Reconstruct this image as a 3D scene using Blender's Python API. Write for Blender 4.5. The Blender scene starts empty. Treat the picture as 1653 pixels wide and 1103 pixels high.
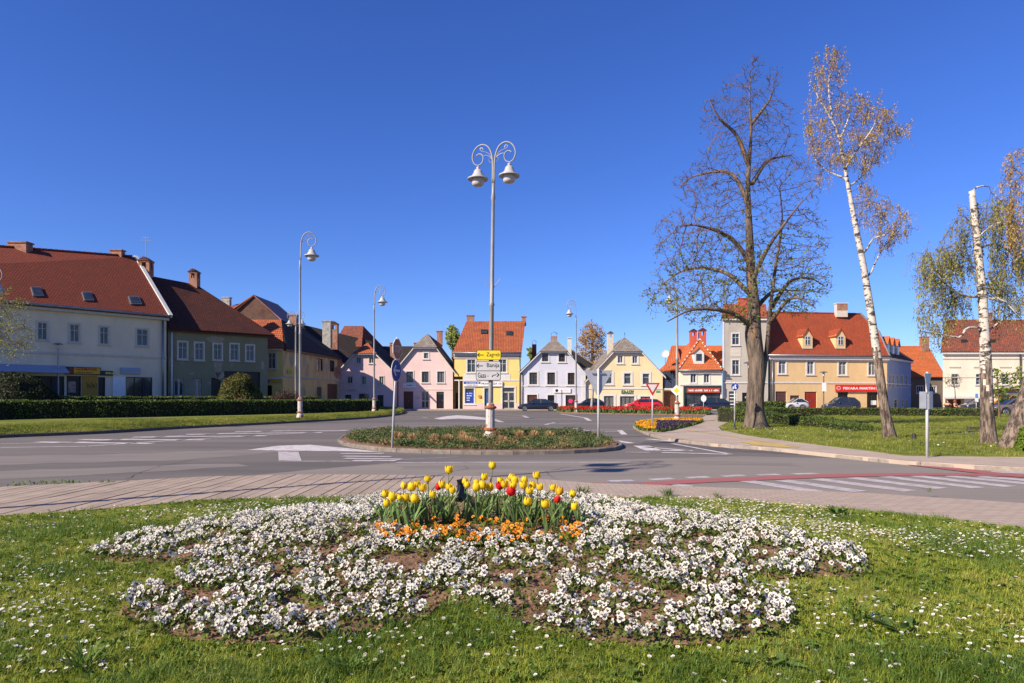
import bpy, math, random
import numpy as np
from mathutils import Vector, noise, geometry
random.seed(7); RNG = np.random.default_rng(7)
SC = bpy.context.scene; COL = SC.collection
F = 1100.0; HY = 643.0; CX = 826.5; CH = 1.5

# ---------------------------------------------------------------- camera
cd = bpy.data.cameras.new('camera'); cam = bpy.data.objects.new('camera', cd); COL.objects.link(cam)
cd.sensor_width = 36; cd.lens = F/1653*36; cd.shift_y = (HY-551.5)/1653
cd.clip_start = 0.05; cd.clip_end = 6000
cam.location = (0, 0, CH); cam.rotation_euler = (math.radians(90), 0, 0)
SC.camera = cam
# ---------------------------------------------------------------- sky, sun, exposure
SUN_AZ = math.radians(-125); SUN_EL = math.radians(32)
w = bpy.data.worlds.new('World'); SC.world = w; w.use_nodes = True
nt = w.node_tree; bg = nt.nodes['Background']
sky = nt.nodes.new('ShaderNodeTexSky'); sky.sky_type = 'NISHITA'; sky.sun_disc = False
sky.sun_elevation = SUN_EL; sky.sun_rotation = SUN_AZ; sky.altitude = 300
sky.air_density = 1.0; sky.dust_density = 0.2; sky.ozone_density = 3.5
hsv = nt.nodes.new('ShaderNodeHueSaturation'); hsv.inputs['Saturation'].default_value = 1.16
hsv.inputs['Hue'].default_value = 0.508
tint = nt.nodes.new('ShaderNodeMix'); tint.data_type = 'RGBA'; tint.blend_type = 'MULTIPLY'; tint.inputs[0].default_value = 1
tint.inputs[7].default_value = (0.67, 0.82, 1.28, 1)
gam = nt.nodes.new('ShaderNodeGamma'); gam.inputs[1].default_value = 1.0
nt.links.new(sky.outputs[0], hsv.inputs['Color']); nt.links.new(hsv.outputs[0], tint.inputs[6]); nt.links.new(tint.outputs[2], gam.inputs[0]); nt.links.new(gam.outputs[0], bg.inputs['Color'])
bg.inputs['Strength'].default_value = 0.076
sd = bpy.data.lights.new('sun', 'SUN'); sun = bpy.data.objects.new('sun', sd); COL.objects.link(sun)
sd.energy = 5.0; sd.angle = math.radians(0.5); sd.color = (1.0, 0.87, 0.70)
sv = Vector((math.sin(SUN_AZ)*math.cos(SUN_EL), math.cos(SUN_AZ)*math.cos(SUN_EL), math.sin(SUN_EL)))
sun.rotation_euler = sv.to_track_quat('Z', 'Y').to_euler(); sun.location = sv*60
SC.view_settings.view_transform = 'Standard'; SC.view_settings.look = 'None'
SC.view_settings.exposure = 0.78; SC.view_settings.gamma = 1; SC.view_settings.use_curve_mapping = False

# ---------------------------------------------------------------- helpers
ORG = {}
def W(px, py, D): return Vector(((px-CX)/F*D, D, CH-(py-HY)/F*D))
def G(px, py, z=0.0):
    D = F*(CH-z)/(py-HY); return ((px-CX)/F*D, D)
def tag(o, label=None, cat=None, group=None, kind=None):
    if label: o['label'] = label
    if cat: o['category'] = cat
    if group: o['group'] = group
    if kind: o['kind'] = kind
    return o
def thing(name, label, cat, loc=(0, 0, 0), group=None, rz=0):
    o = bpy.data.objects.new(name, None); COL.objects.link(o); o.empty_display_size = .2
    o.location = loc; o.rotation_euler = (0, 0, rz); ORG[o.name] = Vector(loc)
    return tag(o, label, cat, group)
def kids(o): return [c for c in bpy.data.objects if c.parent == o]
def copy_tree(o, parent=None, _k=None):
    c = o.copy(); COL.objects.link(c); c.parent = parent
    if parent is None:
        for k in ('label',):
            if k in c: del c[k]
    ch = _k if _k is not None else CHMAP(o)
    for x, sub in ch: copy_tree2(x, sub, c)
    return c
def copy_tree2(o, sub, parent):
    c = o.copy(); COL.objects.link(c); c.parent = parent
    for x, s in sub: copy_tree2(x, s, c)
def CHMAP(o): return [(k, CHMAP(k)) for k in o.children]

MATS = {}
def rgb(c): return (c[0], c[1], c[2], 1)
def hexc(h):
    v = [int(h[i:i+2], 16)/255 for i in (0, 2, 4)]
    return tuple(x/12.92 if x <= .04045 else ((x+.055)/1.055)**2.4 for x in v)
def mat(name, c1, c2=None, scale=3.0, rough=.8, bump=.0, bscale=None, metal=0, spec=.4, detail=6, c3=None, s3=.5,
        stretch=(1, 1, 1), trans=0, lo=.35, hi=.65, t3=(.55, .7), coord='Object', rnd=0, bdist=.02):
    if name in MATS: return MATS[name]
    m = bpy.data.materials.new(name); m.use_nodes = True; n = m.node_tree.nodes; l = m.node_tree.links
    b = n['Principled BSDF']; b.inputs['Roughness'].default_value = rough; b.inputs['Metallic'].default_value = metal
    b.inputs['Specular IOR Level'].default_value = spec
    if c2 is None: c2 = tuple(x*.82 for x in c1)
    tc = n.new('ShaderNodeTexCoord'); mp = n.new('ShaderNodeMapping'); mp.inputs['Scale'].default_value = stretch
    l.new(tc.outputs[coord], mp.inputs[0])
    nz = n.new('ShaderNodeTexNoise'); nz.inputs['Scale'].default_value = scale; nz.inputs['Detail'].default_value = detail
    nz.inputs['Roughness'].default_value = .65
    l.new(mp.outputs[0], nz.inputs['Vector'])
    r = n.new('ShaderNodeValToRGB'); r.color_ramp.elements[0].position = lo; r.color_ramp.elements[1].position = hi
    r.color_ramp.elements[0].color = rgb(c2); r.color_ramp.elements[1].color = rgb(c1)
    l.new(nz.outputs['Fac'], r.inputs[0]); out = r.outputs[0]
    if c3:
        n3 = n.new('ShaderNodeTexNoise'); n3.inputs['Scale'].default_value = s3; n3.inputs['Detail'].default_value = 5
        l.new(mp.outputs[0], n3.inputs['Vector'])
        r3 = n.new('ShaderNodeValToRGB'); r3.color_ramp.elements[0].position = t3[0]; r3.color_ramp.elements[1].position = t3[1]
        r3.color_ramp.elements[0].color = (0, 0, 0, 1); r3.color_ramp.elements[1].color = (1, 1, 1, 1)
        l.new(n3.outputs['Fac'], r3.inputs[0])
        mx = n.new('ShaderNodeMix'); mx.data_type = 'RGBA'; mx.inputs[7].default_value = rgb(c3)
        l.new(r3.outputs[0], mx.inputs[0]); l.new(out, mx.inputs[6]); out = mx.outputs[2]
    if rnd:
        oi = n.new('ShaderNodeObjectInfo'); hs = n.new('ShaderNodeHueSaturation')
        ma = n.new('ShaderNodeMapRange'); ma.inputs[3].default_value = 1-rnd; ma.inputs[4].default_value = 1+rnd
        l.new(oi.outputs['Random'], ma.inputs[0]); l.new(ma.outputs[0], hs.inputs['Value']); l.new(out, hs.inputs['Color']); out = hs.outputs[0]
    l.new(out, b.inputs['Base Color'])
    if bump:
        bn = n.new('ShaderNodeTexNoise'); bn.inputs['Scale'].default_value = bscale or scale*6; bn.inputs['Detail'].default_value = 5
        l.new(mp.outputs[0], bn.inputs['Vector'])
        bp = n.new('ShaderNodeBump'); bp.inputs['Strength'].default_value = bump; bp.inputs['Distance'].default_value = bdist
        l.new(bn.outputs['Fac'], bp.inputs['Height']); l.new(bp.outputs[0], b.inputs['Normal'])
    if trans:
        tr = n.new('ShaderNodeBsdfTranslucent'); l.new(out, tr.inputs['Color']); ms = n.new('ShaderNodeMixShader')
        ms.inputs[0].default_value = trans; l.new(b.outputs[0], ms.inputs[1]); l.new(tr.outputs[0], ms.inputs[2])
        l.new(ms.outputs[0], n['Material Output'].inputs[0])
    MATS[name] = m; return m
def brickmat(name, c1, c2, mortar, bw, rh, ms=.02, rough=.85, offset=.5, bump=.6, stain=None, coord='UV', bdist=.03, st=(.46, .7), sc=.9):
    if name in MATS: return MATS[name]
    m = bpy.data.materials.new(name); m.use_nodes = True; n = m.node_tree.nodes; l = m.node_tree.links
    b = n['Principled BSDF']; b.inputs['Roughness'].default_value = rough; b.inputs['Specular IOR Level'].default_value = .25
    tc = n.new('ShaderNodeTexCoord')
    dn = n.new('ShaderNodeTexNoise'); dn.inputs['Scale'].default_value = 1.3; l.new(tc.outputs[coord], dn.inputs['Vector'])
    vm = n.new('ShaderNodeMix'); vm.data_type = 'RGBA'; vm.blend_type = 'LINEAR_LIGHT'; vm.inputs[0].default_value = .03
    l.new(tc.outputs[coord], vm.inputs[6]); l.new(dn.outputs['Color'], vm.inputs[7])
    t = n.new('ShaderNodeTexBrick'); t.inputs['Scale'].default_value = 1; t.offset = offset
    t.inputs['Brick Width'].default_value = bw; t.inputs['Row Height'].default_value = rh; t.inputs['Mortar Size'].default_value = ms
    t.inputs['Mortar Smooth'].default_value = .3; t.inputs['Bias'].default_value = 0
    t.inputs['Color1'].default_value = rgb(c1); t.inputs['Color2'].default_value = rgb(c2); t.inputs['Mortar'].default_value = rgb(mortar)
    l.new(vm.outputs[2], t.inputs['Vector'])
    out = t.outputs['Color']
    nz = n.new('ShaderNodeTexNoise'); nz.inputs['Scale'].default_value = sc; nz.inputs['Detail'].default_value = 8; nz.inputs['Roughness'].default_value = .7
    l.new(tc.outputs['Object'], nz.inputs['Vector'])
    r = n.new('ShaderNodeValToRGB'); r.color_ramp.elements[0].position = st[0]; r.color_ramp.elements[1].position = st[1]
    l.new(nz.outputs['Fac'], r.inputs[0])
    mx = n.new('ShaderNodeMix'); mx.data_type = 'RGBA'; mx.inputs[7].default_value = rgb(stain or tuple(x*.45 for x in c1))
    l.new(r.outputs[0], mx.inputs[0]); l.new(out, mx.inputs[6]); l.new(mx.outputs[2], b.inputs['Base Color'])
    if bump:
        bp = n.new('ShaderNodeBump'); bp.inputs['Strength'].default_value = bump; bp.inputs['Distance'].default_value = bdist; bp.invert = True
        l.new(t.outputs['Fac'], bp.inputs['Height']); l.new(bp.outputs[0], b.inputs['Normal'])
    MATS[name] = m; return m

class MB:
    def __init__(s): s.v = []; s.f = []; s.m = []
    def add(s, vs, fs, mi=0):
        o = len(s.v); s.v += [tuple(x) for x in vs]; s.f += [tuple(i+o for i in q) for q in fs]; s.m += [mi]*len(fs); return s
    def box(s, x0, x1, y0, y1, z0, z1, mi=0):
        return s.add([(x0,y0,z0),(x1,y0,z0),(x1,y1,z0),(x0,y1,z0),(x0,y0,z1),(x1,y0,z1),(x1,y1,z1),(x0,y1,z1)],
            [(0,3,2,1),(4,5,6,7),(0,1,5,4),(1,2,6,5),(2,3,7,6),(3,0,4,7)], mi)
    def fbox(s, fr, u0, u1, z0, z1, o0, o1, mi=0):
        p = [fr.P(u, z, o) for z in (z0, z1) for (u, o) in ((u0, o1), (u1, o1), (u1, o0), (u0, o0))]
        return s.add(p, [(0,3,2,1),(4,5,6,7),(0,1,5,4),(1,2,6,5),(2,3,7,6),(3,0,4,7)], mi)
    def slab(s, pts, t=.12, mi=0, d=None):
        n = len(pts); p = [Vector(a) for a in pts]
        nn = Vector((0, 0, 0))
        for i in range(n): nn += (p[i]-p[0]).cross(p[(i+1) % n]-p[0])
        if d is None:
            nn.normalize()
            if nn.z < 0: nn = -nn; p.reverse()
            d = -nn*t
        return s.add(p+[a+d for a in p], [tuple(range(n)), tuple(range(2*n-1, n-1, -1))]+[(i, n+i, n+(i+1) % n, (i+1) % n) for i in range(n)], mi)
    def tube(s, pts, rs, n=8, mi=0, caps=True):
        pts = [Vector(p) for p in pts]
        if not hasattr(rs, '__len__'): rs = [rs]*len(pts)
        vs = []; up = None
        for i, p in enumerate(pts):
            t = (pts[min(i+1, len(pts)-1)]-pts[max(i-1, 0)]); t.normalize()
            if up is None: up = Vector((1, 0, 0)) if abs(t.x) < .8 else Vector((0, 1, 0))
            a = (up-t*up.dot(t)).normalized(); b = t.cross(a); up = a
            for k in range(n):
                th = 2*math.pi*k/n; vs.append(p+(a*math.cos(th)+b*math.sin(th))*rs[i])
        fs = [(i*n+k, i*n+(k+1) % n, (i+1)*n+(k+1) % n, (i+1)*n+k) for i in range(len(pts)-1) for k in range(n)]
        if caps: fs += [tuple(range(n-1, -1, -1)), tuple(range((len(pts)-1)*n, len(pts)*n))]
        return s.add(vs, fs, mi)
    def lathe(s, c, prof, n=16, mi=0):
        vs = []; c = Vector(c)
        for r, z in prof:
            for k in range(n):
                th = 2*math.pi*k/n; vs.append(c+Vector((r*math.cos(th), r*math.sin(th), z)))
        fs = [(i*n+k, i*n+(k+1) % n, (i+1)*n+(k+1) % n, (i+1)*n+k) for i in range(len(prof)-1) for k in range(n)]
        return s.add(vs, fs, mi)
    def build(s, name, mats, parent=None, smooth=False, uv=True, loc=None, bevel=0):
        if not isinstance(mats, (list, tuple)): mats = [mats]
        org = ORG[parent.name] if parent else Vector(loc or (0, 0, 0))
        me = bpy.data.meshes.new(name)
        v = [(a[0]-org.x, a[1]-org.y, a[2]-org.z) for a in s.v]
        me.from_pydata(v, [], s.f)
        for mm in mats: me.materials.append(mm)
        if len(mats) > 1: me.polygons.foreach_set('material_index', s.m)
        if smooth: me.shade_smooth()
        if uv and len(s.f) < 6000:
            ul = me.uv_layers.new(name='uv'); dat = ul.data
            for p in me.polygons:
                n = p.normal
                if abs(n.z) > .98: h = Vector((1, 0, 0)); q = Vector((0, 1, 0))
                else: h = Vector((-n.y, n.x, 0)).normalized(); q = n.cross(h)
                for li in p.loop_indices:
                    co = me.vertices[me.loops[li].vertex_index].co; dat[li].uv = (co.dot(h), co.dot(q))
        o = bpy.data.objects.new(name, me); COL.objects.link(o)
        if parent: o.parent = parent
        else: o.location = org
        ORG[o.name] = org
        if bevel:
            bm = o.modifiers.new('bevel', 'BEVEL'); bm.width = bevel; bm.segments = 2; bm.limit_method = 'ANGLE'
        return o
def npmesh(name, verts, quads, mats, parent=None, mi=None, smooth=False, loc=None):
    """quads: (M,k) int array"""
    org = ORG[parent.name] if parent else Vector(loc or (0, 0, 0))
    verts = np.asarray(verts, dtype=np.float32)-np.array(org, dtype=np.float32)
    quads = np.asarray(quads, dtype=np.int32); M, k = quads.shape
    me = bpy.data.meshes.new(name); me.vertices.add(len(verts)); me.vertices.foreach_set('co', verts.ravel())
    me.loops.add(M*k); me.loops.foreach_set('vertex_index', quads.ravel())
    me.polygons.add(M); me.polygons.foreach_set('loop_start', np.arange(0, M*k, k, dtype=np.int32))
    if mi is not None: me.polygons.foreach_set('material_index', np.asarray(mi, dtype=np.int32))
    if not isinstance(mats, (list, tuple)): mats = [mats]
    for mm in mats: me.materials.append(mm)
    me.update(calc_edges=True)
    if smooth: me.shade_smooth()
    o = bpy.data.objects.new(name, me); COL.objects.link(o)
    if parent: o.parent = parent
    else: o.location = org
    ORG[o.name] = org
    return o
def leafquads(pts, size, nrm=None, spread=1.0, aspect=1.6, dirs=None):
    """diamond leaves at pts; returns verts, quads"""
    pts = np.asarray(pts); n = len(pts)
    d = RNG.normal(size=(n, 3))
    if dirs is not None: d = dirs+d*spread
    d /= np.linalg.norm(d, axis=1)[:, None]
    q = RNG.normal(size=(n, 3))
    if nrm is not None: q = nrm+q*spread
    s = np.cross(d, q); s /= np.linalg.norm(s, axis=1)[:, None]+1e-9
    sz = (np.asarray(size)*RNG.uniform(.6, 1.3, n))[:, None] if np.ndim(size) == 0 else (size*RNG.uniform(.6, 1.3, n))[:, None]
    a = pts-d*sz*.5*aspect; c = pts+d*sz*.5*aspect; b = pts+s*sz*.5; e = pts-s*sz*.5
    v = np.stack([a, b, c, e], 1).reshape(-1, 3); f = np.arange(4*n).reshape(n, 4)
    return v, f
def catmull(pts, k=5):
    P = [Vector(p) for p in pts]; P = [P[0]*2-P[1]]+P+[P[-1]*2-P[-2]]; out = []
    for i in range(1, len(P)-2):
        for j in range(k):
            t = j/k; a, b, c, d = P[i-1], P[i], P[i+1], P[i+2]
            out.append(.5*((2*b)+(c-a)*t+(2*a-5*b+4*c-d)*t*t+(3*b-a-3*c+d)*t**3))
    out.append(P[-2]); return out
def tess(xy, z, thick, name, m, kind='structure', parent=None, uv=True, sides=True):
    mb = MB(); n = len(xy)
    tri = geometry.tessellate_polygon([[Vector((a[0], a[1], 0)) for a in xy]])
    area = sum(xy[i][0]*xy[(i+1) % n][1]-xy[(i+1) % n][0]*xy[i][1] for i in range(n))
    fs = []
    for t in tri:
        a, b, c = [Vector((xy[i][0], xy[i][1])) for i in t]
        cr = (b-a).cross(c-a) if hasattr(b-a, 'cross') else (b.x-a.x)*(c.y-a.y)-(b.y-a.y)*(c.x-a.x)
        fs.append(tuple(t) if cr > 0 else tuple(reversed(t)))
    mb.add([(a[0], a[1], z) for a in xy], fs)
    if thick and sides:
        for i in range(n):
            j = (i+1) % n
            a, b = (i, j) if area > 0 else (j, i)
            mb.add([(xy[a][0], xy[a][1], z), (xy[a][0], xy[a][1], z-thick), (xy[b][0], xy[b][1], z-thick), (xy[b][0], xy[b][1], z)], [(0, 1, 2, 3)])
    o = mb.build(name, m, parent, uv=uv)
    if kind and not parent: o['kind'] = kind
    return o
def text(body, name, m, parent, origin, udir, up, width, height, out, ext=.008, bold=0.0):
    cu = bpy.data.curves.new('t', 'FONT'); cu.body = body; cu.size = 1; cu.extrude = 0; cu.offset = bold; cu.resolution_u = 2
    ob = bpy.data.objects.new('t', cu); COL.objects.link(ob)
    dg = bpy.context.evaluated_depsgraph_get(); me = bpy.data.meshes.new_from_object(ob.evaluated_get(dg))
    bpy.data.objects.remove(ob); bpy.data.curves.remove(cu)
    co = np.array([v.co[:] for v in me.vertices]); mn = co.min(0); mx = co.max(0)
    sx = width/(mx[0]-mn[0]); sy = height/(mx[1]-mn[1]); u = Vector(udir).normalized(); upv = Vector(up); nrm = u.cross(upv).normalized()
    org = ORG[parent.name]; base = Vector(origin)+nrm*out-org
    for v in me.vertices: v.co = base+u*((v.co.x-mn[0])*sx)+upv*((v.co.y-mn[1])*sy)
    me.name = name; me.materials.clear(); me.materials.append(m); me.update()
    o = bpy.data.objects.new(name, me); COL.objects.link(o); o.parent = parent; ORG[o.name] = org
    return o

def scribble(name, m, parent, origin, udir, width, height, out, rows=1):
    u = Vector(udir).normalized(); nrm = Vector((u.y, -u.x, 0)); mb = MB(); rh = height/rows; o = Vector(origin)+nrm*out
    for r in range(rows):
        x = 0.0
        while x < width-.03:
            w_ = random.uniform(.35, .8)*rh*.7; w_ = min(w_, width-x); z = r*rh+rh*.1; h = rh*random.choice([.6, .6, .8])
            if random.random() > .15: mb.add([o+u*x+Vector((0, 0, z)), o+u*(x+w_)+Vector((0, 0, z)), o+u*(x+w_)+Vector((0, 0, z+h)), o+u*x+Vector((0, 0, z+h))], [(0, 1, 2, 3)])
            x += w_+rh*.16
    return mb.build(name, m, parent)

class Fr:                      # a facade plane through A and B (left to right as seen), outward normal towards the street
    def __init__(s, A, B):
        s.A = Vector((A[0], A[1], 0)); s.B = Vector((B[0], B[1], 0)); s.e = (s.B-s.A).normalized(); s.L = (s.B-s.A).length
        s.n = Vector((s.e.y, -s.e.x, 0)); s.pn = s.n.copy()
    def P(s, u, z, o=0.0):
        p = s.A+s.e*u+s.n*o; return Vector((p.x, p.y, z))
    def uz(s, px, py, o=0.0):
        dx = (px-CX)/F; A = s.A+s.n*o; nx, ny = s.pn.x, s.pn.y
        t = (A.x*nx+A.y*ny)/(dx*nx+ny); p = Vector((dx*t, t, 0)); return ((p-A).dot(s.e), CH-(py-HY)/F*t)
def frpx(pa, Da, pb, Db): return Fr(((pa-CX)/F*Da, Da), ((pb-CX)/F*Db, Db))

def clip_convex(cell, poly):
    out = cell; n = len(poly)
    for i in range(n):
        a = poly[i]; b = poly[(i+1) % n]; inp = out; out = []
        if not inp: return []
        def side(p): return (b[0]-a[0])*(p[1]-a[1])-(b[1]-a[1])*(p[0]-a[0])
        for j in range(len(inp)):
            p = inp[j]; q = inp[(j+1) % len(inp)]; sp, sq = side(p), side(q)
            if sp >= -1e-9: out.append(p)
            if (sp > 1e-9 and sq < -1e-9) or (sp < -1e-9 and sq > 1e-9):
                t = sp/(sp-sq); out.append((p[0]+(q[0]-p[0])*t, p[1]+(q[1]-p[1])*t))
    return out
def wall(root, fr, poly, ops, m, depth=.16, name='wall'):
    """poly CCW in (u,z); ops rectangles (u0,u1,z0,z1)"""
    mb = MB()
    us = sorted(set([min(p[0] for p in poly), max(p[0] for p in poly)]+[o[i] for o in ops for i in (0, 1)]))
    zs = sorted(set([min(p[1] for p in poly), max(p[1] for p in poly)]+[o[i] for o in ops for i in (2, 3)]))
    for i in range(len(us)-1):
        for j in range(len(zs)-1):
            a, b, c, d = us[i], us[i+1], zs[j], zs[j+1]; mu, mz = (a+b)/2, (c+d)/2
            if b-a < 1e-4 or d-c < 1e-4: continue
            if any(o[0] < mu < o[1] and o[2] < mz < o[3] for o in ops): continue
            q = clip_convex([(a, c), (b, c), (b, d), (a, d)], poly)
            if len(q) >= 3: mb.add([fr.P(x, z) for x, z in q], [tuple(range(len(q)))])
    for (a, b, c, d) in ops:
        r = [(a, c), (b, c), (b, d), (a, d)]
        for i in range(4):
            p, q = r[i], r[(i+1) % 4]
            mb.add([fr.P(*p), fr.P(*q), fr.P(q[0], q[1], -depth), fr.P(p[0], p[1], -depth)], [(0, 3, 2, 1)])
    return mb.build(name, m, root)

# ---------------------------------------------------------------- materials
M_glass = mat('window_glass', (.02, .025, .035), (.05, .06, .07), 1.2, rough=.08, spec=.6)
M_curt = mat('curtained_glass', (.22, .22, .22), (.05, .055, .06), 2.5, rough=.15, stretch=(6, 6, .5), spec=.6)
M_white = mat('white_paint', (.62, .61, .58), (.5, .49, .47), 4, rough=.6, bump=.1)
M_cream = mat('cream_trim', (.55, .5, .42), (.45, .41, .35), 4, rough=.7)
M_brownf = mat('brown_wood', (.1, .035, .022), (.06, .022, .015), 8, rough=.5, stretch=(1, 1, .2))
M_dark = mat('dark_trim', (.025, .024, .024), (.04, .035, .03), 5, rough=.5)
M_metal = mat('galvanised_gutter', (.3, .31, .32), (.2, .21, .22), 5, rough=.4, metal=.6)
M_brick = brickmat('chimney_brick', (.42, .13, .06), (.3, .09, .05), (.35, .3, .25), .24, .075, .012, sc=2)
M_conc = mat('old_concrete', (.42, .4, .36), (.2, .19, .17), 3, rough=.9, bump=.4)
def plaster(name, c, dirt=None, amt=(.6, .8), s3=.35):
    return mat(name, c, tuple(x*.88 for x in c), .8, rough=.9, bump=.25, bscale=14, c3=dirt or tuple(x*.7 for x in c), s3=s3, t3=amt, spec=.2, stretch=(1, 1, .6))
T_orange = brickmat('orange_tiles', (.5, .14, .05), (.38, .1, .04), (.16, .045, .02), .22, .3, .035, stain=(.2, .06, .035), offset=0, bump=1)
T_bright = brickmat('bright_orange_tiles', (.62, .17, .05), (.5, .13, .045), (.25, .06, .02), .22, .3, .03, stain=(.36, .1, .04), offset=0, bump=1)
T_red = brickmat('red_tiles', (.28, .06, .028), (.2, .045, .022), (.1, .025, .015), .2, .22, .03, stain=(.15, .04, .022), bump=1)
T_redk = brickmat('bakery_tiles', (.43, .085, .03), (.32, .065, .025), (.15, .032, .018), .2, .22, .025, stain=(.22, .05, .025), bump=1)
T_dark = brickmat('dark_tiles', (.055, .035, .03), (.035, .025, .022), (.015, .012, .01), .25, .25, .03, stain=(.03, .03, .025))
T_brown = brickmat('brown_tiles', (.16, .05, .03), (.1, .035, .022), (.04, .018, .012), .22, .25, .03, stain=(.06, .03, .02))
T_grey = brickmat('grey_shingles', (.3, .255, .21), (.2, .17, .145), (.09, .075, .065), .3, .3, .025, stain=(.14, .12, .1))
T_mix = brickmat('weathered_tiles', (.4, .11, .055), (.17, .06, .04), (.09, .03, .02), .22, .25, .03, stain=(.1, .06, .045))

def window(root, fr, r, style='white', cols=2, rows=2, case=.14, sill=True, glass=None, depth=.16, name='window', lab=None):
    u0, u1, z0, z1 = r
    cm = {'white': M_white, 'cream': M_cream, 'brown': M_white, 'none': M_dark, 'lilac': M_white}[style]
    sm = {'white': M_white, 'cream': M_cream, 'brown': M_brownf, 'none': M_dark, 'lilac': M_brownf}[style]
    mb = MB(); c = case
    if c > 0:
        mb.fbox(fr, u0-c, u0, z0, z1+c, .001, .045); mb.fbox(fr, u1, u1+c, z0, z1+c, .001, .045); mb.fbox(fr, u0+.001, u1-.001, z1, z1+c, .001, .045)
        mb.fbox(fr, u0-c, u1+c, z0-c*.7, z0-.002, .001, .05)
        w0 = mb.build(name, cm, root)
    else:
        mb.fbox(fr, u0+.002, u1-.002, z0, z0+.03, -.1, .02); w0 = mb.build(name, sm, root)
    if lab: w0['label'] = lab
    s = MB(); t = .055; i0, i1 = -depth+.03, -depth+.09
    s.fbox(fr, u0+.003, u0+t, z0+.003, z1-.003, i0, i1); s.fbox(fr, u1-t, u1-.003, z0+.003, z1-.003, i0, i1)
    s.fbox(fr, u0+t, u1-t, z0+.003, z0+t, i0, i1); s.fbox(fr, u0+t, u1-t, z1-t, z1-.003, i0, i1)
    for k in range(1, cols):
        u = u0+(u1-u0)*k/cols; s.fbox(fr, u-t*.5, u+t*.5, z0+t, z1-t, i0+.002, i1+.005)
    for k in range(1, rows):
        z = z0+(z1-z0)*(k/rows if rows > 2 else .66); s.fbox(fr, u0+t, u1-t, z-t*.4, z+t*.4, i0+.004, i1-.004)
    s.build('sash', sm, w0)
    g = MB(); g.fbox(fr, u0+.004, u1-.004, z0+.004, z1-.004, -depth-.01, -depth+.02); g.build('pane', glass or random.choice([M_glass, M_glass, M_curt]), w0)
    if sill:
        q = MB(); q.fbox(fr, u0-c-.05, u1+c+.05, z0-c*.7-.06, z0-c*.7, .001, .13); q.build('sill', cm if c else M_metal, w0)
    return w0
def door(root, fr, r, m, frame=None, panels=2, glass=False, name='door', lab=None, depth=.16, case=0, transom=0):
    u0, u1, z0, z1 = r; mb = MB(); t = .06
    mb.fbox(fr, u0+.003, u1-.003, z0, z1-.003, -depth-.02, -depth+.03)
    o = mb.build(name, m, root)
    if lab: o['label'] = lab
    p = MB()
    n = panels; wd = (u1-u0)/n; zt = z1-transom
    for k in range(n):
        a = u0+wd*k+.08; b = u0+wd*(k+1)-.08; h = zt-z0
        p.fbox(fr, a, b, z0+.15, z0+h*.42, -depth+.03, -depth+.055); p.fbox(fr, a, b, z0+h*.5, zt-.12, -depth+.03, -depth+.05 if not glass else -depth+.035)
    p.build('door_panel', M_glass if glass else m, o)
    h = MB(); um = (u0+u1)/2 if n == 2 else u1-.15; h.fbox(fr, um-.02, um+.02, z0+.95, z0+1.15, -depth+.05, -depth+.11); h.build('handle', M_metal, o)
    if transom:
        q = MB(); q.fbox(fr, u0+.08, u1-.08, zt+.05, z1-.08, -depth+.03, -depth+.04); q.build('pane', M_glass, o)
    if case:
        q = MB(); c = case; q.fbox(fr, u0-c, u0, z0, z1+c, .001, .05); q.fbox(fr, u1, u1+c, z0, z1+c, .001, .05); q.fbox(fr, u0+.001, u1-.001, z1, z1+c, .001, .05)
        q.build('frame', frame or M_white, o)
    return o
def chimney(root, cx, cy, z0, z1, wx, wy, m=None, kind='flat', name='chimney', rot=0):
    m = m or M_brick; mb = MB(); mb.box(cx-wx/2, cx+wx/2, cy-wy/2, cy+wy/2, z0, z1)
    o = mb.build(name, m, root); c = MB()
    if kind == 'flat':
        c.box(cx-wx/2-.08, cx+wx/2+.08, cy-wy/2-.08, cy+wy/2+.08, z1+.001, z1+.12)
        c.build('cap', m, o)
    elif kind == 'arch':        # open arches under a small saddle roof
        h = wx*.6; t = wx*.3
        for sx in (-1, 0, 1) if wx > 1 else (-1, 1):
            for sy in (-1, 1): c.box(cx+sx*(wx/2-t/2)-t/2, cx+sx*(wx/2-t/2)+t/2, cy+sy*(wy/2-t/2)-t/2, cy+sy*(wy/2-t/2)+t/2, z1+.001, z1+h)
        e = .1; c.box(cx-wx/2-.03, cx+wx/2+.03, cy-wy/2-.03, cy+wy/2+.03, z1+h, z1+h+.12)
        c.build('arched_vent', m, o); r = MB(); zz = z1+h+.121
        r.add([(cx-wx/2-e, cy-wy/2-e, zz), (cx+wx/2+e, cy-wy/2-e, zz), (cx+wx/2+e, cy+wy/2+e, zz), (cx-wx/2-e, cy+wy/2+e, zz), (cx, cy-wy/2-e, zz+wx*.4), (cx, cy+wy/2+e, zz+wx*.4)],
              [(0, 1, 4), (1, 2, 5, 4), (2, 3, 5), (3, 0, 4, 5), (0, 3, 2, 1)]); r.build('cap', T_brown, o)
    elif kind == 'metal':
        for sx in (-1, 1): c.box(cx+sx*wx*.4-.02, cx+sx*wx*.4+.02, cy-.02, cy+.02, z1+.001, z1+.35)
        e = wx*.6; c.add([(cx-e, cy-wy/2, z1+.3), (cx, cy-wy/2, z1+.62), (cx+e, cy-wy/2, z1+.3), (cx-e, cy+wy/2, z1+.3), (cx, cy+wy/2, z1+.62), (cx+e, cy+wy/2, z1+.3)],
            [(0, 3, 4, 1), (1, 4, 5, 2)]); c.build('cap', M_metal, o)
    return o
def pipe(root, pts, r=.05, name='downpipe', m=None):
    mb = MB(); mb.tube(pts, r, 8); return mb.build(name, m or M_metal, root, smooth=True)
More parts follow.
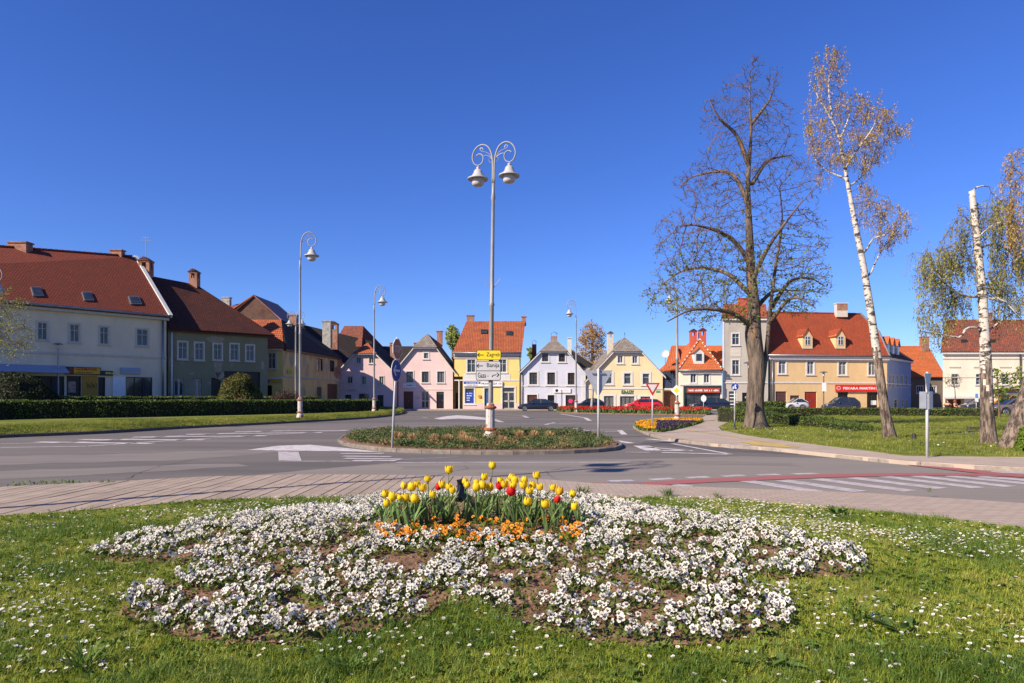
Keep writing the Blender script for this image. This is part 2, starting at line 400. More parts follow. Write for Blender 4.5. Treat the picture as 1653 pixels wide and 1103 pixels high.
def band(root, fr, u0, u1, z0, z1, o, m, name='cornice'):
    mb = MB(); mb.fbox(fr, u0, u1, z0, z1, .001, o); return mb.build(name, m, root)

def px_rect(fr, x0, x1, y0, y1):
    a = fr.uz(x0, (y0+y1)/2)[0]; b = fr.uz(x1, (y0+y1)/2)[0]; zt = fr.uz((x0+x1)/2, y0)[1]; zb = fr.uz((x0+x1)/2, y1)[1]
    return (a, b, zb, zt)
def sidewalls(root, fr, u0, u1, zL, zR, zb, depth, m, name='wall'):
    mb = MB(); P = fr.P
    mb.add([P(u0, zb), P(u0, zb, -depth), P(u0, zL, -depth), P(u0, zL)], [(0, 3, 2, 1)])
    mb.add([P(u1, zb), P(u1, zb, -depth), P(u1, zR, -depth), P(u1, zR)], [(0, 1, 2, 3)])
    mb.add([P(u0, zb, -depth), P(u1, zb, -depth), P(u1, zR, -depth), P(u0, zL, -depth)], [(0, 3, 2, 1)])
    return mb.build(name, m, root)

# ================================================================ GROUND, ROADS, PATHS
M_asph = mat('asphalt', (.15, .134, .118), (.105, .095, .087), .35, rough=.85, bump=.35, bscale=60, c3=(.185, .162, .143), s3=.12, t3=(.45, .7), stretch=(.25, 1.6, 1), spec=.25, bdist=.01)
M_asph2 = mat('worn_asphalt', (.245, .212, .18), (.195, .17, .148), .4, rough=.85, bump=.35, bscale=60, c3=(.17, .15, .135), s3=.2, t3=(.5, .75), stretch=(.25, 1.8, 1), spec=.25, bdist=.01)
M_line = mat('worn_road_paint', (.55, .51, .5), (.34, .3, .3), 3.5, rough=.8, spec=.2, lo=.35, hi=.55, bump=.1, bscale=50, bdist=.005)
M_line2 = mat('faded_road_paint', (.46, .42, .42), (.3, .265, .27), 5, rough=.85, spec=.2, lo=.35, hi=.6)
M_redp = mat('red_lane_paint', (.34, .1, .095), (.28, .12, .115), 3, rough=.85, spec=.2)
M_path = mat('pinkish_path', (.42, .335, .265), (.34, .275, .22), 1.2, rough=.9, bump=.3, bscale=40, spec=.2, bdist=.01)
M_pav = brickmat('small_pavers', (.41, .325, .255), (.35, .28, .22), (.25, .195, .155), .22, .11, .008, stain=(.32, .25, .21), bump=.5, bdist=.006, st=(.55, .8))
M_kerb = mat('kerb_concrete', (.33, .275, .225), (.2, .165, .14), 5, rough=.9, bump=.4, spec=.2)
M_strip = mat('paving_concrete', (.37, .295, .23), (.29, .23, .18), 3, rough=.9, bump=.3, bscale=50, spec=.2, rnd=.09, bdist=.006)
M_gap = mat('joint_dirt', (.05, .04, .035), rough=1)
M_soil = mat('bed_soil', (.27, .16, .1), (.12, .07, .045), 9, rough=1, bump=.8, bscale=40, spec=.1, bdist=.02)
M_turf = mat('turf', (.16, .18, .035), (.1, .13, .02), 1.2, rough=1, bump=.5, bscale=30, c3=(.3, .26, .08), s3=.5, t3=(.5, .75), spec=.1)
M_far = mat('far_ground', (.12, .11, .08), (.08, .1, .05), .05, rough=1)

def sheet(name, pts, z, m, thick=0, sides=True): return tess(pts, z, thick, name, m, sides=sides)
tag(tess([(-2500, -300), (2500, -300), (2500, 3500), (-2500, 3500)], -.05, 0, 'ground', M_far), kind='structure')
tess([(-90, 1), (120, 1), (120, 140), (-90, 140)], 0, 0, 'road', M_asph)
def GP(l, z=0.0): return [G(x, y, z) for x, y in l]
# near walk: edges
RE = GP([(-700, 862), (-300, 828), (-100, 802), (0, 790), (140, 783), (330, 773), (480, 769.5), (640, 770), (760, 772), (870, 777), (960, 784), (1045, 786), (1130, 790), (1250, 794.5), (1400, 800), (1500, 807), (1653, 817), (1850, 832), (2200, 860)], .06)
GE = GP([(-500, 920), (-250, 866), (0, 832), (100, 826), (200, 818), (330, 806), (450, 803), (600, 800), (760, 798), (950, 799), (1100, 803), (1200, 806), (1300, 814), (1430, 827), (1530, 838), (1653, 852), (1900, 884), (2200, 930)], .1)
gx = [p[0] for p in GE]; gy = [p[1] for p in GE]; rx = [p[0] for p in RE]; ry = [p[1] for p in RE]
def ge(x): return float(np.interp(x, gx, gy))
def re(x): return float(np.interp(x, rx, ry))
# lighter worn road in front
fr_pts = [p for p in RE if -30 < p[0] < 12]
top = GP([(2100, 800), (1800, 775), (1653, 762), (1450, 745), (1380, 741), (1200, 737), (1010, 742), (800, 744.5), (640, 747), (520, 757), (395, 769)], 0)
sheet('road_patch', [(x, y) for x, y in fr_pts if x > -4.2]+top, .004, M_asph2)
# sidewalk base (joint colour) and the strips laid on it; the right half in small pavers
xs_ = np.linspace(-11, .0, 26)
side = [(x, ge(x)-.05) for x in xs_]+[(x, re(x)) for x in xs_[::-1]]
base = tess(side, .075, .12, 'sidewalk', M_gap); tag(base, kind='structure')
def stripmesh(x0, x1, y00, y01, y10, y11):
    mb = MB(); g = .008
    a, b = x0+g, x1-g
    mb.add([(a, y00, .055), (b, y01, .055), (b, y11, .055), (a, y10, .055), (a, y00, .1), (b, y01, .1), (b, y11, .1), (a, y10, .1)],
           [(4, 5, 6, 7), (0, 1, 5, 4), (1, 2, 6, 5), (2, 3, 7, 6), (3, 0, 4, 7)]); return mb
# joints run across the walk, fanning slightly with the bend
def joint(t): # t along walk; returns near point & far point
    xn = -9.5+9.4*t; return xn, xn+(-.06+.10*0)
n_st = 56
for i in range(n_st):
    x0 = -9.6+i*.171; x1 = x0+.171
    sk = .0
    y00, y01 = ge(x0)-.03, ge(x1)-.03; y10, y11 = re(x0+sk), re(x1+sk)
    # two rows: slabs split half way (a straight joint runs along the walk)
    ym0, ym1 = y00+(y10-y00)*.52, y01+(y11-y01)*.52
    dz = random.uniform(-.003, .003)
    for (a0, a1, b0, b1) in ((y00, y01, ym0-.006, ym1-.006), (ym0+.006, ym1+.006, y10, y11)):
        mb = stripmesh(x0, x1, a0, a1, b0, b1); o = mb.build('paving_slab', M_strip, base); o.location.z = random.uniform(-.004, .004)
xs2 = np.linspace(0.02, 13, 40)
sw2 = tess([(x, ge(x)-.05) for x in xs2]+[(x, re(x)) for x in xs2[::-1]], .1, .12, 'sidewalk', M_pav)
tess([(x, ge(x)-.05) for x in np.linspace(-22, -9.62, 12)]+[(x, re(x)) for x in np.linspace(-22, -9.62, 12)[::-1]], .098, .12, 'sidewalk', M_pav)
# drain grate
dg_ = thing('drain_grate', 'small iron drain grate in the gutter beside the red lane', 'drain', (G(1012, 784)[0], G(1012, 784)[1], .0))
gx0, gy0 = G(1012, 784); mb = MB()
for s in range(7): mb.box(gx0-.3+s*.09, gx0-.26+s*.09, gy0-.02, gy0+.28, .008, .024)
mb.build('bar', M_metal, dg_); mb = MB(); mb.box(gx0-.33, gx0+.33, gy0-.05, gy0+.31, .003, .012); mb.build('frame', M_dark, dg_)

# ---- central island
isl = [(545, 714), (552, 708), (575, 703), (640, 700), (720, 699), (800, 699), (880, 700), (940, 704), (985, 711), (1004, 720), (1001, 726), (975, 730), (900, 733.5), (800, 734.5), (700, 733), (620, 729), (560, 721)]
IS = GP(isl, .0); cen = (sum(p[0] for p in IS)/len(IS), sum(p[1] for p in IS)/len(IS))
def inset(P, d):
    c = (sum(p[0] for p in P)/len(P), sum(p[1] for p in P)/len(P)); out = []
    n = len(P)
    for i in range(n):
        a = Vector(P[i-1]); b = Vector(P[i]); e = Vector(P[(i+1) % n]); t = (e-a).normalized(); nn = Vector((-t.y, t.x))
        if nn.dot(Vector(c)-b) < 0: nn = -nn
        out.append((b.x+nn.x*d, b.y+nn.y*d))
    return out
island = tess(inset(IS, .13), .11, .15, 'traffic_island', M_soil)
def kerbring(P, parent, z=.13, w=.14, L=.8, name='kerb_stone', closed=True, m=None):
    Q = [Vector((p[0], p[1], 0)) for p in catmull([(a[0], a[1], 0) for a in (P+[P[0]] if closed else P)], 6)]
    # resample by length
    pts = [Q[0]]; acc = 0
    for a, b in zip(Q, Q[1:]):
        d = (b-a).length; 
        while acc+d >= L:
            t = (L-acc)/d; a = a+(b-a)*t; pts.append(a.copy()); d = (b-a).length; acc = 0
            if d < 1e-6: break
        acc += d
    if closed: pts.append(Q[0].copy())
    elif (pts[-1]-Q[-1]).length > .2: pts.append(Q[-1].copy())
    c = sum(pts, Vector())/len(pts); k = 0
    for a, b in zip(pts, pts[1:]):
        t = (b-a); 
        if t.length < .05: continue
        t.normalize(); nn = Vector((-t.y, t.x, 0))
        if closed and nn.dot(c-(a+b)/2) < 0: nn = -nn
        a2 = a+t*.006; b2 = b-t*.006; zt = z+random.uniform(-.006, .004)
        mb = MB(); v = []
        for zz, ins in ((-.02, 0), (zt-.02, 0), (zt, .02)):
            v += [a2+nn*ins+Vector((0, 0, zz)), b2+nn*ins+Vector((0, 0, zz))]
        v += [a2+nn*w+Vector((0, 0, zt)), b2+nn*w+Vector((0, 0, zt)), a2+nn*w+Vector((0, 0, -.02)), b2+nn*w+Vector((0, 0, -.02))]
        mb.add(v, [(0, 1, 3, 2), (2, 3, 5, 4), (4, 5, 7, 6), (6, 7, 9, 8), (0, 2, 4, 6, 8), (1, 9, 7, 5, 3)]); mb.build(name, m or M_kerb, parent); k += 1
kerbring(IS, island, L=.85, z=.11, w=.11, m=mat('island_kerb', (.22, .185, .155), (.12, .1, .085), 4, rough=.9, bump=.4))

# ---- left verge (raised) with kerb
vk = GP([(-500, 735), (-200, 719), (0, 706.5), (160, 700), (300, 691.5), (420, 685.5), (540, 679), (610, 674.3), (648, 669), (652, 665.8), (632, 663.2), (600, 661.8)], .02)
vin = [(p[0]-.12, p[1]+.14) for p in vk]
verge = None
mb = MB(); n = len(vin)
off = [(-.3, 1.6, .34), (-1.2, 5.2, .36), (-6, 14, .30), (-30, 60, .28)]
rows = [[(p[0], p[1], .115) for p in vin]]
for ox, oy, z in off:
    rows.append([(p[0]+ox*(1 if i < n-3 else 1), p[1]+oy*(1-max(0, (i-(n-5)))*.17), z if i < n-3 else .14+.02*(n-i)) for i, p in enumerate(vin)])
for r in rows: mb.v += r
for j in range(len(rows)-1):
    for i in range(n-1): mb.f.append((j*n+i, j*n+i+1, (j+1)*n+i+1, (j+1)*n+i)); mb.m.append(0)
verge = mb.build('verge', M_turf); verge['kind'] = 'structure'
kerbring(vk, verge, L=1.1, closed=False, z=.13, m=mat('old_kerb', (.13, .105, .09), (.08, .065, .055), 5, rough=.9, bump=.4))
# ---- right: path, flower bed, lawn
path_pts = GP([(1022, 688), (1040, 697), (1075, 706.5), (1150, 716), (1250, 723), (1330, 731), (1400, 738), (1470, 744.5), (1560, 750), (1653, 755), (2000, 778), (2100, 765), (1653, 738), (1560, 737), (1460, 736), (1400, 728), (1300, 716), (1210, 704), (1165, 695), (1160, 690), (1178, 680), (1184, 674), (1176, 669.5), (1140, 670.5), (1130, 676), (1095, 674), (1050, 678.5), (1026, 683)], .1)
cpath = tess(path_pts, .1, .12, 'path', M_path)
kerbring(path_pts[:11], cpath, L=1.0, closed=False, z=.104, w=.12)
bed_px = [(1027, 686), (1034, 683), (1060, 679.5), (1090, 677.3), (1120, 677.5), (1134, 678.8), (1128, 682.5), (1112, 687), (1090, 692), (1066, 696.5), (1044, 695.5), (1030, 691.5)]
BED2 = GP(bed_px, .14); tess(BED2, .14, .06, 'flower_bed', M_soil)
lawn_px = [(1184, 673.5), (1178, 681), (1162, 690), (1168, 694.5), (1210, 703), (1300, 715), (1400, 727), (1460, 735), (1560, 736), (1653, 737), (2100, 764), (2600, 700), (2300, 668), (1653, 668.5), (1400, 668), (1300, 668.5), (1210, 669)]
LAWN = GP(lawn_px, .115); lawn = tess(LAWN, .115, .03, 'lawn', M_turf)
tess(GP([(1180, 668.8), (1400, 667.8), (1653, 668), (2600, 668), (2600, 660), (1650, 660), (1190, 662)], .09), .09, .1, 'pavement', M_path)
# town pavement in front of the houses
tess([(-28, 84), (32, 84), (32, 130), (-28, 130)], .1, .14, 'pavement', M_path)
# tulip strip far
TB = GP([(898, 663), (905, 661.5), (1140, 663.5), (1149, 667), (1140, 669), (1000, 667.5), (905, 665.5)], .1); tess(TB, .1, .12, 'flower_bed', M_soil)

# ---- road markings (one structure object each kind)
marks = bpy.data.objects.new('road_markings', None)
def poly_mark(pts, z=.008, m=None, name='road_marking'):
    o = tess([G(x, y) for x, y in pts], z, 0, name, m or M_line); return o
def line_mark(a, b, wd, z=.008, m=None):
    A = Vector(G(*a)); B = Vector(G(*b)); t = (B-A).normalized(); nn = Vector((-t.y, t.x))*wd/2
    return tess([(A-nn)[:], (B-nn)[:], (B+nn)[:], (A+nn)[:]], z, 0, 'road_marking', m or M_line)
for a, b in [((0, 723), (140, 721)), ((140, 721), (300, 710)), ((300, 710), (470, 700.5)), ((470, 700.5), (640, 691)), ((0, 716.5), (110, 715)), ((110, 715), (300, 703)), ((300, 703), (470, 694.5))]:
    line_mark(a, b, .16)
for a, b in [((60, 714), (245, 716.5)), ((130, 710), (330, 710.5)), ((215, 706), (430, 704)), ((300, 701.5), (520, 698.5)), ((380, 697), (570, 695))]:
    line_mark(a, b, .42, m=M_line)
poly_mark([(398, 727), (450, 720), (500, 718.5), (560, 724), (622, 731), (560, 729), (450, 728)], m=M_line)
poly_mark([(449, 729.5), (482, 730), (487, 744.5), (450, 744)], z=.0085, m=M_line2)
for k, (a, b) in enumerate([((550, 733), (620, 733)), ((553, 737), (632, 738)), ((556, 740.5), (648, 742)), ((570, 744), (640, 744.5))]): line_mark(a, b, .28, z=.0092, m=M_line2)
line_mark((450, 745.2), (600, 745.2), .1, z=.0082); line_mark((600, 745.2), (740, 738), .06, m=M_line2)
line_mark((640, 747.3), (1018, 747), .11, z=.0096)
poly_mark([(700, 676), (722, 672), (738, 670.6), (760, 672), (800, 676.5), (792, 678.5), (740, 676), (712, 677.5)])
for a, b, wd in [((640, 683), (790, 683), .3), ((600, 689), (720, 687.5), .25), ((796, 677), (810, 682), .4), ((640, 692), (730, 691), .18),
                 ((765, 668), (850, 671.5), .3), ((845, 671.5), (852, 675), .3), ((800, 673), (850, 675.5), .2), ((682, 674), (690, 675), .2)]:
    line_mark(a, b, wd, m=M_line2)
for a, b, wd in [((905, 668.5), (945, 675), .25), ((945, 675), (952, 679.5), .3), ((885, 684), (938, 683), .22), ((880, 686), (895, 682.5), .2), ((922, 692), (955, 696), .22), ((955, 695), (1000, 694.8), .2),
                 ((1000, 694.8), (1008, 702), .25), ((960, 698.5), (1000, 696.5), .15), ((970, 708.5), (1020, 716), .35), ((1045, 709), (1130, 717.5), .3),
                 ((1130, 717.5), (1185, 724.5), .15), ((1035, 720), (1056, 728), .5), ((1042, 722), (1112, 728), .22), ((1056, 728), (1118, 728), .3), ((1010, 730.5), (1050, 730.8), .12),
                 ((1068, 731), (1180, 734), .22), ((1085, 716.5), (1180, 734), .14), ((1320, 735), (1400, 742), .12)]:
    line_mark(a, b, wd)
for (a, b) in [((983, 777.5), (1022, 776.3)), ((1050, 775), (1086, 773)), ((1108, 772), (1144, 770.5)), ((1166, 769.5), (1203, 768)), ((1222, 767.5), (1258, 766.5)), ((1280, 766), (1318, 765))]: line_mark(a, b, .22, m=M_line2)
for k, ((a, b), (c, d)) in enumerate([((1085, 784), (1118, 786)), ((1205, 777), (1318, 794.5)), ((1262, 776), (1389, 794.5)), ((1318, 774), (1470, 793.5)), ((1375, 772), (1520, 789.5)), ((1427, 770), (1581, 788.5)), ((1477, 769), (1633, 786.5)), ((1530, 769), (1675, 783)), ((1580, 770), (1720, 781))]):
    line_mark((a, b), (c, d), .34, z=.0085, m=M_line2)
for a, b in [((1420, 738), (1520, 744)), ((1445, 742), (1575, 748.5)), ((1470, 746), (1640, 754)), ((1500, 750), (1700, 760)), ((1540, 755), (1740, 766)), ((1600, 762), (1760, 770))]: line_mark(a, b, .3, z=.0085, m=M_line2)
def ribbon(px, wd, z, m, name='bike_lane', hz=0.0):
    P = [Vector((q[0], q[1])) for q in catmull([(a[0], a[1], 0) for a in [G(x, y, hz) for x, y in px]], 5)]
    L, R = [], []
    for i, p in enumerate(P):
        t = (P[min(i+1, len(P)-1)]-P[max(i-1, 0)]).normalized(); nn = Vector((-t.y, t.x))*wd/2; L.append((p+nn)[:]); R.append((p-nn)[:])
    mb = MB()
    for i in range(len(P)-1): mb.add([(*R[i], z), (*R[i+1], z), (*L[i+1], z), (*L[i], z)], [(0, 1, 2, 3)])
    o = mb.build(name, m); o['kind'] = 'structure'; return o
ribbon([(945, 783), (1030, 783), (1110, 778.5), (1200, 774.5), (1330, 769.5), (1450, 767), (1560, 767.2), (1653, 769.5), (1760, 775)], .48, .013, M_redp)
ribbon([(1300, 730), (1370, 735.5), (1430, 744), (1500, 753.5), (1580, 763), (1660, 771)], .5, .017, M_redp)
M_yl = mat('yellow_path_line', (.5, .36, .1), (.4, .29, .1), 5, rough=.8)
ribbon([(1108, 686+4), (1135, 682), (1165, 675), (1178, 671.5)], .12, .106, M_yl, 'path_marking', .1)
ribbon([(1105, 694), (1150, 700), (1200, 708), (1290, 722)], .12, .106, M_yl, 'path_marking', .1)
tess(GP([(1196, 714), (1225, 713.5), (1262, 718), (1290, 724), (1255, 722), (1215, 718.5)], .1), .1085, 0, 'path_marking', M_yl)

M_pat1 = mat('asphalt_shade_streak', (.12, .105, .103), (.095, .084, .084), 1.5, rough=.9, bump=.4, bscale=50, spec=.2, bdist=.01)  # shade streaks on the road put into the asphalt colour as darker strips
M_pat2 = mat('asphalt_wear', (.215, .188, .162), (.175, .154, .136), .8, rough=.8, bump=.3, bscale=60, spec=.25, stretch=(.3, 2, 1), bdist=.01)
def rough_patch(px, m, z, amp=.12):
    P = [G(x, y) for x, y in px]; out = []; n = len(P)
    for i in range(n):
        a, b_ = Vector(P[i]), Vector(P[(i+1) % n]); k = max(2, int((b_-a).length/.6))
        for j in range(k): q = a.lerp(b_, j/k); out.append((q.x+random.uniform(-amp, amp), q.y+random.uniform(-amp, amp)))
    o = tess(out, z, 0, 'road_patch', m)
for px in ([(-300, 742), (200, 733), (480, 722), (520, 726), (250, 744), (-300, 757)], [(-200, 766), (100, 757), (330, 748), (400, 752), (180, 765), (-150, 778)]): rough_patch(px, M_pat2, .002, .25)
for px in ([(640, 752), (900, 751), (1080, 755), (900, 759), (650, 757)], [(1100, 744), (1280, 748), (1300, 753), (1120, 750)], [(760, 763), (1000, 762), (1100, 766), (900, 769), (770, 768)]): rough_patch(px, M_pat2, .0058, .15)
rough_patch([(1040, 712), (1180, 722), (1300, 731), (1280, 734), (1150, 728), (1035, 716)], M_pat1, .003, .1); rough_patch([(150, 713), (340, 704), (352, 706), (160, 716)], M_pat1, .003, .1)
M_crk = mat('crack_filler', (.085, .075, .068), rough=.9)
def crack(px, w_=.014, z=.0105):
    P = [Vector(G(x, y)) for x, y in px]; Q = []
    for a, b_ in zip(P, P[1:]):
        k = max(3, int((b_-a).length/.25))
        for j in range(k): q = a.lerp(b_, j/k); Q.append(q+Vector((random.gauss(0, .035), random.gauss(0, .035))))
    mb = MB()
    for a, b_ in zip(Q, Q[1:]):
        t = (b_-a).normalized(); nn = Vector((-t.y, t.x))*w_*random.uniform(.25, .7); mb.add([(*(a-nn), z), (*(b_-nn), z), (*(b_+nn), z), (*(a+nn), z)], [(0, 1, 2, 3)])
    mb.build('road_crack', M_crk)['kind'] = 'structure'
for px in ([(520, 757), (640, 748.5), (800, 746), (1010, 744)], [(200, 774), (260, 752), (330, 740)], [(900, 776), (880, 762), (930, 752)], [(0, 735), (150, 730), (300, 726)], [(700, 768), (760, 757), (740, 750)]): crack(px)
# ---- near lawn terrain with the mounded flower bed
def gz(x, y):
    e = ge(x)-y
    b = .09+.22*math.exp(-(((x+.1)/4.2)**2+((y-6.2)/1.9)**2))
    b += .02*noise.noise((x*.9, y*.9, 0))
    if e < .6: k = max(0, min(1, e/.6)); b = .085*(1-k)+b*k
    return b
def GN(px, py, dz=0):
    D = 5.0
    for _ in range(30):
        x = (px-CX)/F*D; D = .5*D+.5*min(14, F*(CH-gz(x, D)-dz)/(py-HY))
    return (px-CX)/F*D, D
nx, ny = 190, 110
X = np.linspace(-11, 11, nx); vv = []
for j in range(ny):
    for x in X:
        y0 = 1.6; y = y0+(ge(x)-.02-y0)*(j/(ny-1)); vv.append((x, y, gz(x, y)))
ff = [(j*nx+i, j*nx+i+1, (j+1)*nx+i+1, (j+1)*nx+i) for j in range(ny-1) for i in range(nx-1)]
o = npmesh('lawn', vv, ff, M_turf, smooth=True); o['kind'] = 'structure'
bed_outline = [(138, 902), (190, 876), (300, 852), (450, 830), (540, 818), (610, 806), (700, 801), (800, 799), (900, 802), (955, 807), (1030, 820), (1110, 836), (1180, 850), (1260, 862), (1330, 880), (1385, 895), (1408, 918), (1395, 934), (1330, 934), (1265, 938), (1215, 930),
    (1190, 938), (1225, 950), (1265, 970), (1285, 995), (1275, 1018), (1215, 1036), (1150, 1046), (1060, 1048), (960, 1040), (890, 1025), (830, 1006), (800, 988), (775, 978), (745, 976), (715, 985), (680, 1003), (600, 1020), (560, 1034), (470, 1044), (370, 1044), (290, 1036), (240, 1020), (195, 996), (190, 980), (225, 955), (285, 940), (340, 915), (290, 915), (215, 908), (160, 908)]
BED = [GN(x, y) for x, y in bed_outline]
BA = np.array(BED)
def inpoly(pts, poly):
    pts = np.asarray(pts); x, y = pts[:, 0], pts[:, 1]; r = np.zeros(len(pts), bool); n = len(poly); j = n-1
    for i in range(n):
        xi, yi = poly[i]; xj, yj = poly[j]
        c = ((yi > y) != (yj > y)) & (x < (xj-xi)*(y-yi)/(yj-yi+1e-12)+xi); r ^= c; j = i
    return r
# soil with clods
st = .035; bx = np.arange(BA[:, 0].min(), BA[:, 0].max(), st); by = np.arange(BA[:, 1].min(), BA[:, 1].max(), st)
PX, PY = np.meshgrid(bx, by); ins = inpoly(np.stack([PX.ravel(), PY.ravel()], 1), BED).reshape(PX.shape)
vid = -np.ones(PX.shape, int); vv = []; 
for j in range(PX.shape[0]):
    for i in range(PX.shape[1]):
        if ins[j, i]:
            x, y = PX[j, i], PY[j, i]; vid[j, i] = len(vv)
            vv.append((x, y, gz(x, y)+.008+.022*noise.noise((x*9, y*9, 1))+.014*abs(noise.noise((x*27, y*27, 4)))))
q = np.stack([vid[:-1, :-1], vid[:-1, 1:], vid[1:, 1:], vid[1:, :-1]], -1).reshape(-1, 4); q = q[(q >= 0).all(1)]
o = npmesh('flower_bed_soil', vv, q, M_soil, smooth=False); tag(o, kind='structure'); o.name = 'soil'
# ================================================================ BUILDINGS
def building(label, fr, D0=None, name='house', cat='house'):
    p = fr.P(fr.L/2, 0, 0); return thing(name, label, cat, (p.x, p.y, 0))
Pw_pink = plaster('pink_plaster', (.68, .48, .46), (.56, .41, .39), (.5, .75))
Pw_pink2 = plaster('pale_pink_plaster', (.72, .53, .49), (.62, .5, .46), (.5, .7))
Pw_yel = plaster('yellow_plaster', (.76, .56, .2), (.66, .49, .22), (.55, .8))
Pw_lil = plaster('lilac_plaster', (.54, .55, .62), (.58, .54, .6), (.5, .75))
Pw_ylt = plaster('pale_yellow_plaster', (.72, .58, .34), (.62, .47, .27), (.55, .8))
Pw_bak = plaster('bakery_plaster', (.66, .46, .24), (.6, .42, .23), (.6, .85))
Pw_grey = plaster('grey_plaster', (.44, .4, .34), (.34, .31, .27), (.5, .7))
Pw_crm = plaster('cream_plaster', (.6, .53, .4), (.5, .44, .34), (.5, .75))
Pw_crm2 = plaster('shaded_cream_plaster', (.74, .62, .45), (.58, .49, .36), (.5, .75))
Pw_grn = plaster('olive_plaster', (.23, .215, .13), (.27, .24, .18), (.58, .66), 1.1)
Pw_old = plaster('old_yellow_plaster', (.68, .45, .18), (.42, .3, .18), (.45, .6), .8)
Pw_blue = plaster('blue_plaster', (.3, .38, .55), (.26, .33, .5), (.6, .8))
Pw_white = plaster('white_plaster', (.75, .67, .52), (.6, .54, .42), (.5, .75))
Pw_brn = plaster('brown_grey_plaster', (.2, .16, .12), (.13, .1, .08), (.45, .65))
M_blued = mat('blue_door', (.05, .1, .25), rough=.5); M_oldw = mat('flaking_white_wood', (.5, .48, .44), (.22, .2, .17), 9, rough=.8, bump=.3, lo=.3, hi=.6)
M_rch = mat('red_render', (.5, .1, .06), (.4, .08, .05), 3, rough=.8); M_redd = mat('red_door', (.3, .03, .015), (.22, .02, .012), 6, rough=.4); M_brd = mat('brown_gate', (.13, .05, .025), (.08, .03, .018), 6, rough=.6, stretch=(3, 3, .3))
M_mar = mat('maroon_shutter', (.1, .045, .04), (.07, .03, .028), 4, rough=.6); M_black = mat('black_interior', (.008, .008, .01), rough=.4)
M_signw = mat('sign_white', (.72, .72, .7), (.66, .66, .64), 3, rough=.4); M_signred = mat('sign_red', (.6, .012, .01), (.56, .012, .01), 2, rough=.4)
M_signyel = mat('sign_yellow', (.8, .58, .02), (.76, .54, .02), 2, rough=.4); M_signblue = mat('sign_blue', (.015, .06, .35), rough=.4)
M_ink = mat('black_lettering', (.012, .012, .014), rough=.6); M_greenl = mat('green_lettering', (.02, .13, .06), rough=.6)
M_wlet = mat('white_lettering', (.75, .75, .75), rough=.6); M_orange = mat('orange_plastic', (.75, .22, .02), rough=.5)

def gable_house(label, fr, base, poly_px, ops, wm, rm, depth, back=1.8, ov=.35, plinth=None, name='house'):
    """front gable with clipped top: poly_px eaveL, hipL, hipR, eaveR (px)"""
    root = building(label, fr, name=name)
    (uL, zL), (uhl, zhl), (uhr, zhr), (uR, zR) = [fr.uz(*p) for p in poly_px]
    zh = (zhl+zhr)/2; zb = base
    poly = [(0, zb), (fr.L, zb), (fr.L, zR), (uhr, zh), (uhl, zh), (0, zL)]
    mL = (zh-zL)/(uhl-0); mR = (zh-zR)/(fr.L-uhr)
    wall(root, fr, poly, [o[:4] for o in ops], wm)
    sidewalls(root, fr, 0, fr.L, zL, zR, zb, depth, wm)
    ua = (zR+mR*fr.L-zL)/(mL+mR); za = zL+mL*ua
    P = fr.P; e = .35
    mb = MB()
    ul, ur = -e, fr.L+e
    mb.slab([P(ul, zL-mL*e, ov), P(uhl, zh, ov), P(ua, za, -back), P(ua, za, -depth), P(ul, zL-mL*e, -depth)], .14); mb.build('roof', rm, root)
    mb = MB(); mb.slab([P(ur, zR-mR*e, ov), P(ur, zR-mR*e, -depth), P(ua, za, -depth), P(ua, za, -back), P(uhr, zh, ov)], .14); mb.build('roof', rm, root)
    mb = MB(); mb.slab([P(uhl-.15, zh-.1, ov+.12), P(uhr+.15, zh-.1, ov+.12), P(ua, za+.03, -back)], .12); mb.build('hip_roof', rm, root)
    # rake boards and eave board
    for (a, za_, b, zb_) in ((ul, zL-mL*e, uhl, zh), (ur, zR-mR*e, uhr, zh)):
        mb = MB(); q = [P(a, za_-.13, ov+.003), P(b, zb_-.13, ov+.003), P(b, zb_-.3, ov+.003), P(a, za_-.3, ov+.003)]
        mb.slab(q, .05, d=Vector(fr.n)*-.05); mb.build('rake_board', M_white, root)
    mb = MB(); mb.fbox(fr, uhl, uhr, zh-.3, zh-.14, ov-.05, ov+.06); mb.build('gutter', M_metal, root)
    mb = MB(); mb.slab([P(0, zh-.14, .002), P(uhr-.0, zh-.14, .002), P(uhr, zh-.14, ov-.05), P(uhl, zh-.14, ov-.05), P(uhl, zh-.14, .002)][1:], .03)
    mb.build('soffit', M_white, root)
    if plinth: band(root, fr, 0, fr.L, zb, zb+plinth, .03, Pw_grey, 'plinth')
    return root, (ua, za, zL, zR, zh)
def OP(fr, x0, x1, y0, y1, zmin=None):
    r = list(px_rect(fr, x0, x1, y0, y1))
    if zmin is not None: r[2] = zmin
    return tuple(r)

# ---- pink house, leftmost of the front row
fr = frpx(544.6, 86, 634.8, 86); b = .1
wins = [OP(fr, 575, 582.5, 577.5, 586.5), OP(fr, 596, 603, 577, 586.5), OP(fr, 561, 569, 608, 619), OP(fr, 584, 591, 608, 620.5), OP(fr, 612.5, 619.5, 608, 620.5)]
low = [OP(fr, 557, 567, 637.5, 646), OP(fr, 579.5, 595, 635.5, 646)]; dr = OP(fr, 609, 619, 638, 660, b+.05)
R1, g = gable_house('pink gabled house with small orange hipped roof tip, its lower half in shadow', fr, b, [(544.6, 599), (572, 570), (607, 569), (634.8, 597)], wins+low+[dr], Pw_pink, T_dark, 14)
for r in wins: window(R1, fr, r, 'cream', 2, 1, .1)
for r in low: window(R1, fr, r, 'none', 2, 2, 0, glass=M_glass)
door(R1, fr, dr, M_black, panels=1)
